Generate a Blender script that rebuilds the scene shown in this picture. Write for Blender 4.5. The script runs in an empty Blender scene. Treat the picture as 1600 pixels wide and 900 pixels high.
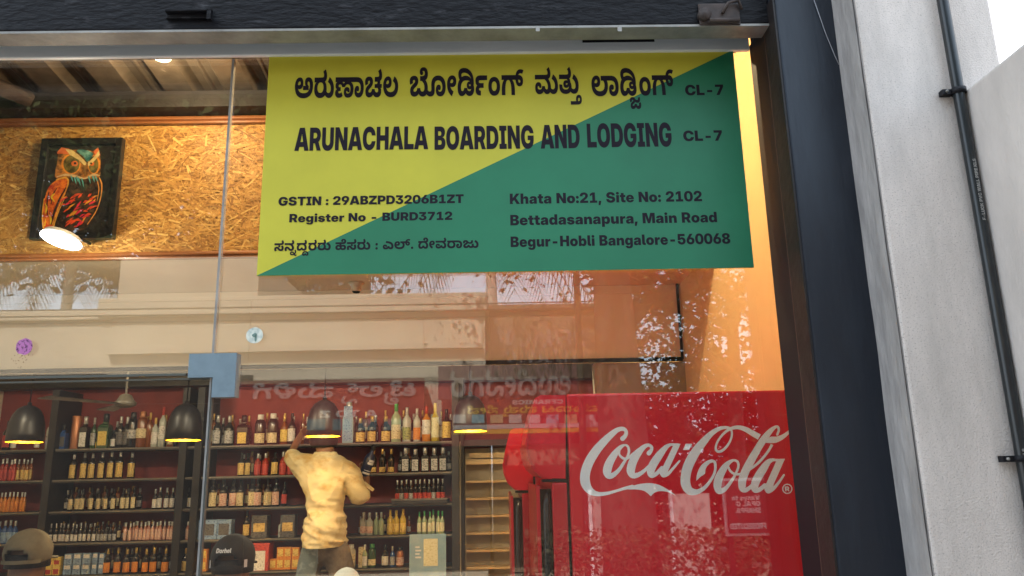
import bpy, bmesh, math, random
from mathutils import Vector, Matrix, noise
from mathutils.geometry import tessellate_polygon

SC = bpy.context.scene
COL = SC.collection
R = math.radians

# ---------------------------------------------------------------- camera
PITCH, ROLL, YAW, FOCAL = R(13.32), R(-1.23), R(-1.12), 1200.0      # focal length in photo pixels (photo 1600 wide)
EYE = Vector((0.0, -1.824, 1.55))                                  # metres; the shop glass is the plane Y = 0
cy, sy = math.cos(YAW), math.sin(YAW)
CF = Vector((-sy*math.cos(PITCH), cy*math.cos(PITCH), math.sin(PITCH)))
_r0 = Vector((cy, sy, 0)); _u0 = _r0.cross(CF)
CR = math.cos(ROLL)*_r0 + math.sin(ROLL)*_u0
CU = -math.sin(ROLL)*_r0 + math.cos(ROLL)*_u0
cam_data = bpy.data.cameras.new('camera')
cam = bpy.data.objects.new('camera', cam_data); COL.objects.link(cam)
cam.matrix_world = Matrix(((CR.x, CU.x, -CF.x, EYE.x), (CR.y, CU.y, -CF.y, EYE.y), (CR.z, CU.z, -CF.z, EYE.z), (0, 0, 0, 1)))
cam_data.sensor_width = 36.0; cam_data.lens = 36.0*FOCAL/1600.0
cam_data.clip_start = 0.05; cam_data.clip_end = 3000
SC.camera = cam

# ---------------------------------------------------------------- daylight
SUN_EL, SUN_AZ = R(50), R(-22)        # azimuth measured from +Y (behind the shop) towards +X
world = bpy.data.worlds.new('World'); SC.world = world; world.use_nodes = True
wn = world.node_tree; wn.nodes.clear()
wo = wn.nodes.new('ShaderNodeOutputWorld'); wb = wn.nodes.new('ShaderNodeBackground'); ws = wn.nodes.new('ShaderNodeTexSky')
ws.sky_type = 'NISHITA'; ws.sun_disc = False; ws.sun_elevation = SUN_EL; ws.sun_rotation = SUN_AZ
ws.air_density = 1.0; ws.dust_density = 4.0; ws.ozone_density = 1.0
wb.inputs['Strength'].default_value = 0.15
# thin bright haze and cloud over the clear sky
_tc = wn.nodes.new('ShaderNodeTexCoord'); _mp = wn.nodes.new('ShaderNodeMapping'); _mp.inputs['Scale'].default_value = (1, 1, 2.5)
_nz = wn.nodes.new('ShaderNodeTexNoise'); _nz.inputs['Scale'].default_value = 2.2; _nz.inputs['Detail'].default_value = 8
_mr = wn.nodes.new('ShaderNodeMapRange'); _mr.inputs[1].default_value = .38; _mr.inputs[2].default_value = .62; _mr.inputs[3].default_value = .45; _mr.inputs[4].default_value = .85
_mx = wn.nodes.new('ShaderNodeMixRGB'); _sp = wn.nodes.new('ShaderNodeSeparateXYZ'); _my = wn.nodes.new('ShaderNodeMapRange'); _mc = wn.nodes.new('ShaderNodeMixRGB')
_my.inputs[1].default_value = -.5; _my.inputs[2].default_value = .6
_mc.inputs[1].default_value = (5.5, 6.6, 7.7, 1); _mc.inputs[2].default_value = (6.7, 6.5, 6.2, 1)      # bluer away from the sun, whiter towards it
wn.links.new(_tc.outputs['Generated'], _sp.inputs[0]); wn.links.new(_sp.outputs['Y'], _my.inputs[0]); wn.links.new(_my.outputs[0], _mc.inputs[0]); wn.links.new(_mc.outputs[0], _mx.inputs[2])
wn.links.new(_tc.outputs['Generated'], _mp.inputs[0]); wn.links.new(_mp.outputs[0], _nz.inputs['Vector']); wn.links.new(_nz.outputs[0], _mr.inputs[0]); wn.links.new(_mr.outputs[0], _mx.inputs[0])
wn.links.new(ws.outputs[0], _mx.inputs[1]); wn.links.new(_mx.outputs[0], wb.inputs[0]); wn.links.new(wb.outputs[0], wo.inputs[0])
sun_d = bpy.data.lights.new('sun', 'SUN'); sun_d.energy = 4.0; sun_d.angle = R(0.5); sun_d.color = (1.0, 0.95, 0.87)
sun = bpy.data.objects.new('sun', sun_d); COL.objects.link(sun)
_to_sun = Vector((math.sin(SUN_AZ)*math.cos(SUN_EL), math.cos(SUN_AZ)*math.cos(SUN_EL), math.sin(SUN_EL)))
sun.rotation_euler = _to_sun.to_track_quat('Z', 'Y').to_euler(); sun.location = (0, 20, 30)
vs = SC.view_settings
vs.view_transform = 'Standard'; vs.look = 'None'; vs.gamma = 1.0; vs.exposure = 1.6; vs.use_curve_mapping = False
SC.render.engine = 'CYCLES'
SC.cycles.use_denoising = True
SC.cycles.max_bounces = 10; SC.cycles.diffuse_bounces = 5; SC.cycles.glossy_bounces = 5; SC.cycles.transparent_max_bounces = 16
SC.cycles.sample_clamp_indirect = 6.0

# ---------------------------------------------------------------- measuring helpers
def ray(px, py): return CR*((px-800)/FOCAL) - CU*((py-450)/FOCAL) + CF
def at(px, py, Y):
    d = ray(px, py); return EYE + d*((Y-EYE.y)/d.y)
def atZ(px, py, Z):
    d = ray(px, py); return EYE + d*((Z-EYE.z)/d.z)
def atX(px, py, X):
    d = ray(px, py); return EYE + d*((X-EYE.x)/d.x)
def ppm(px, py, Y):                    # metres per photo pixel at that depth
    d = ray(px, py); return ((Y-EYE.y)/d.y)/FOCAL

# ---------------------------------------------------------------- materials
def mat(name, col, rough=0.6, metal=0.0, var=0.0, vscale=6.0, bump=0.0, bscale=40.0, coat=0.0, spec=0.5, col2=None, stretch=None, detail=6.0, sharp=None):
    m = bpy.data.materials.new(name); m.use_nodes = True
    nt = m.node_tree; p = nt.nodes['Principled BSDF']
    p.inputs['Base Color'].default_value = (*col, 1); p.inputs['Roughness'].default_value = rough
    p.inputs['Metallic'].default_value = metal; p.inputs['Coat Weight'].default_value = coat
    p.inputs['Specular IOR Level'].default_value = spec
    tc = nt.nodes.new('ShaderNodeTexCoord'); mp = nt.nodes.new('ShaderNodeMapping')
    nt.links.new(tc.outputs['Object'], mp.inputs[0])
    if stretch: mp.inputs['Scale'].default_value = stretch
    if var or col2:
        n = nt.nodes.new('ShaderNodeTexNoise'); n.inputs['Scale'].default_value = vscale; n.inputs['Detail'].default_value = detail
        n.inputs['Roughness'].default_value = 0.62
        nt.links.new(mp.outputs[0], n.inputs['Vector'])
        cr = nt.nodes.new('ShaderNodeValToRGB')
        a, b = (0.32, 0.68) if sharp is None else sharp
        cr.color_ramp.elements[0].position = a; cr.color_ramp.elements[1].position = b
        lo = tuple(c*(1-var) for c in col); hi = col2 if col2 else tuple(min(1, c*(1+var)) for c in col)
        cr.color_ramp.elements[0].color = (*lo, 1); cr.color_ramp.elements[1].color = (*hi, 1)
        nt.links.new(n.outputs[0], cr.inputs[0]); nt.links.new(cr.outputs[0], p.inputs['Base Color'])
    if bump:
        n2 = nt.nodes.new('ShaderNodeTexNoise'); n2.inputs['Scale'].default_value = bscale; n2.inputs['Detail'].default_value = 8
        nt.links.new(mp.outputs[0], n2.inputs['Vector'])
        bm_ = nt.nodes.new('ShaderNodeBump'); bm_.inputs['Strength'].default_value = bump; bm_.inputs['Distance'].default_value = 0.01
        nt.links.new(n2.outputs[0], bm_.inputs['Height']); nt.links.new(bm_.outputs[0], p.inputs['Normal'])
    return m

def emit(name, col, strength):
    m = bpy.data.materials.new(name); m.use_nodes = True; nt = m.node_tree; nt.nodes.clear()
    o = nt.nodes.new('ShaderNodeOutputMaterial'); e = nt.nodes.new('ShaderNodeEmission')
    e.inputs[0].default_value = (*col, 1); e.inputs[1].default_value = strength
    nt.links.new(e.outputs[0], o.inputs[0]); return m

def glass_mat(name, tint, r0, dirt=0.0):
    """clear sheet: what lies behind shows straight through, the street is mirrored more towards grazing angles"""
    m = bpy.data.materials.new(name); m.use_nodes = True; nt = m.node_tree; nt.nodes.clear()
    o = nt.nodes.new('ShaderNodeOutputMaterial'); t = nt.nodes.new('ShaderNodeBsdfTransparent'); g = nt.nodes.new('ShaderNodeBsdfGlossy')
    t.inputs[0].default_value = (*tint, 1); g.inputs['Roughness'].default_value = 0.0
    lw = nt.nodes.new('ShaderNodeLayerWeight'); lw.inputs['Blend'].default_value = 0.5
    pw = nt.nodes.new('ShaderNodeMath'); pw.operation = 'POWER'; pw.inputs[1].default_value = 5.0
    ma = nt.nodes.new('ShaderNodeMath'); ma.operation = 'MULTIPLY_ADD'; ma.inputs[1].default_value = 1-r0; ma.inputs[2].default_value = r0
    nt.links.new(lw.outputs['Facing'], pw.inputs[0]); nt.links.new(pw.outputs[0], ma.inputs[0])
    mx = nt.nodes.new('ShaderNodeMixShader'); nt.links.new(ma.outputs[0], mx.inputs[0])
    nt.links.new(t.outputs[0], mx.inputs[1]); nt.links.new(g.outputs[0], mx.inputs[2])
    last = mx
    if dirt:
        d = nt.nodes.new('ShaderNodeBsdfDiffuse'); d.inputs[0].default_value = (0.75, 0.72, 0.66, 1)
        tc = nt.nodes.new('ShaderNodeTexCoord'); mp = nt.nodes.new('ShaderNodeMapping'); mp.inputs['Scale'].default_value = (1, 1, .35)
        n = nt.nodes.new('ShaderNodeTexNoise'); n.inputs['Scale'].default_value = 9; n.inputs['Detail'].default_value = 10; n.inputs['Roughness'].default_value = .7
        nt.links.new(tc.outputs['Object'], mp.inputs[0]); nt.links.new(mp.outputs[0], n.inputs['Vector'])
        mr = nt.nodes.new('ShaderNodeMapRange'); mr.inputs[1].default_value = .42; mr.inputs[2].default_value = .85; mr.inputs[3].default_value = dirt*.3; mr.inputs[4].default_value = dirt*2.2
        nt.links.new(n.outputs[0], mr.inputs[0])
        m2 = nt.nodes.new('ShaderNodeMixShader'); nt.links.new(mr.outputs[0], m2.inputs[0])
        nt.links.new(mx.outputs[0], m2.inputs[1]); nt.links.new(d.outputs[0], m2.inputs[2]); last = m2
    nt.links.new(last.outputs[0], o.inputs[0]); return m

def attr_mat(name, ramp, rough=0.6, spec=0.5):
    """colour picked per flake / leaf from a stored random value"""
    m = bpy.data.materials.new(name); m.use_nodes = True; nt = m.node_tree; p = nt.nodes['Principled BSDF']
    a = nt.nodes.new('ShaderNodeAttribute'); a.attribute_name = 'pick'; cr = nt.nodes.new('ShaderNodeValToRGB')
    for i, (pos, c) in enumerate(ramp):
        e = cr.color_ramp.elements[i] if i < 2 else cr.color_ramp.elements.new(pos)
        e.position = pos; e.color = (*c, 1)
    nt.links.new(a.outputs['Fac'], cr.inputs[0]); nt.links.new(cr.outputs[0], p.inputs['Base Color']); p.inputs['Roughness'].default_value = rough; p.inputs['Specular IOR Level'].default_value = spec
    return m

# ---------------------------------------------------------------- mesh helpers
class MB:
    def __init__(s): s.v = []; s.f = []; s.pick = []; s.smooth = []
    def face(s, pts, pick=0.5, smooth=False):
        b = len(s.v); s.v += [tuple(p) for p in pts]; s.f.append(tuple(range(b, b+len(pts)))); s.pick.append(pick); s.smooth.append(smooth)
    def box(s, x0, x1, y0, y1, z0, z1, bevel=0.0):
        if x0 > x1: x0, x1 = x1, x0
        if y0 > y1: y0, y1 = y1, y0
        if z0 > z1: z0, z1 = z1, z0
        bm = bmesh.new(); bmesh.ops.create_cube(bm, size=1)
        for v in bm.verts: v.co = Vector(((x0+x1)/2+v.co.x*(x1-x0), (y0+y1)/2+v.co.y*(y1-y0), (z0+z1)/2+v.co.z*(z1-z0)))
        if bevel: bmesh.ops.bevel(bm, geom=bm.edges[:], offset=bevel, segments=2, profile=.6, affect='EDGES')
        s.add(bm); return s
    def add(s, bm, M=None, smooth=False, pick=0.5):
        b = len(s.v); bm.verts.index_update()
        for v in bm.verts: s.v.append(tuple(M @ v.co) if M else tuple(v.co))
        for f in bm.faces: s.f.append(tuple(b+v.index for v in f.verts)); s.pick.append(pick); s.smooth.append(smooth)
        bm.free(); return s
    def lathe(s, prof, seg=16, o=(0, 0, 0), axis='Z', sx=1.0, sy=1.0, a0=0.0, a1=2*math.pi, smooth=True, caps=True):
        full = abs(a1-a0-2*math.pi) < 1e-6; n = seg if full else seg+1; b = len(s.v)
        for r, z in prof:
            for i in range(n):
                a = a0+(a1-a0)*i/seg; x, y = r*math.cos(a)*sx, r*math.sin(a)*sy
                q = (x, y, z) if axis == 'Z' else ((z, x, y) if axis == 'X' else (x, z, y))
                s.v.append((o[0]+q[0], o[1]+q[1], o[2]+q[2]))
        for j in range(len(prof)-1):
            for i in range(seg):
                k = (i+1) % n
                s.f.append((b+j*n+i, b+j*n+k, b+(j+1)*n+k, b+(j+1)*n+i)); s.pick.append(.5); s.smooth.append(smooth)
        if full and caps:
            for j, rev in ((0, True), (len(prof)-1, False)):
                if prof[j][0] > 1e-6:
                    f = [b+j*n+i for i in range(n)]
                    s.f.append(tuple(reversed(f) if rev else f)); s.pick.append(.5); s.smooth.append(False)
        return s
    def tube(s, pts, rad, seg=8, caps=True):
        pts = [Vector(p) for p in pts]; n = len(pts); rad = rad if isinstance(rad, (list, tuple)) else [rad]*n; b = len(s.v); ref = None
        for i, p in enumerate(pts):
            t = (pts[min(i+1, n-1)]-pts[max(i-1, 0)]).normalized()
            if ref is None: ref = Vector((1, 0, 0)) if abs(t.x) < .8 else Vector((0, 1, 0))
            u = (ref-t*ref.dot(t)).normalized(); w = t.cross(u); ref = u
            for k in range(seg):
                a = 2*math.pi*k/seg; s.v.append(tuple(p+(u*math.cos(a)+w*math.sin(a))*rad[i]))
        for i in range(n-1):
            for k in range(seg):
                l = (k+1) % seg
                s.f.append((b+i*seg+k, b+i*seg+l, b+(i+1)*seg+l, b+(i+1)*seg+k)); s.pick.append(.5); s.smooth.append(True)
        if caps:
            s.f.append(tuple(b+k for k in reversed(range(seg)))); s.f.append(tuple(b+(n-1)*seg+k for k in range(seg))); s.pick += [.5, .5]; s.smooth += [False, False]
        return s
    def prism(s, pts2, y0, y1, to3=lambda a, b, c: (a, c, b)):
        """polygon (a,b) pushed from y0 to y1"""
        tri = tessellate_polygon([[Vector((a, b, 0)) for a, b in pts2]]); n = len(pts2); b0 = len(s.v)
        for c in (y0, y1):
            for a, b in pts2: s.v.append(tuple(to3(a, b, c)))
        for t in tri:
            s.f.append(tuple(b0+i for i in t)); s.f.append(tuple(b0+n+i for i in reversed(t))); s.pick += [.5, .5]; s.smooth += [False, False]
        for i in range(n):
            j = (i+1) % n; s.f.append((b0+i, b0+j, b0+n+j, b0+n+i)); s.pick.append(.5); s.smooth.append(False)
        return s
    def mesh(s, name, m, fix=True):
        me = bpy.data.meshes.new(name); me.from_pydata(s.v, [], s.f)
        me.polygons.foreach_set('use_smooth', s.smooth)
        at_ = me.attributes.new('pick', 'FLOAT', 'FACE'); at_.data.foreach_set('value', s.pick)
        if fix and len(s.f) < 20000:
            bm = bmesh.new(); bm.from_mesh(me); bmesh.ops.recalc_face_normals(bm, faces=bm.faces[:]); bm.to_mesh(me); bm.free()
        if m is not None: me.materials.append(m)
        me.update(); return me
    def build(s, name, m, parent=None, fix=True):
        o = bpy.data.objects.new(name, s.mesh(name, m, fix)); COL.objects.link(o)
        if parent is not None:
            o.parent = parent; o.matrix_parent_inverse = world_of(parent).inverted()
        return o
def world_of(p):
    m = p.matrix_basis.copy()
    return m if p.parent is None else world_of(p.parent) @ p.matrix_parent_inverse @ m
def tag(o, label=None, cat=None, group=None, kind=None):
    if label: o['label'] = label
    if cat: o['category'] = cat
    if group: o['group'] = group
    if kind: o['kind'] = kind
    return o
def thing(name, label, cat, loc=(0, 0, 0), group=None):
    o = bpy.data.objects.new(name, None); COL.objects.link(o); o.location = loc; o.empty_display_size = .1
    return tag(o, label, cat, group)
def box(name, m, dims, parent=None, bevel=0.0): return MB().box(*dims, bevel=bevel).build(name, m, parent)
def dup(o, parent=None):
    c = o.copy(); COL.objects.link(c)
    if parent is not None: c.parent = parent
    for ch in list(o.children): dup(ch, c)
    return c

def spline(pts, n=6, closed=False):
    """Catmull-Rom through points of any dimension"""
    out = []; L = len(pts)
    for i in range(L if closed else L-1):
        P = [pts[(i+k) % L] if closed else pts[min(max(i+k, 0), L-1)] for k in (-1, 0, 1, 2)]
        for j in range(n):
            t = j/n
            out.append(tuple(.5*((2*b)+(-a+c)*t+(2*a-5*b+4*c-d)*t*t+(-a+3*b-3*c+d)*t**3) for a, b, c, d in zip(*P)))
    if not closed: out.append(tuple(pts[-1]))
    return out
def ribbon(pts, n=7, closed=False, round_ends=True):
    """stroke with a width at every point -> outline polygon pieces (quads)"""
    q = spline(pts, n, closed); L = len(q); left = []; right = []
    for i, (x, y, w) in enumerate(q):
        a = q[(i-1) % L] if closed else q[max(i-1, 0)]; b = q[(i+1) % L] if closed else q[min(i+1, L-1)]
        dx, dy = b[0]-a[0], b[1]-a[1]; l = math.hypot(dx, dy) or 1
        left.append((x-dy/l*w/2, y+dx/l*w/2)); right.append((x+dy/l*w/2, y-dx/l*w/2))
    polys = []
    for i in range(L if closed else L-1):
        j = (i+1) % L; polys.append([left[i], left[j], right[j], right[i]])
    if round_ends and not closed:
        for k in (0, L-1):
            x, y, w = q[k]; polys.append([(x+w/2*math.cos(t*math.pi/6), y+w/2*math.sin(t*math.pi/6)) for t in range(12)])
    return polys

# ---------------------------------------------------------------- letter outlines (advance, contours)
LATIN={
' ':[269,[]],
',':[269,[[19,-170,50,131,231,131,152,-170]]],
'-':[645,[[493,353,493,205,152,205,152,353]]],
'0':[645,[[322,-12,259,-6,203,9,154,34,112,68,78,111,52,163,33,223,21,289,17,363,21,438,33,505,52,564,78,616,112,659,154,694,203,719,259,734,322,739,386,734,442,719,491,694,532,659,566,616,593,564,612,505,623,438,627,363,623,289,612,222,593,163,566,111,532,68,491,34,442,9,386,-6],[322,145,347,148,369,157,387,171,402,191,414,216,423,246,430,280,434,320,435,363,434,407,430,447,423,481,414,511,402,536,387,556,369,571,347,580,322,582,298,580,276,571,258,556,242,536,230,511,221,481,215,447,211,407,210,363,211,320,215,280,221,246,230,216,242,191,258,171,276,157,298,148]]],
'1':[645,[[81,0,81,157,587,157,587,0],[448,728,448,0,253,0,253,550,251,550,90,450,90,618,267,728]]],
'2':[645,[[47,0,47,142,320,363,334,374,348,386,363,399,377,412,389,426,399,442,407,458,412,476,414,496,413,513,409,528,403,542,394,554,383,564,371,572,357,578,341,582,323,583,305,582,287,577,272,570,258,560,247,547,237,531,230,512,226,491,225,468,39,468,43,521,54,569,73,613,100,650,133,681,172,706,217,724,268,735,324,739,376,736,424,727,468,711,507,690,540,663,567,632,587,595,599,554,603,508,600,474,594,442,582,413,567,385,547,358,524,332,497,305,467,278,434,250,322,159,322,157,605,157,605,0]]],
'3':[645,[[316,-12,254,-7,199,5,152,25,112,52,79,83,54,120,36,160,25,203,21,247,213,247,214,227,219,209,226,192,236,177,248,165,262,154,279,147,296,142,316,141,334,142,351,146,367,153,380,163,392,174,401,188,408,203,412,220,413,238,412,255,408,271,400,285,391,297,378,307,364,316,347,322,328,325,307,326,202,326,202,436,346,568,346,569,57,569,57,728,576,728,576,579,350,378,350,421,405,423,453,419,495,407,530,388,559,365,582,337,598,304,607,268,611,229,607,184,594,142,574,104,547,71,512,42,472,19,425,2,373,-8]]],
'5':[645,[[320,-12,266,-8,217,2,172,18,133,41,99,69,72,102,51,141,37,185,31,233,219,233,221,215,225,199,232,184,242,171,255,160,269,150,285,143,302,139,321,138,340,139,357,144,373,151,387,161,399,174,408,189,416,205,420,224,421,244,420,265,415,284,408,301,399,316,387,329,373,339,357,347,340,352,321,353,297,351,276,346,258,337,242,324,231,310,223,293,42,297,64,728,567,728,567,569,240,569,230,447,231,447,247,461,266,473,287,483,311,490,336,494,363,495,395,493,426,487,456,477,485,463,511,445,536,425,558,401,576,375,591,346,603,316,609,284,612,250,608,201,596,156,575,115,548,78,514,47,474,22,427,3,376,-8]]],
'6':[645,[[328,-10,273,-6,222,4,176,22,135,46,100,76,71,111,50,151,37,195,33,243,36,283,43,322,56,360,73,397,94,434,118,473,290,728,501,728,288,410,236,410,243,420,252,429,262,439,275,449,289,458,306,466,325,472,346,475,371,477,418,473,460,464,499,448,532,427,560,400,582,368,598,331,608,290,612,244,608,196,595,152,575,112,548,76,515,47,475,22,431,5,382,-6],[322,141,341,142,359,146,375,154,389,164,401,176,410,190,418,206,422,224,424,243,422,262,418,280,410,296,401,311,389,323,375,333,359,340,341,344,322,346,304,344,286,340,270,333,256,323,244,311,234,296,227,280,223,262,221,243,223,224,227,206,234,190,244,176,256,164,270,154,286,146,304,142]]],
'7':[645,[[102,0,387,562,387,563,52,563,52,728,592,728,592,569,305,0]]],
'8':[645,[[322,-12,264,-9,211,0,164,15,122,34,87,59,58,88,37,121,25,157,21,197,23,229,31,258,44,284,61,308,83,328,109,345,140,359,173,370,210,377,162,388,121,406,88,430,63,461,48,498,43,540,47,578,59,613,79,644,105,672,138,695,176,714,220,728,269,736,322,739,376,736,425,728,469,714,508,696,540,673,566,645,586,614,597,579,601,540,596,498,581,461,557,430,523,406,482,388,434,377,471,370,505,359,535,345,561,328,583,308,601,284,614,258,621,229,624,197,620,157,607,121,586,88,558,59,522,34,481,15,433,0,380,-9],[322,124,340,126,356,129,372,136,385,144,397,155,406,167,413,182,417,197,418,213,417,230,413,245,406,259,397,271,385,281,372,290,357,296,340,300,322,301,304,300,288,296,272,290,259,281,248,271,239,259,232,245,227,230,226,213,227,197,232,181,239,167,248,155,259,144,272,136,288,129,304,126],[322,442,338,443,354,447,367,452,379,459,389,468,397,479,403,492,407,505,408,520,407,535,403,549,397,561,389,572,379,581,367,588,354,594,338,597,322,598,305,597,290,594,277,588,265,581,255,572,247,561,242,549,238,535,237,520,238,505,242,492,247,479,255,468,265,459,277,452,290,447,305,443]]],
'9':[645,[[316,737,371,734,422,723,469,706,510,682,545,652,573,617,595,577,607,533,612,485,609,444,601,405,589,368,572,331,551,293,527,255,355,0,143,0,357,317,409,317,402,308,393,299,382,288,370,279,356,270,339,262,320,256,298,252,274,251,227,254,184,264,146,279,113,301,85,328,63,360,46,397,36,438,33,484,37,532,49,576,69,616,96,651,130,681,169,705,214,723,263,734],[322,587,304,586,286,581,270,574,256,564,244,552,234,537,227,521,222,504,221,484,222,465,227,448,234,431,244,417,256,405,270,395,286,388,304,383,322,382,341,383,359,388,374,395,388,405,400,417,410,431,417,448,422,465,423,484,422,504,417,521,410,537,400,552,388,564,374,574,359,581,341,586]]],
':':[269,[[134,-10,108,-6,84,4,62,20,46,41,36,65,33,92,36,118,46,142,62,163,84,180,108,190,134,193,161,190,185,180,206,163,223,142,232,118,236,92,232,65,223,41,206,20,185,4,161,-6],[134,300,108,303,84,313,62,329,46,351,36,374,33,401,36,428,46,452,62,473,84,489,108,499,134,502,161,499,185,489,206,473,223,452,232,428,236,401,232,374,223,351,206,329,185,313,161,303]]],
'A':[768,[[2,0,246,728,519,728,765,0,537,0,455,282,438,343,421,404,404,465,388,526,372,588,356,652,410,652,393,588,377,526,361,465,344,404,326,343,309,282,225,0],[184,122,184,277,584,277,584,122]]],
'B':[652,[[40,0,40,728,355,728,408,725,454,717,495,704,530,687,558,665,580,640,596,612,606,580,609,546,607,519,601,494,592,470,578,449,562,430,543,414,520,401,496,391,469,384,469,382,499,379,527,371,553,358,576,341,596,320,612,296,624,269,632,239,634,206,631,168,621,132,604,100,581,71,553,47,518,27,478,12,433,3,383,0],[237,153,343,153,367,155,387,162,404,172,416,187,424,204,426,225,425,239,422,252,416,264,408,274,399,282,387,289,374,294,360,297,343,298,237,298],[237,439,331,439,345,440,359,442,371,447,381,453,390,461,397,471,402,482,405,494,406,507,404,526,397,543,386,556,371,567,352,573,331,575,237,575]]],
'C':[731,[[374,-12,310,-7,251,8,195,32,145,65,103,108,68,159,42,219,26,287,21,363,26,440,42,509,68,569,103,620,145,663,195,696,251,720,310,734,374,739,420,737,462,730,502,719,540,703,574,684,605,661,633,635,656,605,677,571,693,535,704,496,711,454,507,454,504,471,499,486,492,500,484,513,475,524,465,535,453,543,441,550,427,556,412,560,396,563,378,564,347,561,320,553,295,540,274,522,257,499,244,472,234,440,228,404,226,363,228,323,234,287,243,255,257,228,274,205,295,187,319,174,347,166,378,164,395,165,411,167,426,171,440,177,453,184,464,193,475,203,484,214,492,227,498,241,504,256,507,273,711,273,704,232,693,194,677,158,658,125,634,95,607,68,576,45,541,25,504,9,463,-2,420,-9]]],
'D':[712,[[324,0,124,0,124,168,314,168,351,170,383,177,411,189,434,205,453,226,468,253,478,284,485,321,487,363,485,406,478,443,468,475,452,501,433,522,409,539,380,550,347,557,308,560,122,560,122,728,321,728,392,723,458,708,516,683,568,649,611,607,645,556,671,498,686,434,691,363,686,293,671,229,646,171,612,121,569,79,518,45,460,20,395,5],[242,728,242,0,40,0,40,728]]],
'E':[630,[[40,0,40,728,599,728,599,557,242,557,242,446,571,446,571,281,242,281,242,170,599,170,599,0]]],
'F':[603,[[40,0,40,728,582,728,582,557,242,557,242,424,562,424,562,260,242,260,242,0]]],
'G':[742,[[378,-12,309,-6,247,9,190,34,140,69,99,112,65,164,41,224,26,290,21,363,26,440,42,508,68,569,103,620,146,662,196,696,251,720,311,734,375,739,418,737,460,731,499,721,537,706,571,689,602,667,631,643,655,615,675,585,691,551,702,516,708,478,502,478,498,491,494,503,488,514,481,524,473,533,464,541,453,548,442,553,429,558,415,561,399,563,383,564,350,561,322,553,297,540,275,523,258,500,244,473,234,441,228,404,226,363,228,323,234,286,244,255,258,227,276,205,298,187,323,174,352,166,385,164,412,165,436,170,457,177,475,186,490,198,501,212,509,228,514,246,516,266,557,262,384,262,384,406,713,406,713,302,709,241,695,186,671,136,640,93,601,56,554,27,501,6,443,-7]]],
'H':[729,[[40,0,40,728,242,728,242,455,487,455,487,728,689,728,689,0,487,0,487,285,242,285,242,0]]],
'I':[444,[[25,0,25,159,121,159,121,568,25,568,25,728,419,728,419,568,323,568,323,159,419,159,419,0]]],
'K':[732,[[190,107,190,344,206,366,222,388,238,410,254,431,270,453,286,475,303,496,320,518,337,541,481,728,716,728,412,353,393,354],[40,0,40,728,242,728,242,571,242,362,242,266,242,0],[497,0,322,292,444,444,730,0]]],
'L':[574,[[40,0,40,728,242,728,242,170,554,170,554,0]]],
'M':[928,[[40,0,40,728,345,728,410,500,416,479,422,455,429,428,437,399,445,369,452,337,460,306,467,276,474,247,480,220,486,195,490,174,440,174,444,195,449,220,456,247,462,276,470,306,477,337,485,369,492,399,500,428,507,455,513,479,519,500,583,728,888,728,888,0,689,0,689,281,689,300,690,321,690,346,691,373,692,402,693,433,694,464,695,496,696,528,696,560,697,590,697,618,719,618,712,590,704,559,696,528,688,496,680,465,672,434,665,403,657,374,650,347,643,322,637,300,631,281,547,0,383,0,297,281,291,300,285,322,278,347,270,374,262,403,254,434,246,465,238,496,230,528,222,559,214,590,207,618,231,618,231,590,232,560,233,528,233,496,234,464,235,433,236,402,237,373,238,346,239,321,239,300,239,281,239,0]]],
'N':[742,[[40,0,40,728,248,728,425,442,434,427,444,409,456,389,468,366,480,343,493,319,506,294,518,270,530,246,507,196,505,223,504,253,502,286,501,319,500,352,500,384,499,414,499,439,499,461,499,728,702,728,702,0,494,0,329,266,318,284,305,306,291,330,276,355,261,383,245,413,229,444,213,475,197,507,234,518,237,484,239,450,240,417,241,385,242,355,243,328,243,304,243,283,243,266,243,0]]],
'O':[749,[[375,-12,311,-7,251,8,195,32,145,65,103,108,68,159,42,219,26,287,21,363,26,440,42,509,68,569,103,620,145,663,195,696,251,720,311,734,375,739,439,734,498,720,554,696,604,663,646,620,681,569,707,509,723,440,728,363,723,287,707,218,681,159,646,107,604,65,554,32,498,8,439,-7],[375,164,405,166,432,174,456,187,476,206,493,228,506,256,516,288,521,323,523,363,521,403,516,439,506,471,493,499,476,522,456,540,432,553,405,561,375,564,345,561,318,553,294,540,274,522,257,499,243,471,234,439,228,403,226,363,228,323,234,288,243,256,257,228,274,206,294,187,318,174,345,166]]],
'P':[649,[[40,0,40,728,350,728,404,724,454,714,499,696,538,673,570,643,596,608,616,568,627,523,631,473,627,424,616,379,596,338,570,303,538,274,499,250,454,233,404,223,349,219,157,219,157,385,331,385,351,386,369,390,385,396,398,404,410,414,419,426,426,441,430,456,432,473,430,491,426,506,419,520,410,532,398,542,385,551,369,557,351,560,331,562,242,562,242,0]]],
'R':[666,[[40,0,40,728,350,728,404,724,454,714,499,697,538,673,570,644,596,609,616,569,627,524,631,474,627,426,615,382,595,343,568,310,534,281,494,259,448,242,396,232,339,229,164,229,164,386,331,386,351,387,369,391,385,397,398,405,410,415,419,428,426,442,430,457,432,474,430,492,426,507,419,521,410,534,398,544,385,552,369,558,351,562,331,563,242,563,242,0],[442,0,281,331,489,331,654,0]]],
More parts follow.
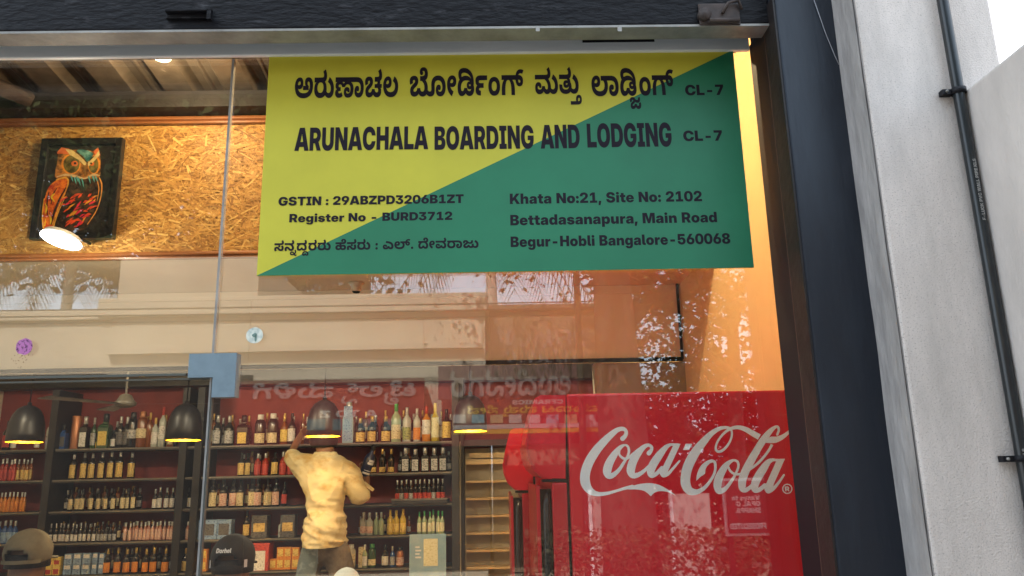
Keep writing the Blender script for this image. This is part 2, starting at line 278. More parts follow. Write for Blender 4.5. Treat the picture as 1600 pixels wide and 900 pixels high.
'S':[683,[[344,-11,280,-8,224,2,174,18,131,40,95,69,67,104,47,145,35,191,31,244,222,244,225,225,230,208,239,193,251,180,265,169,282,160,301,154,322,150,345,149,366,150,385,153,401,157,416,163,428,171,438,179,445,189,450,201,451,213,450,224,446,234,439,243,429,252,416,259,400,266,381,272,359,278,333,284,261,298,197,315,143,339,101,372,70,410,51,455,45,507,49,551,62,592,83,628,111,661,146,688,187,710,234,726,286,736,342,739,400,736,452,726,498,710,538,688,572,660,599,627,620,589,632,545,637,497,451,497,446,521,435,541,419,557,399,569,374,576,346,579,327,578,311,575,295,571,282,565,271,558,262,549,255,539,251,529,249,517,251,506,254,496,261,487,269,479,281,472,296,466,313,460,333,455,357,450,415,439,455,430,491,420,523,409,551,395,575,381,596,364,614,346,628,326,638,304,646,280,651,254,652,226,648,178,636,135,616,97,588,65,553,38,511,16,461,1,406,-8]]],
'T':[660,[[20,557,20,728,639,728,639,557,431,557,431,0,229,0,229,557]]],
'U':[707,[[353,-11,293,-8,238,3,188,22,145,47,108,79,79,116,57,159,44,207,40,259,40,728,237,728,237,276,239,254,244,234,252,216,264,200,277,186,294,175,312,166,332,161,354,160,375,161,395,166,414,174,430,186,444,199,455,216,463,234,468,254,470,276,470,728,667,728,667,259,663,207,650,159,628,116,599,79,562,47,519,22,469,3,414,-8]]],
'V':[755,[[247,0,2,728,226,728,311,445,329,384,346,323,363,261,380,200,396,138,412,76,354,76,370,138,385,200,401,261,417,323,434,384,451,445,532,728,752,728,516,0]]],
'W':[1042,[[195,0,2,728,223,728,281,445,289,410,296,374,302,338,309,301,315,265,321,229,327,193,334,157,339,121,293,121,300,157,307,193,314,229,321,265,328,301,335,338,342,374,350,410,358,445,422,728,620,728,684,445,692,410,700,374,707,338,714,301,721,265,728,229,735,193,742,157,749,121,702,121,708,157,714,193,721,229,727,265,733,301,740,338,746,374,753,410,760,445,819,728,1040,728,847,0,624,0,542,332,535,362,528,397,521,435,513,478,503,525,492,577,550,577,539,525,529,478,521,435,514,397,507,362,500,332,419,0]]],
'Z':[657,[[27,0,27,148,299,468,321,495,344,521,368,547,392,573,416,599,441,625,463,558,429,558,395,557,361,557,327,557,294,557,260,557,33,557,33,728,627,728,627,580,359,259,337,233,314,206,291,180,267,154,243,128,218,102,197,170,231,170,265,170,300,170,334,170,368,170,403,170,630,170,630,0]]],
'a':[585,[[200,-9,167,-7,137,-2,109,7,84,20,64,37,47,58,34,83,27,111,24,143,26,171,31,196,40,217,51,236,65,253,82,267,101,279,122,289,145,296,170,302,196,307,223,309,251,312,276,314,296,318,313,321,326,326,336,332,343,338,347,346,348,355,348,357,347,364,345,371,341,377,335,382,328,386,320,390,311,392,301,394,289,395,277,394,266,392,256,389,247,385,240,380,234,373,229,366,226,357,224,347,45,349,51,386,63,418,79,447,102,472,130,492,163,509,202,521,247,528,296,530,334,529,370,525,402,518,430,509,456,497,479,482,498,465,514,446,526,425,535,401,540,376,542,348,542,0,352,0,352,73,350,73,338,54,325,37,311,24,295,13,279,5,261,-2,242,-6,222,-8],[264,113,278,114,291,116,305,121,317,127,328,135,337,145,344,156,349,169,350,184,350,225,345,224,340,222,334,220,329,219,323,217,317,216,310,214,304,213,296,211,289,210,281,208,272,207,259,204,247,200,237,196,228,191,221,185,215,179,211,172,208,164,207,155,208,147,211,139,215,132,220,126,227,121,235,118,243,115,253,113]]],
'b':[627,[[382,-11,360,-10,339,-6,319,-1,301,7,284,18,270,31,257,45,246,62,237,81,236,81,236,0,43,0,43,728,238,728,238,448,239,448,250,466,262,481,275,494,290,505,306,514,323,521,342,526,362,529,384,530,425,526,463,515,497,497,528,471,554,440,575,402,591,360,601,312,604,260,601,207,592,159,576,116,555,78,529,47,499,22,464,4,425,-7],[322,142,339,143,355,148,368,156,379,167,389,181,396,198,402,216,405,237,406,260,405,283,402,304,396,323,389,339,379,353,368,363,355,372,339,376,322,378,306,376,290,372,275,363,263,353,252,339,243,323,237,304,233,283,232,260,233,237,237,216,243,198,252,181,263,167,275,156,290,148,306,143]]],
'd':[627,[[245,-11,203,-7,164,4,129,22,98,47,72,78,51,116,36,159,26,207,23,260,27,312,36,360,52,402,73,440,99,471,130,497,165,515,202,526,243,530,265,529,286,526,304,521,322,514,338,505,352,494,365,481,377,466,388,448,389,448,389,728,584,728,584,0,391,0,391,81,390,81,381,62,370,45,358,31,343,18,326,7,308,-1,289,-6,268,-10],[305,142,322,143,338,148,352,156,365,167,375,181,384,198,390,216,394,237,396,260,394,283,390,304,384,323,375,339,365,353,352,363,338,372,322,376,305,378,288,376,273,372,260,363,248,353,238,339,231,323,225,304,222,283,221,260,222,237,225,216,231,198,238,181,248,167,260,156,273,148,288,143]]],
'e':[586,[[298,-12,246,-8,199,4,155,23,117,49,84,81,58,118,39,161,27,208,23,259,27,310,39,357,58,400,84,438,116,470,153,496,196,515,243,526,294,530,333,528,369,522,403,511,435,496,463,478,489,456,511,431,530,403,545,372,555,338,562,302,564,264,564,213,81,213,81,322,475,322,385,303,384,320,380,336,375,350,367,362,357,372,346,380,332,386,316,390,299,391,282,390,266,386,253,380,241,372,231,362,223,350,218,336,214,320,213,303,213,217,214,198,218,182,224,167,233,154,243,144,256,135,271,129,287,126,305,124,319,125,331,127,343,130,354,134,363,139,372,145,379,152,384,160,389,169,562,166,552,133,537,102,515,74,488,49,457,28,422,11,383,-1,342,-9]]],
'g':[627,[[309,-211,256,-209,209,-201,169,-189,136,-171,108,-151,85,-126,68,-99,56,-70,48,-38,231,-35,234,-43,239,-51,245,-57,252,-63,261,-68,271,-73,282,-76,295,-77,309,-78,334,-75,355,-68,370,-55,382,-37,389,-14,391,14,391,95,389,95,380,76,369,60,356,46,342,34,325,24,307,17,288,12,267,9,245,8,203,11,164,22,129,40,98,65,72,95,51,131,36,172,26,217,23,266,27,316,36,362,52,404,73,441,99,472,130,497,165,515,203,526,243,530,265,529,286,526,305,520,323,513,339,503,354,491,367,478,379,463,389,447,390,447,390,519,585,519,585,35,581,-18,570,-65,552,-105,527,-138,496,-165,458,-185,414,-200,364,-209],[305,156,322,158,338,162,352,170,365,180,375,193,384,209,390,227,394,247,396,269,394,291,390,311,384,329,375,344,365,357,352,368,338,375,322,380,305,382,288,380,273,375,260,368,248,357,238,344,231,329,225,311,222,291,221,269,222,247,225,227,231,209,238,193,248,180,260,170,273,162,288,158]]],
'h':[622,[[238,277,238,0,43,0,43,728,238,728,238,377,212,377,230,419,253,456,280,487,314,511,355,525,403,530,439,527,472,519,500,505,524,486,543,463,559,435,570,403,577,367,579,328,579,0,383,0,383,284,381,308,375,328,365,345,350,356,332,363,311,366,296,365,283,361,272,356,262,348,253,338,247,326,242,312,239,296]]],
'i':[281,[[43,0,43,519,238,519,238,0],[140,556,112,558,87,567,66,582,50,601,40,624,37,649,40,675,50,697,66,716,87,731,112,739,140,742,168,739,193,731,214,716,230,697,240,675,243,649,240,623,230,601,214,582,193,567,168,558]]],
'l':[313,[[239,0,177,4,127,16,90,37,64,67,48,108,43,159,43,728,238,728,238,178,239,168,242,159,248,152,255,147,264,145,274,144,278,144,282,144,286,144,290,144,293,144,296,144,299,1,290,1,280,1,270,0,260,0,250,0]]],
'n':[622,[[238,277,238,0,43,0,43,519,235,519,235,377,212,377,230,419,253,456,280,487,314,511,355,525,403,530,439,527,472,519,500,505,524,486,543,463,559,435,570,403,577,367,579,328,579,0,383,0,383,284,381,308,375,328,365,345,350,356,332,363,311,366,296,365,283,361,272,356,262,348,253,338,247,326,242,312,239,296]]],
'o':[609,[[305,-12,251,-8,202,3,157,22,118,47,85,78,59,116,39,159,27,207,23,259,27,312,39,360,59,403,85,440,118,471,157,497,202,515,251,526,305,530,359,526,408,515,452,497,491,471,524,440,551,403,570,360,582,312,586,259,582,207,570,159,551,116,524,78,491,47,452,22,408,3,359,-8],[305,140,320,142,334,146,347,154,359,164,369,178,377,194,384,213,387,235,388,259,387,284,384,306,377,325,369,341,359,355,347,365,334,372,320,377,305,378,290,377,276,372,262,365,250,355,240,341,232,325,226,306,222,284,221,259,222,235,226,213,232,194,240,178,250,164,262,154,276,146,290,142]]],
'p':[627,[[43,-204,43,519,236,519,236,451,239,451,249,467,261,482,274,494,289,505,305,514,323,521,342,526,362,529,384,530,425,526,463,515,497,497,528,471,554,440,575,402,591,360,601,312,604,260,601,207,592,159,576,116,555,78,529,47,499,22,464,4,425,-7,382,-11,360,-10,339,-6,320,-1,302,7,286,17,272,30,260,44,249,60,240,78,238,78,238,-204],[322,142,339,143,355,148,368,156,379,167,389,181,396,198,402,216,405,237,406,260,405,283,402,304,396,323,389,339,379,353,368,363,355,372,339,376,322,378,306,376,290,372,275,363,263,353,252,339,243,323,237,304,233,283,232,260,233,237,237,216,243,198,252,181,263,167,275,156,290,148,306,143]]],
'r':[418,[[43,0,43,519,232,519,232,424,234,424,245,456,260,481,278,498,301,510,328,517,360,520,370,520,378,520,386,520,394,519,402,519,409,519,409,361,401,362,390,362,377,362,364,362,350,362,338,363,319,361,301,356,285,349,271,339,260,326,251,310,244,293,240,273,238,251,238,0]]],
's':[562,[[286,-13,237,-10,192,-3,152,10,115,27,84,48,59,73,39,102,26,133,18,168,210,171,214,156,222,143,233,132,247,124,264,119,284,117,302,118,317,121,329,126,338,133,343,141,345,151,343,159,339,166,331,172,320,177,305,182,287,186,190,201,142,213,103,230,71,254,48,282,35,316,30,355,34,390,43,420,59,448,82,472,110,492,144,508,183,520,227,527,276,529,325,526,370,519,409,507,444,490,473,470,496,445,514,417,525,385,529,350,352,347,349,362,342,374,331,385,317,393,301,398,284,400,266,399,252,396,240,390,232,383,226,375,225,366,226,359,230,352,237,345,246,340,258,336,273,332,383,314,433,302,474,286,504,266,526,240,539,210,543,173,540,138,529,106,511,76,487,50,457,29,421,11,381,-2,335,-10]]],
't':[416,[[395,519,395,371,10,371,10,519],[95,658,290,658,290,187,291,174,294,163,299,156,307,151,319,149,334,148,343,148,354,148,367,148,379,148,388,148,394,148,397,1,385,0,370,0,351,-1,330,-1,309,-1,288,-1,227,3,178,16,141,37,115,66,100,106,95,155]]],
'u':[622,[[219,-11,182,-8,150,0,122,14,98,33,78,56,63,84,52,116,45,152,43,191,43,519,238,519,238,235,240,211,247,191,257,175,272,163,289,156,311,153,325,154,339,158,350,163,360,171,368,181,375,193,380,207,382,223,383,242,383,519,579,519,579,0,387,0,386,142,410,142,392,100,369,63,342,32,308,8,267,-6]]],
'y':[595,[[61,-202,65,-55,138,-56,150,-56,160,-55,168,-52,175,-49,181,-44,185,-37,189,-29,193,-20,196,-9,197,0,-1,519,202,519,268,297,278,262,288,226,297,191,306,155,315,119,324,83,270,83,278,119,287,155,296,191,306,227,316,262,326,297,395,519,596,519,377,-64,365,-95,350,-122,335,-144,317,-163,298,-179,276,-190,251,-198,223,-203,192,-205,171,-204,148,-204,126,-204,104,-204,82,-203]]],
}
KANNADA={
9:[984,[[484,131,547,133,602,139,651,150,693,165,728,187,755,214,775,248,787,289,791,338,790,356,787,375,783,392,777,408,768,422,758,434,746,442,732,448,716,450,705,448,695,444,686,438,678,429,674,417,672,402,673,390,677,378,682,368,689,358,697,350,707,343,717,336,728,331,739,326,739,213,449,213,449,333,573,333,566,342,559,351,552,361,546,371,541,381,537,393,534,404,533,416,532,429,534,454,540,478,550,500,564,520,583,538,607,552,637,563,671,569,712,571,761,568,805,557,844,539,877,516,905,487,926,454,941,416,951,377,954,334,947,258,928,192,897,136,853,89,799,52,735,24,660,4,576,-8,483,-12,388,-7,304,7,231,30,170,61,120,100,80,146,53,199,36,256,30,319,34,370,44,415,62,455,86,490,116,519,151,542,190,558,233,568,279,571,315,569,347,562,375,549,399,533,419,513,434,489,446,463,453,434,455,403,452,370,445,340,433,314,415,292,394,274,368,260,338,249,303,243,265,241,241,242,218,246,196,253,175,261,156,271,139,282,124,293,110,304,99,315,124,427,130,418,137,408,146,397,157,386,169,376,183,367,199,360,216,356,234,355,260,356,281,362,297,370,308,381,315,395,317,410,316,424,312,435,305,444,296,451,285,455,272,456,247,452,226,441,208,422,195,395,187,362,184,321,184,305,186,285,191,265,199,244,211,224,228,206,249,188,275,172,306,158,342,146,383,137,431,132]]],
49:[704,[[352,-12,289,-9,233,1,182,18,139,41,102,70,73,105,52,146,39,192,35,244,37,274,42,303,50,330,62,355,78,378,97,399,120,418,147,434,177,447,199,423,35,423,35,560,390,560,420,561,444,562,462,564,475,567,486,570,494,574,501,579,506,585,510,592,512,599,514,607,514,617,513,634,508,650,501,667,491,683,479,701,463,720,585,792,615,752,637,716,652,684,661,653,667,621,669,589,668,569,664,550,659,531,652,513,642,496,629,481,618,470,605,460,591,452,574,444,555,437,535,432,559,448,583,432,604,415,621,395,636,374,648,351,657,327,663,301,667,274,669,245,665,194,652,148,632,107,604,71,568,42,525,19,474,2,417,-9],[353,131,385,133,414,139,438,150,459,164,476,181,489,201,498,224,504,248,506,275,504,304,498,330,488,353,474,374,456,391,436,405,411,415,384,421,353,423,321,421,293,414,268,403,246,389,229,371,215,350,206,327,200,302,198,275,203,232,216,196,240,168,271,147,309,135]]],
63:[370,[[90,-12,37,-8,-12,4,-56,24,-98,51,-140,86,-181,127,-94,227,-71,199,-47,175,-23,155,3,140,33,131,65,128,97,131,124,141,145,157,161,178,170,205,174,237,171,269,164,297,152,323,136,347,116,368,93,387,68,405,40,422,11,437,95,573,139,550,180,524,217,494,251,460,280,423,304,382,322,337,333,288,336,236,333,188,324,144,309,105,288,70,261,41,228,18,188,1,142,-9]]],
146:[1001,[[231,-12,167,-8,116,4,79,25,53,52,38,82,33,117,34,138,40,158,48,176,61,193,78,208,99,221,124,233,154,241,189,248,195,209,160,215,130,222,104,232,83,243,67,256,54,271,45,288,40,307,39,327,42,353,51,376,66,395,87,411,111,425,140,435,172,442,205,446,241,448,280,447,316,444,347,438,376,430,403,419,427,405,450,386,473,363,494,335,413,332,431,356,450,377,469,394,490,409,511,420,534,429,559,436,585,441,614,444,645,446,679,447,716,448,747,446,778,442,808,435,837,425,864,412,889,395,911,375,930,352,946,324,958,293,965,257,967,217,964,178,955,140,939,104,917,71,887,43,849,20,803,2,748,-8,684,-12,620,-7,567,7,525,31,495,63,477,101,471,147,473,176,480,201,492,224,507,242,526,258,548,270,573,279,600,285,629,286,670,283,704,274,731,260,751,240,763,215,767,187,766,178,766,169,764,160,762,151,760,143,756,136,654,139,655,142,656,144,657,147,657,149,657,151,657,154,656,160,654,165,650,170,645,174,637,176,628,177,620,176,613,174,606,170,601,164,598,157,597,149,599,137,605,127,615,118,630,112,651,108,678,106,718,110,750,119,775,135,792,158,803,188,806,225,806,229,802,264,790,295,770,322,742,343,707,355,664,359,631,357,603,350,578,339,557,323,540,304,527,282,381,282,373,304,361,322,345,338,324,350,299,357,268,359,248,358,232,355,219,350,210,342,204,333,203,321,203,317,204,312,205,307,207,303,210,299,214,295,219,292,225,290,232,288,240,286,251,286,263,285,313,285,313,176,257,176,244,176,233,175,225,174,218,173,213,171,208,168,204,165,201,162,199,159,198,155,197,150,196,145,197,137,201,129,207,122,217,117,231,114,251,112,272,114,292,117,310,122,326,129,341,137,356,146,426,41,407,31,387,21,367,13,347,5,326,-1,305,-6,282,-9,257,-11],[36,426,36,560,824,560,824,426]]],
60:[520,[[485,253,482,200,471,153,454,111,430,74,400,44,365,20,325,2,280,-8,231,-12,186,-10,147,-2,112,10,82,27,58,48,38,73,24,102,16,135,13,171,15,198,20,223,29,245,42,266,58,283,76,297,98,308,122,315,149,317,181,314,207,306,226,293,240,276,248,257,251,234,249,213,243,196,234,181,220,171,203,164,182,162,170,163,159,165,147,169,136,175,126,183,118,195,134,214,133,209,132,205,131,200,131,195,131,190,131,186,132,170,138,155,148,140,163,127,183,120,210,117,234,119,255,125,274,133,289,146,302,161,312,180,319,201,324,225,325,251,324,278,319,303,312,325,302,345,289,363,274,377,261,387,248,395,233,403,216,409,196,414,174,418,147,421,116,422,80,423,-261,423,-261,560,104,560,154,559,199,556,238,551,272,544,302,535,329,524,353,511,376,497,396,480,424,452,446,419,463,383,475,343,483,300]]],
28:[921,[[642,-12,608,-11,576,-6,547,1,521,12,497,25,475,41,455,59,437,81,419,104,487,108,461,76,434,50,408,30,381,15,354,3,326,-4,298,-8,270,-11,241,-12,200,-10,165,-2,134,10,107,26,86,45,70,67,58,92,51,118,49,146,50,173,54,197,62,220,73,241,89,261,109,282,135,303,167,325,206,348,228,362,245,374,258,385,266,396,271,408,273,420,272,426,271,432,268,437,264,442,259,445,253,448,246,451,237,452,227,452,211,451,198,447,188,441,181,432,177,422,176,411,176,403,177,396,179,388,182,380,185,372,188,366,53,318,45,332,38,349,31,368,27,387,24,406,23,425,25,453,33,478,45,502,62,522,85,539,113,553,147,563,186,569,232,571,279,569,319,562,352,549,378,533,399,515,413,494,423,472,430,449,432,426,430,402,425,379,417,358,406,338,390,319,370,300,345,280,314,259,278,236,253,220,235,207,223,196,216,187,212,176,211,165,212,153,217,144,225,136,237,130,252,127,271,126,302,129,328,138,349,154,365,174,376,197,381,224,524,224,530,195,541,172,555,153,574,139,598,131,627,128,649,130,667,134,681,143,692,154,698,167,700,183,699,198,695,211,688,222,680,231,670,240,658,246,646,252,634,256,622,259,741,313,764,302,785,290,804,277,821,263,835,246,847,228,855,208,860,184,862,158,859,125,851,95,837,68,817,44,792,25,763,9,727,-3,687,-10],[517,250,517,361,619,361,629,366,638,372,646,379,652,387,655,395,656,403,656,412,653,420,648,429,642,437,634,444,626,451,716,461,780,454,787,446,792,437,796,429,799,421,800,411,801,401,801,393,800,386,798,379,796,372,793,366,790,361,884,361,884,250,870,250,859,250,847,251,834,252,821,253,809,254,799,255,750,250],[516,423,516,560,610,560,641,561,665,562,682,564,695,567,706,570,714,574,721,579,726,585,730,592,732,599,733,607,734,617,732,634,728,650,721,667,712,683,699,701,684,720,805,792,835,752,857,716,872,684,881,653,887,622,889,590,888,571,885,551,880,531,872,511,860,493,846,477,824,460,799,446,771,436,737,429,695,424,647,423]]],
51:[832,[[423,-12,344,-7,273,7,211,30,157,61,112,100,77,146,51,197,36,254,31,315,34,367,45,413,63,454,87,489,117,518,152,541,192,558,236,568,283,571,320,569,353,562,382,550,407,534,427,515,443,491,455,465,461,436,464,404,461,372,454,343,442,317,426,295,404,276,379,261,349,250,315,243,276,241,249,242,223,246,200,253,178,261,158,271,141,282,125,293,111,304,100,315,124,427,131,416,139,405,149,394,160,384,172,374,185,366,201,360,217,356,235,355,261,356,282,361,298,370,309,381,316,394,318,410,317,424,313,435,306,444,296,451,285,455,272,456,257,454,242,450,228,442,216,431,205,416,195,397,188,375,184,347,183,315,186,282,194,251,209,222,229,196,255,173,287,155,325,141,369,133,420,130,461,132,500,138,534,148,564,162,590,180,610,201,625,227,634,255,637,287,634,320,625,349,609,374,587,397,557,418,521,437,606,573,663,541,711,502,750,456,778,405,795,349,801,288,797,235,784,184,763,137,732,95,692,58,641,28,580,6,507,-8]]],
260:[920,[[241,-12,200,-10,165,-2,134,10,107,26,86,45,70,67,58,92,51,118,49,146,50,173,54,197,62,220,73,241,89,261,109,282,135,303,167,325,206,348,228,362,245,374,258,385,266,396,271,408,273,420,272,426,271,432,268,437,264,442,259,445,253,448,246,451,237,452,227,452,211,451,198,447,188,441,181,432,177,422,176,411,176,403,177,396,179,388,182,380,185,372,188,366,53,318,45,332,38,349,31,368,27,387,24,406,23,425,25,453,33,478,45,502,62,522,85,539,113,553,147,563,186,569,232,571,279,569,319,562,352,549,378,533,399,515,413,494,423,472,430,449,432,426,430,402,425,379,417,358,406,338,390,319,370,300,345,280,314,259,278,236,253,220,235,207,223,196,216,187,212,176,211,165,212,153,217,144,225,136,237,130,252,127,271,126,302,129,328,138,349,154,365,174,375,198,381,227,525,227,531,195,542,170,557,151,577,138,599,131,624,128,653,131,677,140,696,156,710,177,719,204,721,235,719,265,713,294,702,320,687,344,668,367,646,387,620,406,592,422,562,436,632,534,678,512,721,487,761,459,796,429,826,395,851,358,870,317,881,272,884,224,882,180,873,139,859,102,839,69,813,41,780,18,740,1,693,-9,639,-12,607,-11,578,-7,552,0,527,9,504,22,481,38,460,58,439,81,417,108,488,108,461,76,435,50,408,30,381,15,354,3,326,-4,298,-8,270,-11],[513,423,513,560,595,560,626,561,653,563,673,566,689,571,703,577,714,584,721,591,727,600,731,608,734,618,736,628,736,639,734,655,729,671,720,684,706,695,689,701,668,703,650,701,634,697,620,689,609,677,602,663,600,646,600,643,600,639,600,635,601,631,601,627,602,621,557,679,562,686,569,691,576,695,584,697,591,698,597,699,613,697,628,692,640,684,650,673,656,660,658,645,656,627,650,613,639,601,624,593,605,587,581,586,556,588,535,596,518,609,505,627,498,649,495,675,498,697,504,718,515,739,530,758,550,775,575,790,604,800,639,807,678,809,721,806,759,798,792,783,820,764,843,741,861,714,874,684,882,651,885,617,883,584,877,555,867,531,855,509,839,489,821,472,807,463,791,454,773,447,752,440,729,434,703,429,674,426,642,424,606,423]]],
64:[844,[[87,-12,32,-8,-17,4,-61,24,-102,51,-143,85,-183,125,-93,227,-69,197,-45,173,-21,153,3,139,30,131,60,128,81,130,98,135,113,143,123,156,129,172,131,193,131,210,130,225,130,239,129,252,128,265,127,278,126,291,126,305,125,319,130,371,144,418,166,458,197,492,235,521,280,543,331,559,386,568,446,571,507,569,562,560,612,545,655,525,693,501,725,473,752,442,774,407,790,370,802,331,809,292,811,251,808,199,798,153,780,111,757,74,728,44,693,20,653,2,607,-8,557,-12,513,-10,473,-2,438,10,409,27,384,48,365,73,351,102,343,135,340,171,342,198,347,223,356,245,369,266,384,283,403,297,425,308,449,315,476,317,508,314,533,306,553,293,567,276,575,257,578,234,576,213,570,196,560,181,547,171,530,164,509,162,497,163,485,165,473,169,462,175,453,183,445,195,460,214,459,209,459,205,458,200,458,195,457,190,457,186,459,170,465,155,475,140,490,127,511,120,538,117,561,119,582,124,600,133,615,145,628,160,638,178,645,199,650,223,651,249,649,282,641,313,629,342,611,368,589,390,562,409,529,423,493,431,451,434,420,432,391,427,365,419,343,408,323,392,308,373,296,350,289,323,287,291,287,277,287,264,288,251,288,238,289,225,289,211,290,197,290,181,290,164,287,124,279,90,264,62,244,38,221,19,192,5,160,-4,125,-10]]],
74:[494,[[471,404,468,371,461,342,449,316,432,294,411,275,385,260,354,250,320,243,282,241,239,244,202,252,171,265,144,281,121,298,102,315,125,427,132,416,140,405,149,394,160,384,172,374,185,366,201,360,217,356,235,355,261,356,282,362,298,370,309,381,316,395,318,410,317,424,313,435,306,444,296,451,285,455,273,456,257,455,242,450,228,443,215,432,205,419,196,403,189,384,185,362,184,337,184,313,186,281,193,253,205,227,221,204,240,183,262,165,286,148,312,132,340,118,255,-12,211,13,172,40,136,70,104,103,78,139,57,178,41,221,32,267,29,317,32,368,43,413,60,454,83,489,113,518,147,541,187,558,230,568,277,571,317,569,352,562,383,550,409,534,431,514,449,491,461,464,468,435]]],
216:[857,[[231,-12,193,-9,158,-1,127,13,100,33,77,59,59,91,46,129,38,173,35,224,39,274,49,320,66,363,88,402,116,437,149,468,186,495,227,517,271,534,318,547,366,555,417,558,466,556,509,550,548,541,583,529,614,515,643,498,668,479,691,458,712,435,778,322,763,240,743,223,721,207,698,193,673,182,645,176,612,173,588,175,565,179,542,186,522,195,504,208,490,223,478,241,472,262,470,286,474,319,487,347,508,368,536,383,569,392,607,395,626,394,644,392,662,388,679,382,694,376,707,368,741,350,770,325,793,295,811,261,822,223,825,184,822,142,811,105,794,74,772,47,745,26,714,9,679,-3,643,-10,604,-12,557,-9,515,1,478,18,444,40,414,69,386,104,459,111,435,82,411,57,388,37,365,21,341,8,317,-1,291,-7,262,-11],[267,128,288,131,306,139,321,152,332,170,341,190,346,215,491,215,497,188,508,166,521,149,539,136,562,129,590,126,605,127,620,130,633,134,646,140,657,149,666,161,673,175,678,193,679,214,678,232,676,249,672,264,667,278,660,291,650,301,639,308,626,313,611,314,603,313,595,312,589,308,583,304,580,297,579,290,580,281,584,275,590,270,598,267,607,265,616,264,626,265,635,267,644,270,651,274,658,281,664,288,668,298,670,309,671,322,670,334,667,346,661,358,653,370,642,381,628,391,610,400,588,408,563,414,533,419,498,422,458,423,421,423,387,421,355,416,326,408,299,397,276,383,255,367,238,348,223,327,212,303,204,278,199,251,198,223,200,193,206,169,216,151,230,138,247,130],[341,775,405,773,463,766,515,754,564,736,612,712,658,682,688,659,714,632,738,603,759,571,776,537,790,501,800,463,806,423,808,383,808,357,806,333,803,311,799,289,794,268,787,247,638,440,682,467,668,489,652,509,634,529,616,547,595,564,573,579,542,597,509,611,473,623,435,632,394,637,348,638,319,637,294,635,273,630,256,624,243,616,233,607,226,596,222,585,221,572,222,561,224,551,228,541,233,531,240,522,248,513,139,436,124,453,111,470,101,488,92,506,85,524,79,542,76,560,74,577,73,593,77,634,88,669,108,699,134,723,166,743,203,757,246,767,292,773]]],
93:[608,[[589,423,280,423,261,423,246,423,234,422,226,420,219,419,213,416,207,413,201,409,197,404,194,399,192,392,191,385,192,378,193,372,196,367,199,362,204,358,209,354,215,351,222,349,230,347,240,346,253,345,268,345,417,345,417,210,281,210,270,210,260,210,252,210,245,209,239,209,234,208,229,207,225,205,221,204,214,201,209,198,205,193,201,188,199,182,198,175,199,166,202,158,207,151,214,146,221,143,230,140,241,138,251,137,263,137,284,137,284,0,248,0,221,1,195,3,170,7,145,13,122,21,100,31,81,44,65,60,51,78,41,100,35,126,33,154,34,173,37,190,43,207,51,223,61,238,74,252,90,265,107,277,128,287,124,262,97,279,73,298,53,319,38,345,29,376,26,411,27,431,31,450,38,467,47,483,59,497,72,510,88,522,104,532,123,540,143,546,166,551,192,555,221,558,253,560,290,560,589,560]]],
6:[621,[[307,-12,255,-9,206,1,163,18,124,42,92,71,65,108,46,150,34,198,31,251,34,301,45,346,62,388,87,425,119,456,157,481,202,500,253,512,311,515,370,511,422,500,466,480,504,454,535,423,559,386,576,344,587,299,590,251,586,200,575,153,557,112,531,75,499,45,461,20,416,2,365,-8],[308,122,346,126,376,139,399,160,415,186,425,218,428,253,425,291,415,323,398,350,374,369,346,381,312,385,286,383,264,377,244,367,228,354,215,339,205,321,198,300,194,278,192,254,196,217,206,184,223,158,246,138,275,126]]],
170:[1085,[[555,560,555,413,536,423,560,423,584,402,606,379,624,351,638,321,650,287,659,250,665,209,669,165,671,118,671,0,500,0,500,78,500,113,499,145,498,175,496,202,494,226,491,248,488,268,484,285,480,300,467,334,452,364,434,389,414,408,388,419,359,423,337,421,317,416,300,406,285,393,272,378,260,360,251,339,242,317,235,293,231,277,227,259,224,239,222,218,220,195,218,169,217,142,216,112,216,80,216,0,46,0,46,117,47,166,51,213,59,257,70,299,85,337,105,371,131,402,163,427,201,448,230,423,41,423,41,560],[899,238,843,244,796,262,757,292,728,333,711,385,705,447,705,466,708,519,718,566,735,607,758,641,786,669,820,691,857,707,898,717,942,720,976,719,1007,716,1033,710,1057,703,1079,695,1099,686,1033,587,1020,593,1006,598,993,602,979,605,963,607,946,608,926,606,908,602,891,594,875,583,862,569,852,551,844,529,839,502,838,472,838,424,839,402,843,383,851,366,862,354,876,346,894,344,905,345,914,348,922,353,928,360,932,369,933,381,933,387,932,394,929,399,926,404,922,408,918,411,911,415,903,418,894,420,884,422,871,423,857,423,524,423,524,560,845,560,881,559,913,555,943,549,969,540,993,528,1016,511,1030,496,1043,479,1053,461,1060,440,1064,417,1066,392,1061,346,1045,307,1019,277,985,255,945,242]]],
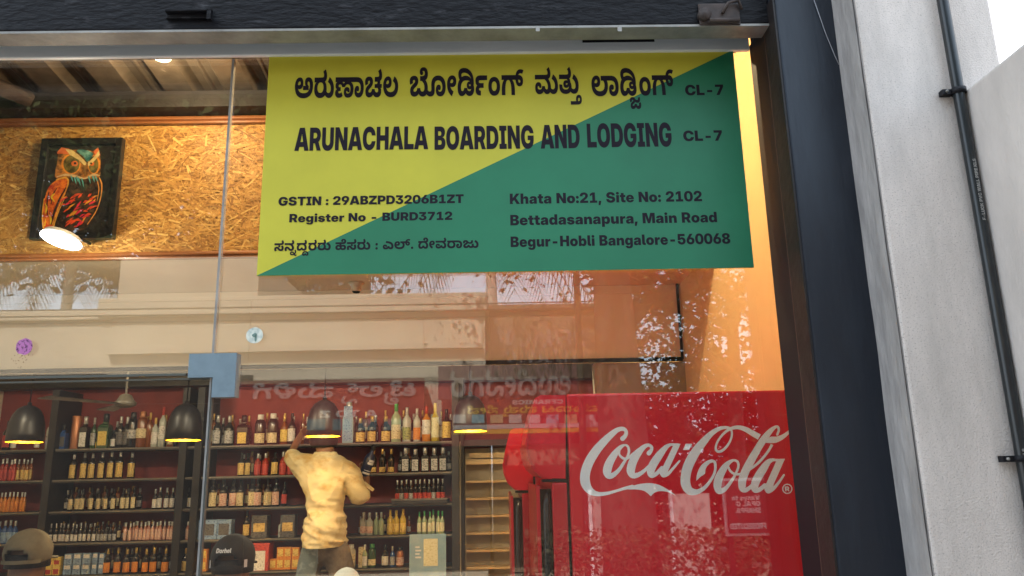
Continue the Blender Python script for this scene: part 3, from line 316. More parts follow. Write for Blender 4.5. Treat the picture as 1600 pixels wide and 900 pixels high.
47:[1258,[[249,-12,205,-9,165,-2,131,11,100,29,75,51,56,77,41,108,33,141,30,177,32,210,40,239,53,266,70,289,91,308,116,324,145,335,177,342,211,344,257,341,294,331,323,314,343,291,355,264,359,232,358,221,357,210,354,199,351,188,347,178,344,170,235,178,236,181,237,184,237,188,238,191,238,194,238,197,237,206,235,213,230,219,224,224,217,227,207,228,196,226,187,223,178,216,172,208,168,198,167,186,170,168,178,153,193,141,213,133,241,128,274,126,311,129,341,138,363,153,380,173,392,198,398,227,542,227,547,195,555,170,569,151,585,138,603,130,624,128,646,130,663,138,676,151,684,168,689,188,691,210,690,231,686,252,680,273,671,293,660,312,646,331,631,349,613,366,593,382,572,397,549,411,525,423,710,448,738,426,764,403,787,379,807,354,823,326,836,297,846,266,852,233,854,198,851,150,841,108,826,74,805,46,781,24,753,8,722,-3,690,-10,656,-12,622,-11,591,-6,564,1,539,11,516,24,495,40,475,58,456,80,437,104,504,100,481,76,457,55,434,37,409,21,382,9,354,0,323,-7,288,-11],[30,423,30,560,574,560,605,561,629,562,646,564,659,567,670,570,679,574,686,579,691,585,694,592,697,599,698,607,698,617,697,634,693,650,686,667,676,683,663,701,648,720,769,792,799,752,821,716,836,684,846,653,852,622,854,590,853,571,849,551,844,531,836,511,825,493,810,477,789,460,764,446,735,436,701,429,660,424,611,423],[979,-12,925,-8,876,4,832,24,790,51,749,86,707,127,794,227,818,199,841,175,866,155,892,140,921,131,954,128,986,131,1012,141,1034,157,1049,178,1059,205,1062,237,1060,269,1052,297,1040,323,1024,347,1005,368,982,387,956,405,929,422,899,437,984,573,1027,550,1068,524,1106,494,1139,460,1168,423,1192,382,1210,337,1221,288,1225,236,1222,188,1213,144,1198,105,1177,70,1149,41,1116,18,1077,1,1031,-9]]],
38:[706,[[364,-12,305,-10,252,-4,206,6,166,19,132,35,104,54,81,76,62,101,49,128,39,157,34,188,32,220,32,227,33,235,33,245,34,256,36,267,38,278,194,259,193,256,193,252,192,249,192,245,192,242,192,239,192,226,194,212,197,198,201,184,208,171,218,158,231,147,248,137,269,129,295,123,326,119,363,118,392,119,418,121,441,125,461,131,478,137,492,146,503,155,513,166,520,177,525,189,528,202,528,216,528,227,526,237,522,247,518,256,512,265,506,272,504,274,502,276,500,278,498,280,496,282,494,284,483,290,472,295,460,298,447,301,434,302,421,303,405,302,393,299,385,295,380,290,377,285,376,279,377,272,380,267,385,262,393,259,402,257,413,256,424,257,435,259,445,264,454,269,462,277,469,287,474,299,477,312,478,328,477,349,473,367,466,382,457,396,446,407,434,418,421,426,406,434,391,441,521,490,549,469,572,447,592,423,608,396,617,367,620,335,620,332,620,328,620,324,619,320,619,317,619,314,590,284,578,264,565,244,550,225,532,208,512,193,488,180,461,171,430,165,394,163,345,167,306,178,277,196,258,219,246,246,242,277,244,296,249,315,257,332,269,349,286,363,307,375,332,384,363,389,399,391,422,391,444,388,465,384,485,379,505,370,527,359,530,359,532,360,533,363,534,367,535,370,536,374,538,377,539,379,541,379,582,361,616,338,641,309,659,275,670,239,673,201,671,166,664,134,651,106,635,80,613,58,588,39,559,23,526,10,490,1,451,-6,409,-11],[33,423,33,560,395,560,425,561,449,562,467,564,480,567,490,570,498,574,505,579,511,585,514,592,516,599,518,607,518,617,517,634,513,650,506,667,496,683,483,701,468,720,589,792,619,752,641,716,656,684,666,653,672,622,673,590,672,571,669,551,664,531,656,511,645,493,630,477,609,460,584,446,555,436,521,429,480,424,431,423]]],
111:[47,[[100,-175,99,-201,94,-223,87,-242,77,-259,64,-274,50,-287,29,-301,6,-311,-20,-318,-51,-323,-88,-326,-132,-327,-482,-327,-482,-223,-171,-223,-192,-235,-194,-226,-196,-216,-198,-206,-200,-195,-201,-183,-201,-171,-199,-150,-194,-129,-185,-109,-172,-90,-155,-73,-135,-59,-110,-47,-81,-41,-47,-38,-1,-43,36,-56,64,-78,84,-107,96,-139],[-101,-185,-101,-195,-100,-204,-98,-212,-96,-220,-93,-228,-91,-234,-109,-223,-72,-223,-51,-222,-33,-219,-18,-212,-8,-203,-1,-190,1,-173,0,-161,-4,-150,-11,-141,-21,-134,-33,-130,-47,-129,-64,-130,-77,-136,-87,-145,-95,-157,-99,-170]]],
159:[858,[[431,-12,350,-7,277,7,213,30,158,61,113,100,77,146,51,197,36,254,31,315,34,367,45,413,63,454,87,489,117,518,152,541,192,558,236,568,283,571,320,569,353,562,382,550,407,534,427,515,443,491,455,465,461,436,464,404,461,372,454,343,442,317,426,295,404,276,379,261,349,250,315,243,276,241,249,242,223,246,200,253,178,261,158,271,141,282,125,293,111,304,100,315,124,427,131,416,139,405,149,394,160,384,172,374,185,366,201,360,217,356,235,355,261,356,282,361,298,370,309,381,316,394,318,410,317,424,313,435,306,444,296,451,285,455,272,456,257,454,242,450,228,442,216,431,205,416,195,397,188,375,184,347,183,315,186,282,194,251,209,222,229,196,256,173,290,155,330,141,377,133,430,130,478,132,520,138,557,148,589,162,616,180,637,201,653,227,662,255,665,288,662,327,652,361,636,390,615,415,588,436,556,453,660,536,695,515,726,493,753,469,775,444,794,417,808,388,819,356,825,323,827,287,823,234,810,184,788,137,756,94,714,58,661,28,597,6,521,-8],[493,423,493,560,716,560,716,423]]],
103:[76,[[-251,-377,-287,-374,-317,-365,-340,-350,-356,-331,-366,-310,-369,-286,-367,-263,-361,-242,-350,-224,-333,-207,-307,-189,-273,-172,-257,-164,-246,-157,-238,-152,-233,-147,-231,-142,-230,-137,-230,-133,-233,-130,-236,-127,-242,-125,-250,-123,-260,-123,-270,-123,-279,-125,-287,-128,-292,-131,-295,-137,-296,-143,-296,-146,-295,-149,-294,-152,-293,-156,-292,-159,-291,-162,-378,-190,-382,-180,-386,-170,-390,-159,-392,-148,-394,-138,-394,-127,-390,-104,-379,-84,-360,-66,-334,-53,-299,-46,-257,-43,-226,-44,-200,-49,-180,-56,-163,-65,-151,-76,-142,-88,-136,-101,-132,-114,-131,-126,-132,-140,-134,-153,-137,-165,-143,-176,-152,-188,-163,-199,-178,-210,-198,-222,-222,-234,-240,-242,-252,-249,-260,-255,-264,-259,-266,-264,-267,-270,-266,-274,-264,-278,-260,-281,-255,-284,-248,-285,-239,-286,-218,-284,-200,-278,-188,-269,-178,-258,-171,-247,-167,-235,-69,-235,-64,-250,-58,-263,-50,-273,-39,-280,-25,-284,-8,-286,6,-285,17,-282,26,-277,33,-270,38,-261,39,-250,39,-244,38,-238,36,-232,34,-227,32,-222,29,-217,117,-185,125,-197,132,-210,137,-224,140,-239,142,-253,143,-268,139,-299,127,-326,108,-348,81,-364,47,-374,6,-377,-17,-376,-38,-373,-58,-367,-75,-359,-91,-349,-107,-336,-122,-321,-137,-304,-153,-283,-77,-278,-96,-303,-115,-324,-134,-340,-152,-353,-171,-363,-189,-369,-208,-374,-229,-376],[-27,-205,-66,-203,-100,-197,-126,-185,-148,-172,-166,-157,-181,-142,-192,-101,-154,-74,-138,-90,-121,-103,-104,-113,-86,-120,-67,-125,-46,-126,-32,-125,-20,-122,-10,-118,-3,-111,2,-102,3,-91,3,-86,2,-81,1,-76,0,-72,-2,-68,-4,-64,87,-43,92,-51,95,-61,98,-72,101,-83,102,-95,102,-108,99,-135,88,-159,70,-179,45,-194,12,-203]]],
56:[784,[[534,-12,499,-10,468,-5,439,3,413,15,388,30,365,48,342,68,319,92,296,118,285,131,276,142,268,151,261,158,254,163,248,167,242,170,236,172,229,172,218,171,208,167,201,160,196,151,192,141,191,129,193,113,196,97,202,82,210,66,219,49,231,31,86,-24,70,-1,57,25,45,53,36,82,31,110,29,136,32,169,39,199,50,227,67,251,88,272,113,289,144,301,179,309,219,311,243,310,266,306,287,300,308,292,329,280,350,265,371,247,393,225,416,199,429,185,441,172,453,160,465,151,476,142,488,136,500,132,512,129,526,128,544,130,560,136,572,146,580,161,586,179,587,200,586,223,581,246,573,271,563,296,551,319,536,342,680,400,701,367,719,332,733,297,742,261,748,224,750,188,744,127,725,78,694,39,651,10,598,-6],[405,263,381,265,361,272,345,284,333,300,325,318,323,338,325,359,333,378,345,394,361,406,382,413,405,415,428,413,448,406,465,394,478,378,485,359,488,338,485,317,478,299,466,284,449,272,429,265],[31,423,31,560,471,560,502,561,526,562,543,564,556,567,567,570,575,574,582,579,587,585,591,592,593,599,594,607,595,617,593,634,589,650,582,667,572,683,560,701,544,720,666,792,695,752,718,716,733,684,742,653,748,622,750,590,749,571,746,551,740,531,733,511,721,493,707,477,685,460,660,446,632,436,597,429,556,424,507,423]]],
42:[785,[[532,-12,498,-10,467,-5,439,3,413,15,388,29,365,47,342,68,319,92,296,118,285,131,276,142,268,151,261,158,254,163,248,167,242,170,236,172,229,172,218,171,208,167,201,160,196,151,192,141,191,129,193,113,196,97,202,82,210,66,219,49,231,31,86,-24,70,-1,57,25,45,53,36,82,31,110,29,136,32,169,39,199,50,227,67,251,88,272,113,289,144,301,179,309,219,311,256,308,290,301,321,287,352,268,383,241,415,206,430,189,444,174,456,162,468,151,479,142,491,136,502,131,514,129,527,128,544,130,559,137,571,148,580,164,585,184,587,209,585,237,578,265,566,292,551,318,532,343,509,366,482,387,453,406,421,423,31,423,31,560,471,560,501,561,525,562,543,564,556,567,566,570,575,574,582,579,587,585,590,592,592,599,594,607,594,617,593,634,589,650,582,667,572,683,559,701,544,720,666,792,695,752,717,716,732,684,742,653,747,622,749,590,748,571,745,551,740,531,732,511,721,493,706,477,689,463,671,452,651,443,629,437,605,431,578,427,555,429,605,448,634,426,660,403,683,379,703,353,719,326,732,297,742,266,748,234,750,199,744,134,725,82,693,41,650,11,597,-6]]],
115:[133,[[-178,-52,-147,-54,-119,-60,-95,-69,-72,-83,-50,-100,-30,-121,-11,-146,8,-175,27,-208,38,-226,47,-241,56,-253,65,-262,74,-269,84,-274,95,-276,108,-278,122,-279,128,-279,136,-278,144,-277,152,-275,158,-273,164,-271,179,-363,172,-366,163,-369,152,-372,141,-374,128,-376,115,-376,88,-375,64,-371,44,-365,26,-355,10,-344,-4,-329,-17,-311,-31,-290,-45,-267,-58,-241,-71,-218,-84,-198,-97,-182,-110,-168,-124,-157,-139,-150,-154,-145,-171,-144,-188,-145,-201,-149,-212,-156,-220,-165,-225,-175,-226,-188,-225,-196,-223,-204,-219,-212,-213,-220,-205,-226,-194,-232,-180,-236,-163,-239,-142,-240,-106,-237,-74,-229,-46,-216,-22,-199,-2,-179,14,-156,25,-131,32,-105,35,-79,34,-55,31,-34,26,-16,19,1,12,18,4,34,95,80,110,56,122,32,130,8,136,-19,139,-47,140,-78,138,-117,129,-153,115,-186,96,-216,73,-242,47,-266,17,-285,-14,-302,-48,-315,-83,-324,-118,-329,-154,-331,-194,-329,-229,-322,-258,-311,-282,-296,-301,-278,-316,-258,-326,-235,-332,-211,-334,-186,-329,-149,-315,-117,-291,-89,-260,-69,-222,-56]]],
40:[836,[[232,-12,176,-6,128,13,88,45,59,89,41,144,35,211,37,246,42,280,52,311,64,340,81,367,101,392,124,414,152,434,183,451,204,423,35,423,35,560,522,560,552,561,576,562,594,564,607,567,618,570,626,574,633,579,638,585,642,592,644,599,646,607,646,617,645,634,640,650,633,667,623,683,611,701,595,720,717,792,747,752,769,716,784,684,793,653,799,622,801,590,800,571,796,551,791,531,783,511,772,493,758,477,750,470,741,463,731,457,721,451,711,446,699,441,687,437,674,434,660,431,673,445,700,429,724,410,744,388,762,364,776,337,787,309,794,278,799,246,801,212,795,145,777,89,747,45,706,13,658,-6,601,-12,568,-11,538,-6,511,1,486,12,464,25,443,40,423,59,404,80,385,104,459,111,435,82,411,57,388,37,365,21,342,8,317,-1,291,-7,263,-11],[267,128,288,131,307,140,322,155,334,175,342,199,346,227,491,227,495,195,504,170,518,151,534,138,551,130,569,128,589,130,606,138,620,151,630,169,636,194,638,224,637,249,633,274,625,298,615,321,602,342,586,362,566,379,544,394,519,406,491,416,460,421,426,423,409,423,376,421,346,416,319,407,294,395,272,381,253,364,236,344,223,323,212,300,204,275,199,249,198,223,200,193,206,169,216,151,230,138,247,130]]],
113:[50,[[-246,-377,-272,-375,-295,-369,-315,-358,-332,-344,-346,-326,-357,-307,-364,-285,-369,-262,-370,-238,-367,-199,-356,-165,-339,-134,-316,-107,-288,-84,-254,-66,-215,-53,-173,-46,-127,-43,-79,-46,-35,-54,3,-67,37,-86,65,-109,87,-136,103,-167,113,-201,117,-238,115,-261,111,-283,104,-305,94,-325,81,-342,64,-357,44,-368,20,-375,-7,-377,-30,-376,-51,-373,-69,-367,-85,-359,-100,-349,-115,-337,-129,-323,-145,-308,-161,-290,-96,-293,-109,-308,-122,-322,-135,-335,-149,-347,-164,-357,-181,-366,-200,-372,-221,-376],[-224,-286,-210,-284,-198,-278,-189,-269,-182,-257,-178,-243,-175,-227,-78,-227,-75,-245,-70,-259,-63,-271,-53,-279,-42,-284,-30,-286,-17,-284,-7,-280,1,-273,8,-263,11,-250,13,-236,11,-216,5,-198,-4,-182,-17,-168,-32,-157,-51,-147,-71,-140,-95,-136,-120,-134,-131,-134,-157,-136,-180,-140,-202,-147,-220,-156,-236,-168,-249,-181,-258,-197,-264,-215,-266,-234,-264,-250,-261,-263,-254,-273,-246,-280,-236,-284]]],
3:[288,[]],
271:[881,[[261,-12,191,-6,133,11,89,40,57,78,37,125,31,180,37,234,56,280,88,319,132,349,187,367,253,373,280,372,304,369,324,364,342,357,358,348,372,338,384,327,395,316,404,303,374,277,376,281,376,285,377,289,377,294,377,298,377,302,377,317,374,333,370,348,365,363,357,376,347,389,335,400,320,410,303,418,283,424,260,428,234,430,427,447,441,442,455,434,468,425,480,413,490,400,499,385,506,368,510,350,512,331,511,322,511,313,509,304,507,295,505,285,501,275,485,311,493,321,504,331,516,340,530,349,547,357,567,364,589,369,613,372,641,373,702,367,753,349,795,320,825,281,843,233,850,177,843,124,825,79,793,40,749,11,690,-6,617,-12,585,-11,556,-7,529,-1,505,8,483,18,463,30,445,44,430,60,416,77,462,78,448,61,433,46,417,32,398,19,376,8,352,0,325,-7,295,-11],[277,116,304,118,325,123,342,133,354,146,361,162,363,180,361,200,354,216,341,229,325,239,304,244,279,246,260,245,244,242,230,238,218,232,209,224,201,215,196,205,193,194,192,181,195,161,202,145,215,132,232,123,253,118],[602,116,628,118,650,123,667,133,679,146,686,161,688,180,687,193,684,205,679,216,672,225,662,232,651,238,638,243,623,245,606,246,578,244,556,238,539,227,527,214,519,198,517,181,520,161,527,145,540,132,557,123,577,118],[32,423,32,560,559,560,591,561,617,563,638,566,654,571,668,577,679,584,686,591,692,600,696,608,699,618,701,628,701,639,699,655,694,671,684,684,671,695,654,701,633,703,615,701,599,697,585,689,573,677,567,663,564,646,564,643,565,639,565,635,565,631,566,627,567,621,521,679,527,686,534,691,541,695,548,697,555,698,562,699,578,697,592,692,605,684,615,673,621,660,623,645,621,627,615,613,604,601,589,593,570,587,546,586,521,588,499,596,483,609,470,627,463,649,460,675,462,697,469,718,480,739,495,758,515,775,540,790,569,800,604,807,643,809,686,806,723,798,756,783,785,764,808,741,826,714,839,684,847,651,850,617,848,584,842,555,832,531,819,509,804,489,786,472,772,463,756,454,738,447,717,440,694,434,668,429,639,426,607,424,571,423]]],
429:[314,[[66,75,69,104,78,126,93,142,112,153,134,160,158,162,182,160,203,153,222,142,237,126,246,104,249,75,246,47,237,25,222,9,203,-3,182,-10,158,-12,134,-10,112,-3,93,9,78,25,69,47],[66,376,69,405,78,428,93,444,112,455,134,461,158,463,182,461,203,455,222,444,237,428,246,405,249,376,246,348,237,326,222,310,203,298,182,292,158,289,134,292,112,298,93,310,78,326,69,348]]],
17:[878,[[648,-12,614,-11,584,-6,557,1,532,12,509,25,488,40,468,59,449,80,431,104,499,100,475,76,452,55,428,37,403,21,377,9,348,0,317,-7,282,-11,243,-12,199,-9,160,-2,125,11,95,29,70,51,50,77,35,108,27,141,24,177,26,210,34,239,47,266,64,289,86,308,111,324,140,335,171,342,206,344,251,341,288,331,317,314,337,291,348,264,352,232,352,221,351,210,348,199,345,188,342,178,338,170,230,178,231,181,231,184,232,188,232,191,232,194,232,197,231,206,229,213,224,219,218,224,210,227,201,228,190,226,181,223,172,216,166,208,162,198,161,186,163,168,172,153,187,141,207,133,235,128,269,126,306,129,335,138,357,153,374,173,385,198,392,227,536,227,540,195,549,170,562,151,578,138,596,130,616,128,639,131,657,139,670,152,678,170,683,191,685,215,682,253,671,287,655,318,632,346,603,370,568,390,528,407,483,421,432,432,378,440,319,445,256,447,269,593,349,590,423,583,491,573,551,558,606,540,654,518,697,494,734,466,765,436,791,403,812,369,827,332,839,294,845,254,847,213,845,163,836,119,821,83,801,53,777,29,749,11,718,-2,684,-9]]],
196:[1249,[[431,-12,350,-7,277,7,213,30,158,61,113,100,77,146,51,197,36,254,31,315,34,367,45,413,63,454,87,489,117,518,152,541,192,558,236,568,283,571,320,569,353,562,382,550,407,534,427,515,443,491,455,465,461,436,464,404,461,372,454,343,442,317,426,295,404,276,379,261,349,250,315,243,276,241,249,242,223,246,200,253,178,261,158,271,141,282,125,293,111,304,100,315,124,427,131,416,139,405,149,394,160,384,172,374,185,366,201,360,217,356,235,355,261,356,282,361,298,370,309,381,316,394,318,410,317,424,313,435,306,444,296,451,285,455,272,456,257,454,242,450,228,442,216,431,205,416,195,397,188,375,184,347,183,315,186,282,194,251,209,222,229,196,256,173,290,155,330,141,377,133,430,130,478,132,520,138,557,148,589,162,616,180,637,201,653,227,662,255,665,288,662,327,652,361,636,390,615,415,588,436,556,453,660,536,695,515,726,493,753,469,775,444,794,417,808,388,819,356,825,323,827,287,823,234,810,184,788,137,756,94,714,58,661,28,597,6,521,-8],[493,423,493,560,716,560,716,423],[1063,238,1008,244,960,262,921,292,893,333,875,385,870,447,870,466,873,519,883,566,900,607,923,641,951,669,985,691,1022,707,1063,717,1107,720,1141,719,1171,716,1198,710,1222,703,1244,695,1263,686,1197,587,1184,593,1171,598,1158,602,1144,605,1128,607,1111,608,1091,606,1073,602,1055,594,1040,583,1027,569,1016,551,1009,529,1004,502,1002,472,1002,424,1004,402,1008,383,1016,366,1026,354,1041,346,1059,344,1070,345,1079,348,1087,353,1093,360,1097,369,1098,381,1098,387,1096,394,1094,399,1091,404,1087,408,1083,411,1076,415,1068,418,1059,420,1048,422,1036,423,1021,423,689,423,689,560,1010,560,1046,559,1078,555,1107,549,1134,540,1158,528,1180,511,1195,496,1208,479,1217,461,1225,440,1229,417,1231,392,1225,346,1210,307,1184,277,1149,255,1109,242]]],
417:[294,[[56,75,59,104,68,126,83,142,102,153,124,160,148,162,172,160,193,153,212,142,227,126,236,104,239,75,236,47,227,25,212,9,193,-3,172,-10,148,-12,124,-10,102,-3,83,9,68,25,59,47]]],
255:[836,[[232,-12,176,-6,128,13,88,45,59,89,41,144,35,211,37,246,42,280,52,311,64,340,81,367,101,392,124,414,152,434,183,451,204,423,35,423,35,560,510,560,542,561,568,563,589,566,605,571,619,577,630,584,637,591,643,600,647,608,650,618,652,628,652,639,650,655,645,671,636,684,622,695,605,701,584,703,566,701,550,697,536,689,525,677,518,663,515,646,516,643,516,639,516,635,516,631,517,627,518,621,472,679,478,686,485,691,492,695,499,697,507,698,513,699,529,697,543,692,556,684,566,673,572,660,574,645,572,627,566,613,555,601,540,593,521,587,497,586,472,588,450,596,434,609,421,627,414,649,411,675,413,697,420,718,431,739,446,758,466,775,491,790,520,800,555,807,594,809,637,806,674,798,708,783,736,764,759,741,777,714,790,684,798,651,801,617,799,584,793,555,783,531,770,509,755,489,737,472,727,465,715,458,703,451,688,445,672,440,653,435,669,451,697,434,722,414,743,391,761,366,775,339,786,310,794,279,799,246,801,212,795,145,777,89,747,45,706,13,658,-6,601,-12,568,-11,538,-6,511,1,486,12,464,25,443,40,423,59,404,80,385,104,459,111,435,82,411,57,388,37,365,21,342,8,317,-1,291,-7,263,-11],[267,128,288,131,307,140,322,155,334,175,342,199,346,227,491,227,495,195,504,170,518,151,534,138,551,130,569,128,589,130,606,138,620,151,631,169,637,194,639,224,638,249,633,274,626,298,616,321,602,342,586,362,567,379,545,394,520,406,491,416,460,421,426,423,409,423,376,421,346,416,319,407,294,395,272,381,253,364,236,344,223,323,212,300,204,275,199,249,198,223,200,193,206,169,216,151,230,138,247,130]]],
53:[888,[[249,-12,205,-9,165,-2,131,11,100,29,75,51,56,77,41,108,33,141,30,177,32,210,40,239,53,266,70,289,91,308,116,324,145,335,177,342,211,344,257,341,294,331,323,314,343,291,355,264,359,232,358,221,357,210,354,199,351,188,347,178,344,170,235,178,236,181,237,184,237,188,238,191,238,194,238,197,237,206,235,213,230,219,224,224,217,227,207,228,196,226,187,223,178,216,172,208,168,198,167,186,170,168,178,153,193,141,213,133,241,128,274,126,311,129,341,138,363,153,380,173,392,198,398,227,542,227,547,195,555,170,569,151,585,138,603,130,624,128,646,130,663,138,676,151,684,168,689,188,691,210,690,231,686,252,680,273,671,293,660,312,646,331,631,349,613,366,593,382,572,397,549,411,525,423,710,448,738,426,764,403,787,379,807,354,823,326,836,297,846,266,852,233,854,198,851,150,841,108,826,74,805,46,781,24,753,8,722,-3,690,-10,656,-12,622,-11,591,-6,564,1,539,11,516,24,495,40,475,58,456,80,437,104,504,100,481,76,457,55,434,37,409,21,382,9,354,0,323,-7,288,-11],[30,423,30,560,574,560,605,561,629,562,646,564,659,567,670,570,679,574,686,579,691,585,694,592,697,599,698,607,698,617,697,634,693,650,686,667,676,683,663,701,648,720,769,792,799,752,821,716,836,684,846,653,852,622,854,590,853,571,849,551,844,531,836,511,825,493,810,477,789,460,764,446,735,436,701,429,660,424,611,423]]],
158:[704,[[352,-12,289,-9,233,1,182,18,139,41,102,70,73,105,52,146,39,192,35,244,37,274,42,303,50,330,62,355,78,378,97,399,120,418,147,434,177,447,199,423,35,423,35,560,561,560,561,423,550,423,553,441,578,426,599,409,618,391,633,371,646,350,656,327,663,302,667,274,669,245,665,194,652,148,632,107,604,71,568,42,525,19,474,2,417,-9],[353,131,385,133,414,139,438,150,459,164,476,181,489,201,498,224,504,248,506,275,504,304,498,330,488,353,474,374,456,391,436,405,411,415,384,421,353,423,321,421,293,414,268,403,246,389,229,371,215,350,206,327,200,302,198,275,203,232,216,196,240,168,271,147,309,135]]],
30:[887,[[634,-12,587,-9,545,1,510,18,478,41,447,71,418,107,488,108,461,76,435,50,408,30,381,15,354,3,326,-4,298,-8,270,-11,241,-12,200,-10,165,-2,134,10,107,26,86,45,70,67,58,92,51,118,49,146,50,173,54,197,62,220,73,241,89,261,109,282,135,303,167,325,206,348,228,362,245,374,258,385,266,396,271,408,273,420,272,426,271,432,268,437,264,442,259,445,253,448,246,451,237,452,227,452,211,451,198,447,188,441,181,432,177,422,176,411,176,403,177,396,179,388,182,380,185,372,188,366,53,318,45,332,38,349,31,368,27,387,24,406,23,425,25,453,33,478,45,502,62,522,85,539,113,553,147,563,186,569,232,571,279,569,319,562,352,549,378,533,399,515,413,494,423,472,430,449,432,426,430,402,425,379,417,358,406,338,390,319,370,300,345,280,314,259,278,236,253,220,235,207,223,196,216,187,212,176,211,165,212,153,217,144,225,136,237,130,252,127,271,126,302,129,328,138,349,154,365,174,375,198,381,227,525,227,531,195,541,170,555,151,573,138,596,131,623,128,646,130,665,136,680,146,691,159,698,175,700,193,699,206,698,219,695,231,691,243,686,254,678,264,818,327,832,305,843,283,852,258,858,233,861,207,862,181,859,142,851,107,836,76,816,50,791,28,760,10,723,-2,681,-10],[587,294,546,296,510,301,478,310,450,322,425,335,403,351,384,369,367,387,351,405,333,470,394,516,420,485,446,459,475,438,504,423,534,414,564,411,586,413,605,419,621,429,633,442,640,460,642,481,642,491,641,501,640,509,638,518,636,526,634,534,774,571,781,558,786,543,791,525,795,507,797,487,798,467,795,436,787,407,774,380,755,355,732,335,703,317,669,305,630,297]]],
13:[1363,[[1060,-12,1021,-10,984,-5,949,3,916,15,886,33,860,55,848,69,837,84,827,100,818,118,811,138,805,162,800,188,798,217,797,250,797,317,796,346,795,369,792,387,788,401,783,412,776,421,771,426,765,429,759,432,752,434,744,436,736,436,724,435,714,432,704,427,696,420,690,412,685,401,681,389,679,375,678,359,678,345,679,332,680,318,682,304,683,291,684,278,685,264,685,250,685,236,681,181,668,134,647,93,618,60,582,33,540,13,492,-1,439,-9,381,-12,309,-7,245,6,189,29,141,60,101,98,70,143,48,193,35,249,31,308,34,362,45,409,63,451,87,487,117,517,152,541,192,558,235,568,282,571,319,569,352,562,381,550,406,534,426,515,442,491,454,465,461,436,463,404,461,372,454,343,441,317,425,295,403,276,378,261,348,250,314,243,276,241,249,242,224,246,201,253,179,261,158,271,140,282,124,293,111,304,99,315,124,427,131,417,138,406,147,395,158,384,170,375,183,366,199,360,216,356,235,355,261,356,282,361,298,370,309,381,315,394,318,410,316,423,312,435,305,444,296,451,285,455,272,456,248,452,226,441,208,421,193,394,184,360,181,319,181,308,182,288,186,269,191,248,198,228,209,208,222,190,239,172,259,158,283,145,310,136,342,130,379,128,410,130,438,135,461,143,481,154,497,169,509,186,517,206,523,229,524,254,524,270,524,285,523,300,522,315,521,330,519,346,518,362,518,379,517,398,520,430,528,459,542,487,561,511,585,532,615,549,651,561,692,569,738,571,765,571,791,568,816,563,839,556,861,546,881,534,897,521,912,506,924,490,935,472,943,452,949,429,954,402,957,371,958,336,958,261,958,235,960,213,964,196,969,182,975,169,983,158,993,148,1005,141,1018,135,1033,131,1048,129,1064,128,1085,129,1104,134,1121,141,1135,150,1147,163,1156,178,1162,195,1166,214,1167,236,1165,265,1159,293,1149,319,1136,344,1118,368,1098,391,1075,413,1048,434,1019,454,1124,573,1164,546,1201,516,1233,483,1262,448,1285,411,1304,372,1318,330,1327,286,1329,240,1326,192,1317,149,1301,109,1279,74,1250,44,1213,20,1170,2,1119,-8]]],
25:[716,[[359,423,337,421,317,416,300,406,285,393,272,378,260,360,251,339,242,317,235,293,231,277,227,259,224,239,222,218,220,195,218,169,217,142,216,112,216,80,216,0,46,0,46,117,47,166,51,213,59,257,70,299,85,337,105,371,131,402,163,427,201,448,230,423,41,423,41,560,392,560,422,561,446,562,464,564,477,567,487,570,496,574,503,579,508,585,511,592,514,599,515,607,515,617,514,634,510,650,503,667,493,683,480,701,464,720,586,792,616,752,638,717,653,684,663,653,669,622,671,589,669,567,665,545,658,523,647,502,633,483,614,465,591,450,563,439,528,431,545,441,579,413,606,383,627,351,643,317,654,281,662,243,667,203,670,161,671,118,671,0,500,0,500,78,500,113,499,145,498,174,496,201,494,225,491,247,488,266,484,284,480,300,467,334,452,364,434,389,414,408,388,419]]],
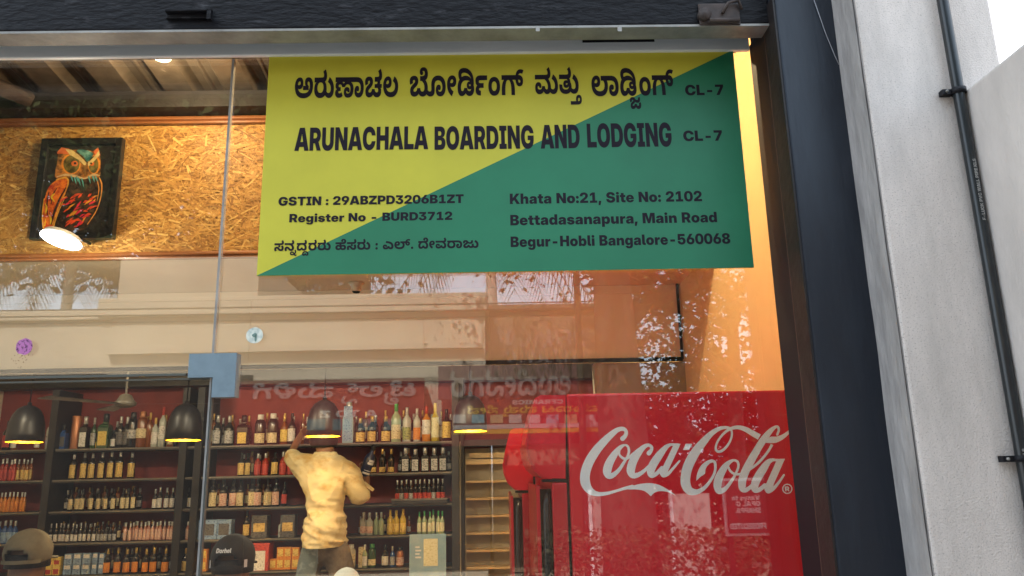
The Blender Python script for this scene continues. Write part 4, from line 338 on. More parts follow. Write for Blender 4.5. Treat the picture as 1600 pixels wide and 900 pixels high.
248:[933,[[276,-12,241,-10,208,-5,177,4,149,17,123,33,100,53,80,76,64,102,50,131,41,164,35,200,33,239,36,288,46,333,62,373,84,408,112,438,146,462,185,480,229,490,278,494,308,492,335,486,361,477,385,464,405,447,421,426,434,402,441,374,444,341,442,314,436,289,425,265,411,244,391,225,367,210,338,199,303,192,262,190,237,191,214,195,192,201,171,208,152,217,135,227,144,328,157,320,172,313,187,307,203,302,222,300,243,299,264,300,280,304,292,312,301,321,306,332,307,344,306,355,303,364,297,371,289,376,279,380,267,381,255,379,243,375,231,367,219,357,209,342,200,324,193,302,189,275,187,243,187,235,188,217,191,201,195,186,201,173,208,162,217,153,227,145,238,138,251,133,264,130,279,128,295,127,334,130,365,139,387,155,404,176,415,200,423,227,568,227,575,201,585,178,598,158,616,141,640,131,671,128,692,130,710,136,723,146,733,159,739,175,741,193,740,208,737,221,730,233,722,244,712,254,699,263,684,270,667,276,649,280,746,359,781,348,811,333,836,316,857,296,874,274,887,250,896,225,902,200,904,174,898,122,880,77,851,39,811,11,758,-6,694,-12,664,-11,635,-7,607,-1,580,9,554,21,529,38,505,58,481,83,458,112,531,111,508,82,484,58,460,38,434,22,407,9,378,0,347,-7,313,-11],[208,420,172,435,144,454,124,476,110,500,102,524,99,547,101,569,108,590,118,609,134,628,156,643,184,657,219,668,261,675,310,678,323,547,303,545,288,541,277,537,269,531,264,523,263,515,265,505,270,497,278,489,289,482,301,476,316,472],[580,263,580,379,656,379,674,379,687,382,696,386,702,392,706,399,707,408,706,417,702,425,695,432,683,439,664,447,638,455,729,554,757,542,781,530,801,517,818,504,832,491,843,477,852,464,859,451,863,437,866,424,868,412,869,399,868,381,864,364,859,348,851,333,840,319,828,307,812,296,793,287,772,278,758,274,743,270,728,267,713,265,697,263,681,263],[503,424,503,560,617,560,649,561,675,563,696,566,712,571,726,577,737,584,744,591,750,600,754,608,757,618,759,628,759,639,757,655,752,671,742,684,729,695,712,701,691,703,673,701,657,697,643,689,632,677,625,663,622,646,622,643,623,639,623,635,623,631,624,627,625,621,579,679,585,686,592,691,599,695,606,697,614,698,620,699,636,697,650,692,663,684,673,673,679,660,681,645,679,627,673,613,662,601,647,593,628,587,604,586,579,588,557,596,541,609,528,627,521,649,518,675,520,697,527,718,538,739,553,758,573,775,598,790,627,800,662,807,701,809,744,806,781,798,815,783,843,764,866,741,884,714,897,684,905,651,908,617,906,584,900,555,890,531,877,509,862,489,844,472,830,463,814,454,796,447,775,440,752,434,726,430,697,427,665,425,629,424]]],
75:[190,[[-93,-422,-140,-419,-183,-411,-220,-396,-251,-377,-278,-354,-298,-326,-313,-295,-322,-262,-325,-226,-322,-193,-315,-163,-304,-135,-288,-111,-268,-90,-245,-73,-218,-61,-188,-54,-155,-51,-126,-53,-100,-59,-79,-69,-62,-82,-49,-96,-39,-113,-32,-131,-28,-150,-26,-168,-30,-206,-43,-236,-63,-257,-91,-272,-125,-280,-167,-283,-182,-282,-199,-280,-218,-276,-236,-271,-250,-265,-261,-259,-252,-182,-241,-188,-230,-193,-218,-197,-206,-200,-194,-202,-182,-203,-167,-202,-154,-199,-143,-195,-134,-189,-129,-179,-128,-167,-129,-158,-132,-150,-137,-144,-144,-139,-153,-136,-164,-135,-174,-136,-184,-138,-194,-143,-204,-150,-212,-159,-219,-171,-224,-185,-228,-202,-229,-223,-229,-233,-225,-258,-215,-280,-198,-300,-173,-315,-138,-324,-94,-327,-67,-326,-41,-322,-15,-315,9,-304,30,-290,47,-272,61,-250,69,-223,72,-192,70,-162,64,-134,54,-107,40,-83,24,-60,4,-39,21,-25,35,-11,47,3,55,18,60,33,62,49,61,64,56,79,49,94,38,109,24,124,6,139,82,213,110,187,134,161,151,137,163,113,170,86,173,57,171,33,166,11,159,-8,149,-24,138,-38,126,-48,115,-19,133,-41,148,-66,161,-95,171,-126,176,-160,178,-197,175,-241,165,-281,147,-317,123,-348,93,-374,56,-395,13,-410,-37,-419]]],
129:[146,[[17,-338,-10,-337,-35,-333,-58,-327,-78,-318,-98,-307,-116,-292,-134,-275,-152,-255,-171,-231,-186,-213,-197,-200,-207,-191,-215,-185,-224,-181,-233,-180,-243,-181,-251,-185,-258,-190,-263,-198,-266,-206,-267,-216,-266,-230,-264,-243,-259,-257,-253,-272,-246,-287,-237,-304,-335,-343,-345,-325,-354,-304,-362,-283,-368,-261,-372,-239,-373,-218,-369,-180,-356,-148,-335,-122,-306,-102,-272,-90,-232,-86,-204,-88,-178,-94,-155,-105,-131,-122,-105,-146,-78,-178,-64,-194,-52,-207,-41,-218,-31,-227,-22,-233,-13,-238,-4,-241,6,-243,15,-244,27,-243,37,-240,47,-235,55,-229,63,-219,69,-207,73,-192,76,-173,77,-151,74,-116,66,-82,54,-49,38,-17,21,11,3,37,98,82,112,61,126,39,139,15,151,-11,161,-38,170,-66,177,-95,181,-124,182,-154,180,-193,174,-228,163,-257,149,-282,130,-302,108,-318,81,-329,51,-336]]],
232:[820,[[398,-12,363,-11,330,-7,299,0,272,10,249,22,230,37,216,56,208,77,205,101,206,116,210,130,217,144,226,158,238,170,252,182,285,149,232,157,185,171,144,190,108,213,79,240,56,271,40,305,30,341,27,380,30,415,38,447,52,477,71,504,95,527,124,546,157,560,195,569,237,571,266,570,294,564,320,555,343,543,363,526,379,507,391,483,399,455,401,424,399,398,393,374,383,351,370,332,352,315,330,302,303,291,273,285,239,283,208,285,179,288,152,294,128,302,108,310,92,318,99,399,113,392,127,385,143,379,159,375,177,372,196,371,220,372,239,377,253,384,261,394,267,406,269,419,267,430,264,440,258,448,250,453,239,457,227,458,208,456,191,449,177,438,165,422,159,404,156,384,157,367,160,351,165,336,173,322,184,310,199,299,218,289,243,281,272,274,308,270,351,267,399,265,453,271,498,281,534,297,564,316,587,339,603,366,614,395,621,425,623,457,622,486,619,515,614,542,607,569,597,593,586,616,572,636,557,654,539,668,518,679,496,685,471,687,457,686,446,683,436,678,429,671,424,661,423,649,424,638,429,628,437,621,448,616,459,613,473,612,493,614,510,621,523,632,533,647,540,665,543,684,659,677,650,638,637,605,620,577,600,553,577,534,551,520,522,510,491,505,459,503,435,504,412,507,390,512,369,519,349,529,332,540,317,553,303,569,293,586,285,606,280,628,278,652,284,694,301,729,329,759,367,782,413,796,468,800,519,797,566,788,608,772,646,751,679,726,708,696,733,663,753,627,769,588,780,547,787,505,789,463,786,412,778,366,765,325,748,289,726,257,702,229,675,206,646,186,615,171,583,159,552,150,520,145,557,187,569,174,579,162,588,149,594,135,598,119,599,100,593,69,577,42,549,19,511,2,460,-9],[402,92,417,92,430,95,440,98,448,104,452,112,454,123,452,131,448,139,440,145,429,150,416,154,401,157,387,155,375,151,364,146,356,139,351,132,350,123,351,114,355,107,363,100,373,95,386,93]]],
242:[716,[[359,423,337,421,317,416,300,406,285,393,272,378,260,360,251,339,242,317,235,293,231,277,227,259,224,239,222,218,220,195,218,169,217,142,216,112,216,80,216,0,46,0,46,117,47,166,51,213,59,257,70,299,85,337,105,371,131,402,163,427,201,448,230,423,41,423,41,560,380,560,413,561,440,563,460,566,475,571,489,577,500,584,507,591,513,600,517,608,520,618,521,628,522,639,520,655,515,671,505,684,492,695,475,701,454,703,436,701,420,697,406,689,394,677,388,663,385,646,385,643,386,639,386,635,386,631,387,627,388,621,342,679,348,686,355,691,362,695,369,697,376,698,383,699,399,697,413,692,426,684,436,673,442,660,444,645,442,627,436,613,425,601,410,593,391,587,367,586,341,588,320,596,303,609,291,627,284,649,281,675,283,697,290,718,301,739,316,758,336,775,361,790,390,800,425,807,464,809,507,806,544,798,577,783,606,764,629,741,647,714,660,684,668,651,671,617,669,585,663,556,653,530,640,507,624,487,605,471,583,457,558,445,532,436,543,445,577,417,605,387,626,354,642,319,654,282,662,244,667,203,670,161,671,118,671,0,500,0,500,78,500,113,499,145,498,174,496,201,494,225,491,247,488,266,484,284,480,300,467,334,452,364,434,389,414,408,388,419]]],
156:[1258,[[249,-12,205,-9,165,-2,131,11,100,29,75,51,56,77,41,108,33,141,30,177,32,210,40,239,53,266,70,289,91,308,116,324,145,335,177,342,211,344,257,341,294,331,323,314,343,291,355,264,359,232,358,221,357,210,354,199,351,188,347,178,344,170,235,178,236,181,237,184,237,188,238,191,238,194,238,197,237,206,235,213,230,219,224,224,217,227,207,228,196,226,187,223,178,216,172,208,168,198,167,186,170,168,178,153,193,141,213,133,241,128,274,126,311,129,341,138,363,153,380,173,392,198,398,227,542,227,547,195,555,170,569,151,585,138,603,130,624,128,646,130,663,138,676,151,684,168,689,188,691,210,690,231,686,252,680,273,671,293,660,312,646,331,631,349,613,366,593,382,572,397,549,411,525,423,710,448,738,426,764,403,787,379,807,354,823,326,836,297,846,266,852,233,854,198,851,150,841,108,826,74,805,46,781,24,753,8,722,-3,690,-10,656,-12,622,-11,591,-6,564,1,539,11,516,24,495,40,475,58,456,80,437,104,504,100,481,76,457,55,434,37,409,21,382,9,354,0,323,-7,288,-11],[30,423,30,560,574,560,605,561,629,562,646,564,659,567,670,570,679,574,686,579,691,585,694,592,697,599,698,607,698,617,697,634,693,650,686,667,676,683,663,701,648,720,769,792,799,752,821,716,836,684,846,653,852,622,854,590,853,571,849,551,844,531,836,511,825,493,810,477,789,460,764,446,735,436,701,429,660,424,611,423],[979,-12,928,-8,880,3,836,22,796,48,757,79,719,117,788,238,814,206,839,179,864,157,890,141,920,131,954,128,986,131,1012,141,1034,157,1049,178,1059,205,1062,237,1060,268,1052,297,1040,323,1024,347,1005,368,982,388,956,406,929,422,899,437,969,528,1016,506,1059,481,1099,454,1135,425,1166,392,1191,357,1210,317,1221,273,1225,225,1223,192,1218,161,1210,131,1198,103,1184,78,1165,56,1143,36,1118,19,1089,6,1056,-4,1019,-10],[887,423,887,560,1084,560,1084,423]]],
33:[933,[[276,-12,241,-10,208,-5,177,4,149,17,123,33,100,53,80,76,64,102,50,131,41,164,35,200,33,239,36,288,46,333,62,373,84,408,112,438,146,462,185,480,229,490,278,494,308,492,335,486,361,477,385,464,405,447,421,426,434,402,441,374,444,341,442,314,436,289,425,265,411,244,391,225,367,210,338,199,303,192,262,190,237,191,214,195,192,201,171,208,152,217,135,227,144,328,157,320,172,313,187,307,203,302,222,300,243,299,264,300,280,304,292,312,301,321,306,332,307,344,306,355,303,364,297,371,289,376,279,380,267,381,255,379,243,375,231,367,219,357,209,342,200,324,193,302,189,275,187,243,187,235,188,217,191,201,195,186,201,173,208,162,217,153,227,145,238,138,251,133,264,130,279,128,295,127,334,130,365,139,387,155,404,176,415,200,423,227,568,227,575,201,585,178,598,158,616,141,640,131,671,128,692,130,710,136,723,146,733,159,739,175,741,193,740,208,737,221,730,233,722,244,712,254,699,263,684,270,667,276,649,280,746,359,781,348,811,333,836,316,857,296,874,274,887,250,896,225,902,200,904,174,898,122,880,77,851,39,811,11,758,-6,694,-12,664,-11,635,-7,607,-1,580,9,554,21,529,38,505,58,481,83,458,112,531,111,508,82,484,58,460,38,434,22,407,9,378,0,347,-7,313,-11],[208,420,172,435,144,454,124,476,110,500,102,524,99,547,101,569,108,590,118,609,134,628,156,643,184,657,219,668,261,675,310,678,323,547,303,545,288,541,277,537,269,531,264,523,263,515,265,505,270,497,278,489,289,482,301,476,316,472],[580,271,580,393,633,393,651,393,666,394,679,396,690,400,699,404,707,409,713,414,718,420,721,426,723,433,724,440,725,448,723,462,717,476,707,488,692,499,669,510,639,520,687,656,750,635,801,609,839,575,867,537,883,495,888,450,885,416,874,384,857,353,831,326,799,303,758,285,749,283,740,280,732,278,724,275,715,274,707,272,698,271,687,271,676,271]]],
270:[784,[[534,-12,499,-10,468,-5,439,3,413,15,388,30,365,48,342,68,319,92,296,118,285,131,276,142,268,151,261,158,254,163,248,167,242,170,236,172,229,172,218,171,208,167,201,160,196,151,192,141,191,129,193,113,196,97,202,82,210,66,219,49,231,31,86,-24,70,-1,57,25,45,53,36,82,31,110,29,136,32,169,39,199,50,227,67,251,88,272,113,289,144,301,179,309,219,311,243,310,266,306,287,300,308,292,329,280,350,265,371,247,393,225,416,199,429,185,441,172,453,160,465,151,476,142,488,136,500,132,512,129,526,128,544,130,560,136,572,146,580,161,586,179,587,200,586,223,581,246,573,271,563,296,551,319,536,342,680,400,701,367,719,332,733,297,742,261,748,224,750,188,744,127,725,78,694,39,651,10,598,-6],[405,263,381,265,361,272,345,284,333,300,325,318,323,338,325,359,333,378,345,394,361,406,382,413,405,415,428,413,448,406,465,394,478,378,485,359,488,338,485,317,478,299,466,284,449,272,429,265],[31,423,31,560,460,560,492,561,518,563,538,566,554,571,568,577,579,584,586,591,592,600,596,608,599,618,601,628,601,639,600,655,594,671,585,684,572,695,554,701,533,703,516,701,500,697,485,689,474,677,467,663,465,646,465,643,465,639,465,635,466,631,466,627,467,621,422,679,427,686,434,691,441,695,449,697,456,698,462,699,478,697,493,692,505,684,515,673,521,660,523,645,521,627,515,613,504,601,489,593,470,587,446,586,421,588,400,596,383,609,370,627,363,649,360,675,363,697,369,718,380,739,395,758,415,775,440,790,470,800,504,807,543,809,586,806,624,798,657,783,685,764,708,741,726,714,739,684,747,651,750,617,748,584,742,555,733,531,720,509,704,489,686,472,672,463,656,454,638,447,618,440,594,434,568,429,539,426,507,424,471,423]]],
267:[888,[[249,-12,205,-9,165,-2,131,11,100,29,75,51,56,77,41,108,33,141,30,177,32,210,40,239,53,266,70,289,91,308,116,324,145,335,177,342,211,344,257,341,294,331,323,314,343,291,355,264,359,232,358,221,357,210,354,199,351,188,347,178,344,170,235,178,236,181,237,184,237,188,238,191,238,194,238,197,237,206,235,213,230,219,224,224,217,227,207,228,196,226,187,223,178,216,172,208,168,198,167,186,170,168,178,153,193,141,213,133,241,128,274,126,311,129,341,138,363,153,380,173,392,198,398,227,542,227,547,195,555,170,569,151,585,138,603,130,624,128,646,130,663,138,676,151,684,168,689,188,691,210,690,231,686,252,680,273,671,293,660,312,646,331,631,349,613,366,593,382,572,397,549,411,525,423,711,449,739,428,765,405,787,381,807,355,823,328,836,299,846,268,852,234,854,198,851,150,841,108,826,74,805,46,781,24,753,8,722,-3,690,-10,656,-12,622,-11,591,-6,564,1,539,11,516,24,495,40,475,58,456,80,437,104,504,100,481,76,457,55,434,37,409,21,382,9,354,0,323,-7,288,-11],[30,423,30,560,563,560,595,561,621,563,642,566,658,571,672,577,683,584,690,591,696,600,700,608,703,618,705,628,705,639,703,655,698,671,688,684,675,695,658,701,637,703,619,701,603,697,589,689,578,677,571,663,568,646,568,643,569,639,569,635,569,631,570,627,571,621,525,679,531,686,538,691,545,695,552,697,560,698,566,699,582,697,596,692,609,684,619,673,625,660,627,645,625,627,619,613,608,601,593,593,574,587,550,586,525,588,503,596,487,609,474,627,467,649,464,675,466,697,473,718,484,739,499,758,519,775,544,790,573,800,608,807,647,809,690,806,727,798,761,783,789,764,812,741,830,714,843,684,851,651,854,617,852,584,846,555,836,531,823,509,808,489,790,472,776,463,760,454,742,447,721,440,698,434,672,429,643,426,611,424,575,423]]],
}
KANNADA_STRINGS={'head1':[9,49,63,146,60,28,51],'head2':[260,64,74,216,93,6,170],'head3':[47,38,63,111],'head4':[159,60,216,103,6,170],'foot':[56,42,115,40,113,49,49,63,3,271,56,49,63,3,429,3,17,196,417,3,255,74,53,158,60,30,63],'shop':[13,255,74,42,25,49],'tile':[248,75,196,129,3,47,232,242],'row':[156,60,158,60,33,3,47,38,63,111,3,270,74,267]}

# ---------------------------------------------------------------- lettering (outlines above) as flat vinyl pieces
_pieces = {}
def glyph_pieces(key, contours):
    """fills an outline band by band between its corner heights, so overlapping strokes stay whole"""
    if key not in _pieces:
        cs = [[(c[i], c[i+1]) for i in range(0, len(c), 2)] for c in contours]
        edges = [(c[i-1], c[i]) for c in cs for i in range(len(c)) if c[i-1][1] != c[i][1]]
        ys = sorted({p[1] for c in cs for p in c}); pts, quads = [], []
        for y0, y1 in zip(ys, ys[1:]):
            ym = (y0+y1)/2; row_ = []
            for (ax, ay), (bx, by) in edges:
                if min(ay, by) < ym < max(ay, by):
                    g = (bx-ax)/(by-ay); row_.append((ax+g*(ym-ay), ax+g*(y0-ay), ax+g*(y1-ay), 1 if by > ay else -1))
            row_.sort(); w = 0; start = None
            for e in row_:
                if w == 0: start = e
                w += e[3]
                if w == 0:
                    i = len(pts); pts += [(start[1], y0), (e[1], y0), (e[2], y1), (start[2], y1)]; quads.append((i, i+1, i+2, i+3))
        _pieces[key] = [(pts, quads)]
    return _pieces[key]
def layout(s):
    x = 0; out = []
    for g in s:
        adv, cont = (LATIN[g] if isinstance(s, str) else KANNADA[g])
        out.append((x, glyph_pieces(('L' if isinstance(s, str) else 'K', g), cont))); x += adv
    xs = [ox+p[0] for ox, ps in out for fl, _ in ps for p in fl]; ys = [p[1] for ox, ps in out for fl, _ in ps for p in fl]
    return out, min(xs), max(xs), min(ys), max(ys)
def letter(mb, s, O, W, H, U=Vector((1, 0, 0)), V=Vector((0, 0, 1)), N=Vector((0, -1, 0)), lift=0.0006):
    """ink box starts at O, is W wide; Latin: capitals are H high on the baseline through O; Kannada: whole ink box is H high"""
    out, x0, x1, y0, y1 = layout(s); sx = W/(x1-x0)
    if isinstance(s, str): yb, sv = 0.0, H/727.0
    else: yb, sv = y0, H/(y1-y0)
    k = 0
    for ox, ps in out:
        for flat, tri in ps:
            k += 1; b = len(mb.v); z = lift+0.00006*(k % 3)
            for x, y in flat: mb.v.append(tuple(O+U*((ox+x-x0)*sx)+V*((y-yb)*sv)+N*z))
            for t in tri: mb.f.append(tuple(b+i for i in t)); mb.pick.append(.5); mb.smooth.append(False)
def letter_px(mb, s, x0, yb, x1, yt, Y, lift=0.0006):
    O = at(x0, yb, Y); letter(mb, s, O, at(x1, yb, Y).x-O.x, at(x0, yt, Y).z-O.z, lift=lift)
def sheet(mb, polys, fn, N, lift, step=0.00004):
    """flat traced pieces on a surface: fn maps (a,b) to a point, each piece a hair above the one before"""
    for i, p in enumerate(polys):
        tri = tessellate_polygon([[Vector((a, b, 0)) for a, b in p]]); b = len(mb.v)
        for q in p: mb.v.append(tuple(fn(*q)+N*(lift+step*(i % 7))))
        for t in tri: mb.f.append(tuple(b+k for k in t)); mb.pick.append(.5); mb.smooth.append(False)

# ---------------------------------------------------------------- palette
def stucco_mat():
    m = mat('white_stucco', (.45, .405, .375), .93, col2=(.79, .72, .67), sharp=(.34, .43), vscale=300, bump=.30, bscale=260, detail=3)
    nt = m.node_tree; p = nt.nodes['Principled BSDF']; src = p.inputs['Base Color'].links[0].from_socket
    tc = nt.nodes.new('ShaderNodeTexCoord'); mp_ = nt.nodes.new('ShaderNodeMapping'); mp_.inputs['Scale'].default_value = (3, 3, .8)
    n = nt.nodes.new('ShaderNodeTexNoise'); n.inputs['Scale'].default_value = 2.5; n.inputs['Detail'].default_value = 9; n.inputs['Roughness'].default_value = .7
    r = nt.nodes.new('ShaderNodeMapRange'); r.inputs[1].default_value = .38; r.inputs[2].default_value = .72; r.inputs[3].default_value = 0; r.inputs[4].default_value = .75
    x = nt.nodes.new('ShaderNodeMixRGB'); x.inputs[2].default_value = (.44, .405, .375, 1)
    nt.links.new(tc.outputs['Object'], mp_.inputs[0]); nt.links.new(mp_.outputs[0], n.inputs['Vector']); nt.links.new(n.outputs[0], r.inputs[0]); nt.links.new(r.outputs[0], x.inputs[0])
    nt.links.new(src, x.inputs[1]); nt.links.new(x.outputs[0], p.inputs['Base Color']); return m
m_navy = mat('navy_paint', (0.010, 0.015, 0.026), .45, var=.2, vscale=7, bump=.16, bscale=50, stretch=(1, 1, .2), col2=(.024, .033, .048), sharp=(.45, .78), detail=10)
m_shutter = mat('shutter_paint', (0.006, 0.006, 0.011), .6, var=.6, vscale=40, bump=.5, bscale=90, stretch=(.35, 1, 1), col2=(.09, .09, .10), sharp=(.58, .86), spec=.25, detail=10)
m_rust = mat('rusty_steel', (0.05, 0.035, 0.03), .65, var=.5, vscale=20, bump=.2)
m_steel_grey = mat('dull_steel', (0.30, 0.29, 0.27), .5, metal=.15, var=.25, vscale=14, bump=.1)
m_alu = mat('aluminium', (0.88, 0.94, 0.97), .4, metal=.1, var=.1, vscale=10, stretch=(.2, 1, 1))
m_black = mat('black_frame', (0.006, 0.006, 0.009), .55, spec=.3)
m_brown = mat('brown_jamb', (0.011, 0.007, 0.0065), .55, var=.4, vscale=18, bump=.15)
m_stucco = stucco_mat()
m_stucco2 = mat('grey_stucco', (0.60, 0.55, 0.51), .92, var=.16, vscale=5, stretch=(1, 1, .4), bump=.22, bscale=160, detail=12)
m_edge = mat('plaster_edge', (0.36, 0.34, 0.33), .9, var=.22, vscale=22, bump=.8, bscale=45, stretch=(1, 1, .3))
m_pipe = mat('black_conduit', (0.006, 0.010, 0.013), .35, var=.3, vscale=30, coat=.2)
m_white = mat('white_print', (0.62, 0.64, 0.66), .5)
m_black_print = mat('black_vinyl', (0.011, 0.006, 0.014), .65, spec=.3)
m_peach = mat('peach_paint', (0.72, 0.48, 0.22), .75, var=.06, vscale=2.5, bump=.05)
m_beige = mat('beige_paint', (0.74, 0.65, 0.48), .8, var=.05, vscale=2, bump=.06)
m_greywall = mat('grey_panel', (0.33, 0.29, 0.21), .7, var=.12, vscale=4)
m_redwall = mat('brick_red_paint', (0.19, 0.026, 0.018), .7, var=.25, vscale=3)
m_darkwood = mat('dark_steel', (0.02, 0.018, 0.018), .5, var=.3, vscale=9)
m_osb = attr_mat('strand_board', [(0, (0.27, 0.115, 0.022)), (.35, (0.42, 0.20, 0.042)), (.7, (0.55, 0.29, 0.066)), (1.0, (0.68, 0.42, 0.12))], .55)
m_trim = mat('varnished_wood', (0.30, 0.11, 0.035), .35, var=.35, vscale=20, stretch=(.1, 1, 1), coat=.3)
m_corr = mat('galvanised_sheet', (0.16, 0.13, 0.10), .40, metal=.5, var=.35, vscale=9, bump=.08)
m_beam = mat('dusty_beam', (0.014, 0.010, 0.008), .7, var=.5, vscale=12, bump=.15)
m_floor = mat('shop_floor', (0.36, 0.30, 0.23), .5, var=.1, vscale=4)
m_concrete = mat('concrete', (0.30, 0.28, 0.25), .9, var=.2, vscale=3, bump=.2)
m_glass = glass_mat('window_glass', (.97, .98, .97), .105, dirt=.007)
m_doorglass = glass_mat('door_glass', (.80, .82, .83), .075, dirt=.007)
m_glassedge = mat('glass_edge', (0.09, 0.10, 0.09), .3)
m_satin = mat('satin_steel', (0.26, 0.37, 0.46), .42, metal=.75, var=.06, vscale=40)

# ---------------------------------------------------------------- the place: ground, road
tag(box('ground', mat('earth', (0.28, 0.22, 0.16), .95, var=.25, vscale=.6, bump=.2), (-400, 400, -600, 400, -.6, -.02)), kind='structure')
tag(box('road', mat('asphalt', (0.06, 0.06, 0.06), .9, var=.25, vscale=2, bump=.3), (-60, 60, -8.6, -4.2, -.02, .0)), kind='structure')
tag(box('pavement', m_concrete, (-40, 40, -4.2, 0.0, -.02, .12)), kind='structure')
tag(box('floor', m_floor, (-4.2, .86, .012, 4.8, -.02, .16)), kind='structure')

# ---------------------------------------------------------------- the shop's outer building
building = thing('shop_building', 'shop building with a dark navy front column beside the glass', 'building', (0, 0, 0))
zr = at(600, 52, -.14).z
box('upper_wall', m_navy, (-4.4, .675, -.06, .1, 2.668, 4.2), building)
box('upper_floor', m_stucco, (-9, 1.12, .11, 9, 3.42, 6.3), building)
box('roof_slab', m_stucco, (-9.2, 1.122, -.29, 9.2, 6.3, 6.5), building)
box('upper_front', m_stucco, (-9, 1.12, -.06, .1, 4.2, 6.3), building)
col = MB(); col.box(.677, .8185, -.2, -.012, 0, 6.2, bevel=.004); column = col.build('column', m_navy, building)
j = MB(); j.box(.672, .6768, -.197, -.126, .12, 2.645); j.build('jamb', m_brown, building)
j = MB(); j.box(.673, .6768, -.1235, -.0145, .12, 2.62); j.build('jamb_lining', m_black, building)
j = MB(); j.box(.6715, .6768, -.1258, -.1237, .12, 2.64); j.build('jamb_edge', mat('edge_highlight', (.09, .05, .035), .6), building)  # lighter strip paints a highlight along the edge of the jamb
box('left_wall', m_beige, (-4.4, -4.2, .1, 4.9, 0, 3.4), building)
w = box('right_wall', m_peach, (.86, 1.1, .012, 4.9, 0, 3.4), building)
box('end_wall', m_redwall, (-4.2, .86, 4.78, 4.9, 0, 3.4), building)
box('upper_band', m_darkwood, (-4.2, .86, 4.60, 4.778, at(520, 598, 4.6).z, 2.778), building)  # dark band across the top of the end wall
box('bulkhead', m_beige, (-4.2, .86, 1.69, 1.80, 2.035, 3.38), building)
box('soffit', m_beige, (-4.2, .86, 1.10, 1.69, 2.385, 2.45), building)
box('inner_panel', m_greywall, (.44, .86, 1.70, 1.78, .16, 2.02), building)
box('inner_ceiling', m_concrete, (-4.2, .86, 1.80, 4.78, 2.78, 2.9), building)
c = MB(); c.tube([(-4.2, 1.675, 2.03), (.845, 1.675, 2.03)], .010); c.tube([(.845, 1.675, 2.03), (.845, 1.675, 2.385)], .007); c.build('conduit', m_black, building)
c = MB()
for xx in (-3.4, -2.35, -1.15, -.35): c.box(xx-.004, xx+.004, 1.6875, 1.69, 2.04, 2.384)
c.box(-4.2, .86, 1.683, 1.69, 2.345, 2.384); c.build('batten', m_beige, building)

th = [at(1272, 0, -.205), at(1290, 52, -.203), at(1304, 86, -.2015), at(1311, 101, -.201)]
MB().tube(th, .0009, 5).build('thread', mat('dusty_thread', (.32, .33, .36), .8), building)
# plastered pillar and boundary wall on the right
pillar = tag(MB().box(.817, 1.122, -.3, -.012, 0, 6.25, bevel=.006).build('plastered_pillar', m_stucco), 'tall white stucco pillar with the black conduit fixed to its face', 'pillar')
MB().box(.8155, .8168, -.297, -.2005, .1, 6.2).build('plaster_edge', m_edge, pillar)
bm = bmesh.new(); bmesh.ops.create_grid(bm, x_segments=2, y_segments=60, size=1)
for v in bm.verts:
    u, t = v.co.x, v.co.y; v.co = Vector((.8145-.0025*noise.noise((t*9, u, 3))-.002, -.248+u*.049, 1.9+t*1.8))
mbp = MB(); mbp.add(bm, smooth=True); mbp.build('plaster_smear', m_edge, pillar)
bw_z = at(1482, 148, -.3).z
wall = tag(MB().box(1.02, 1.17, -1.08, -.302, 0, bw_z, bevel=.008).build('boundary_wall', m_stucco2), 'grey rendered boundary wall running out from behind the black conduit', 'wall')
# conduit pipe
px, pyy = 1.005, -.318
pipe = tag(MB().tube([(px+.004*math.sin(z*1.3), pyy, z) for z in [0.15+.16*i for i in range(38)]], .0118, 12).build('conduit_pipe', m_pipe), 'black plastic conduit pipe strapped up the white stucco pillar', 'pipe')
for cyp in (143, 717):
    z = at(1482+ (95 if cyp > 500 else 0), cyp, pyy).z
    q = MB(); q.lathe([(.0135, -.006), (.016, -.006), (.016, .006), (.0135, .006)], 16, (px+.004*math.sin(z*1.3), pyy, z)); q.box(px-.034, px-.010, pyy+.0, pyy+.016, z-.006, z+.006, bevel=.001)
    q.build('clamp', m_black, pipe)
    q = MB(); q.lathe([(0, -.004), (.003, -.003), (.003, .001)], 10, (px-.026, pyy-.002, z), axis='Y'); q.build('screw', m_steel_grey, pipe)
t = MB()
for zb in (at(1594, 815, pyy).z, at(1512, 347, pyy).z):
    letter(t, 'F-LUCK PVC WALL PIPE KLS', Vector((px+.0035, pyy-.0129, zb)), .135, .0068, U=Vector((0, 0, 1)), V=Vector((-1, 0, 0)), N=Vector((0, -1, 0)), lift=.0008)
t.build('lettering', mat('pipe_print', (.30, .30, .29), .6), pipe)

# ---------------------------------------------------------------- rolled-up shutter over the glass
shutter = thing('rolling_shutter', 'black rolled up shutter above the shop glass with a handle', 'shutter', (-1, -.14, zr))
b = MB(); b.box(-4.3, .676, -.16, -.125, zr+.004, zr+.16, bevel=.004); bar = b.build('bottom_bar', m_shutter, shutter)
b = MB()
for i in range(8): b.lathe([(.001, -4.3), (.03, -4.3), (.03, .676), (.001, .676)], 10, (0, -.133, zr+.20+.066*i), axis='X', sx=.42, sy=1.1)
b.build('slat_curtain', m_shutter, shutter)
z0 = zr+.002; yb = atZ(600, 62.5, z0).y
b = MB(); b.box(-4.3, .672, -.14-.022, yb, z0-.006, z0); b.build('bottom_angle', m_steel_grey, shutter)
h0 = at(262, 22, -.16); h1 = at(332, 30, -.16)
b = MB(); b.box(h0.x, h1.x, -.169, -.1605, h1.z-.002, h0.z+.004, bevel=.002); b.box(h0.x+.002, h1.x-.002, -.182, -.169, h0.z-.006, h0.z+.002, bevel=.002); b.box(h1.x-.006, h1.x+.004, -.182, -.169, h1.z-.012, h0.z); b.build('pull_handle', m_shutter, bar)
b = MB(); l0 = at(1088, 48, -.16); l1 = at(1157, 6, -.16)
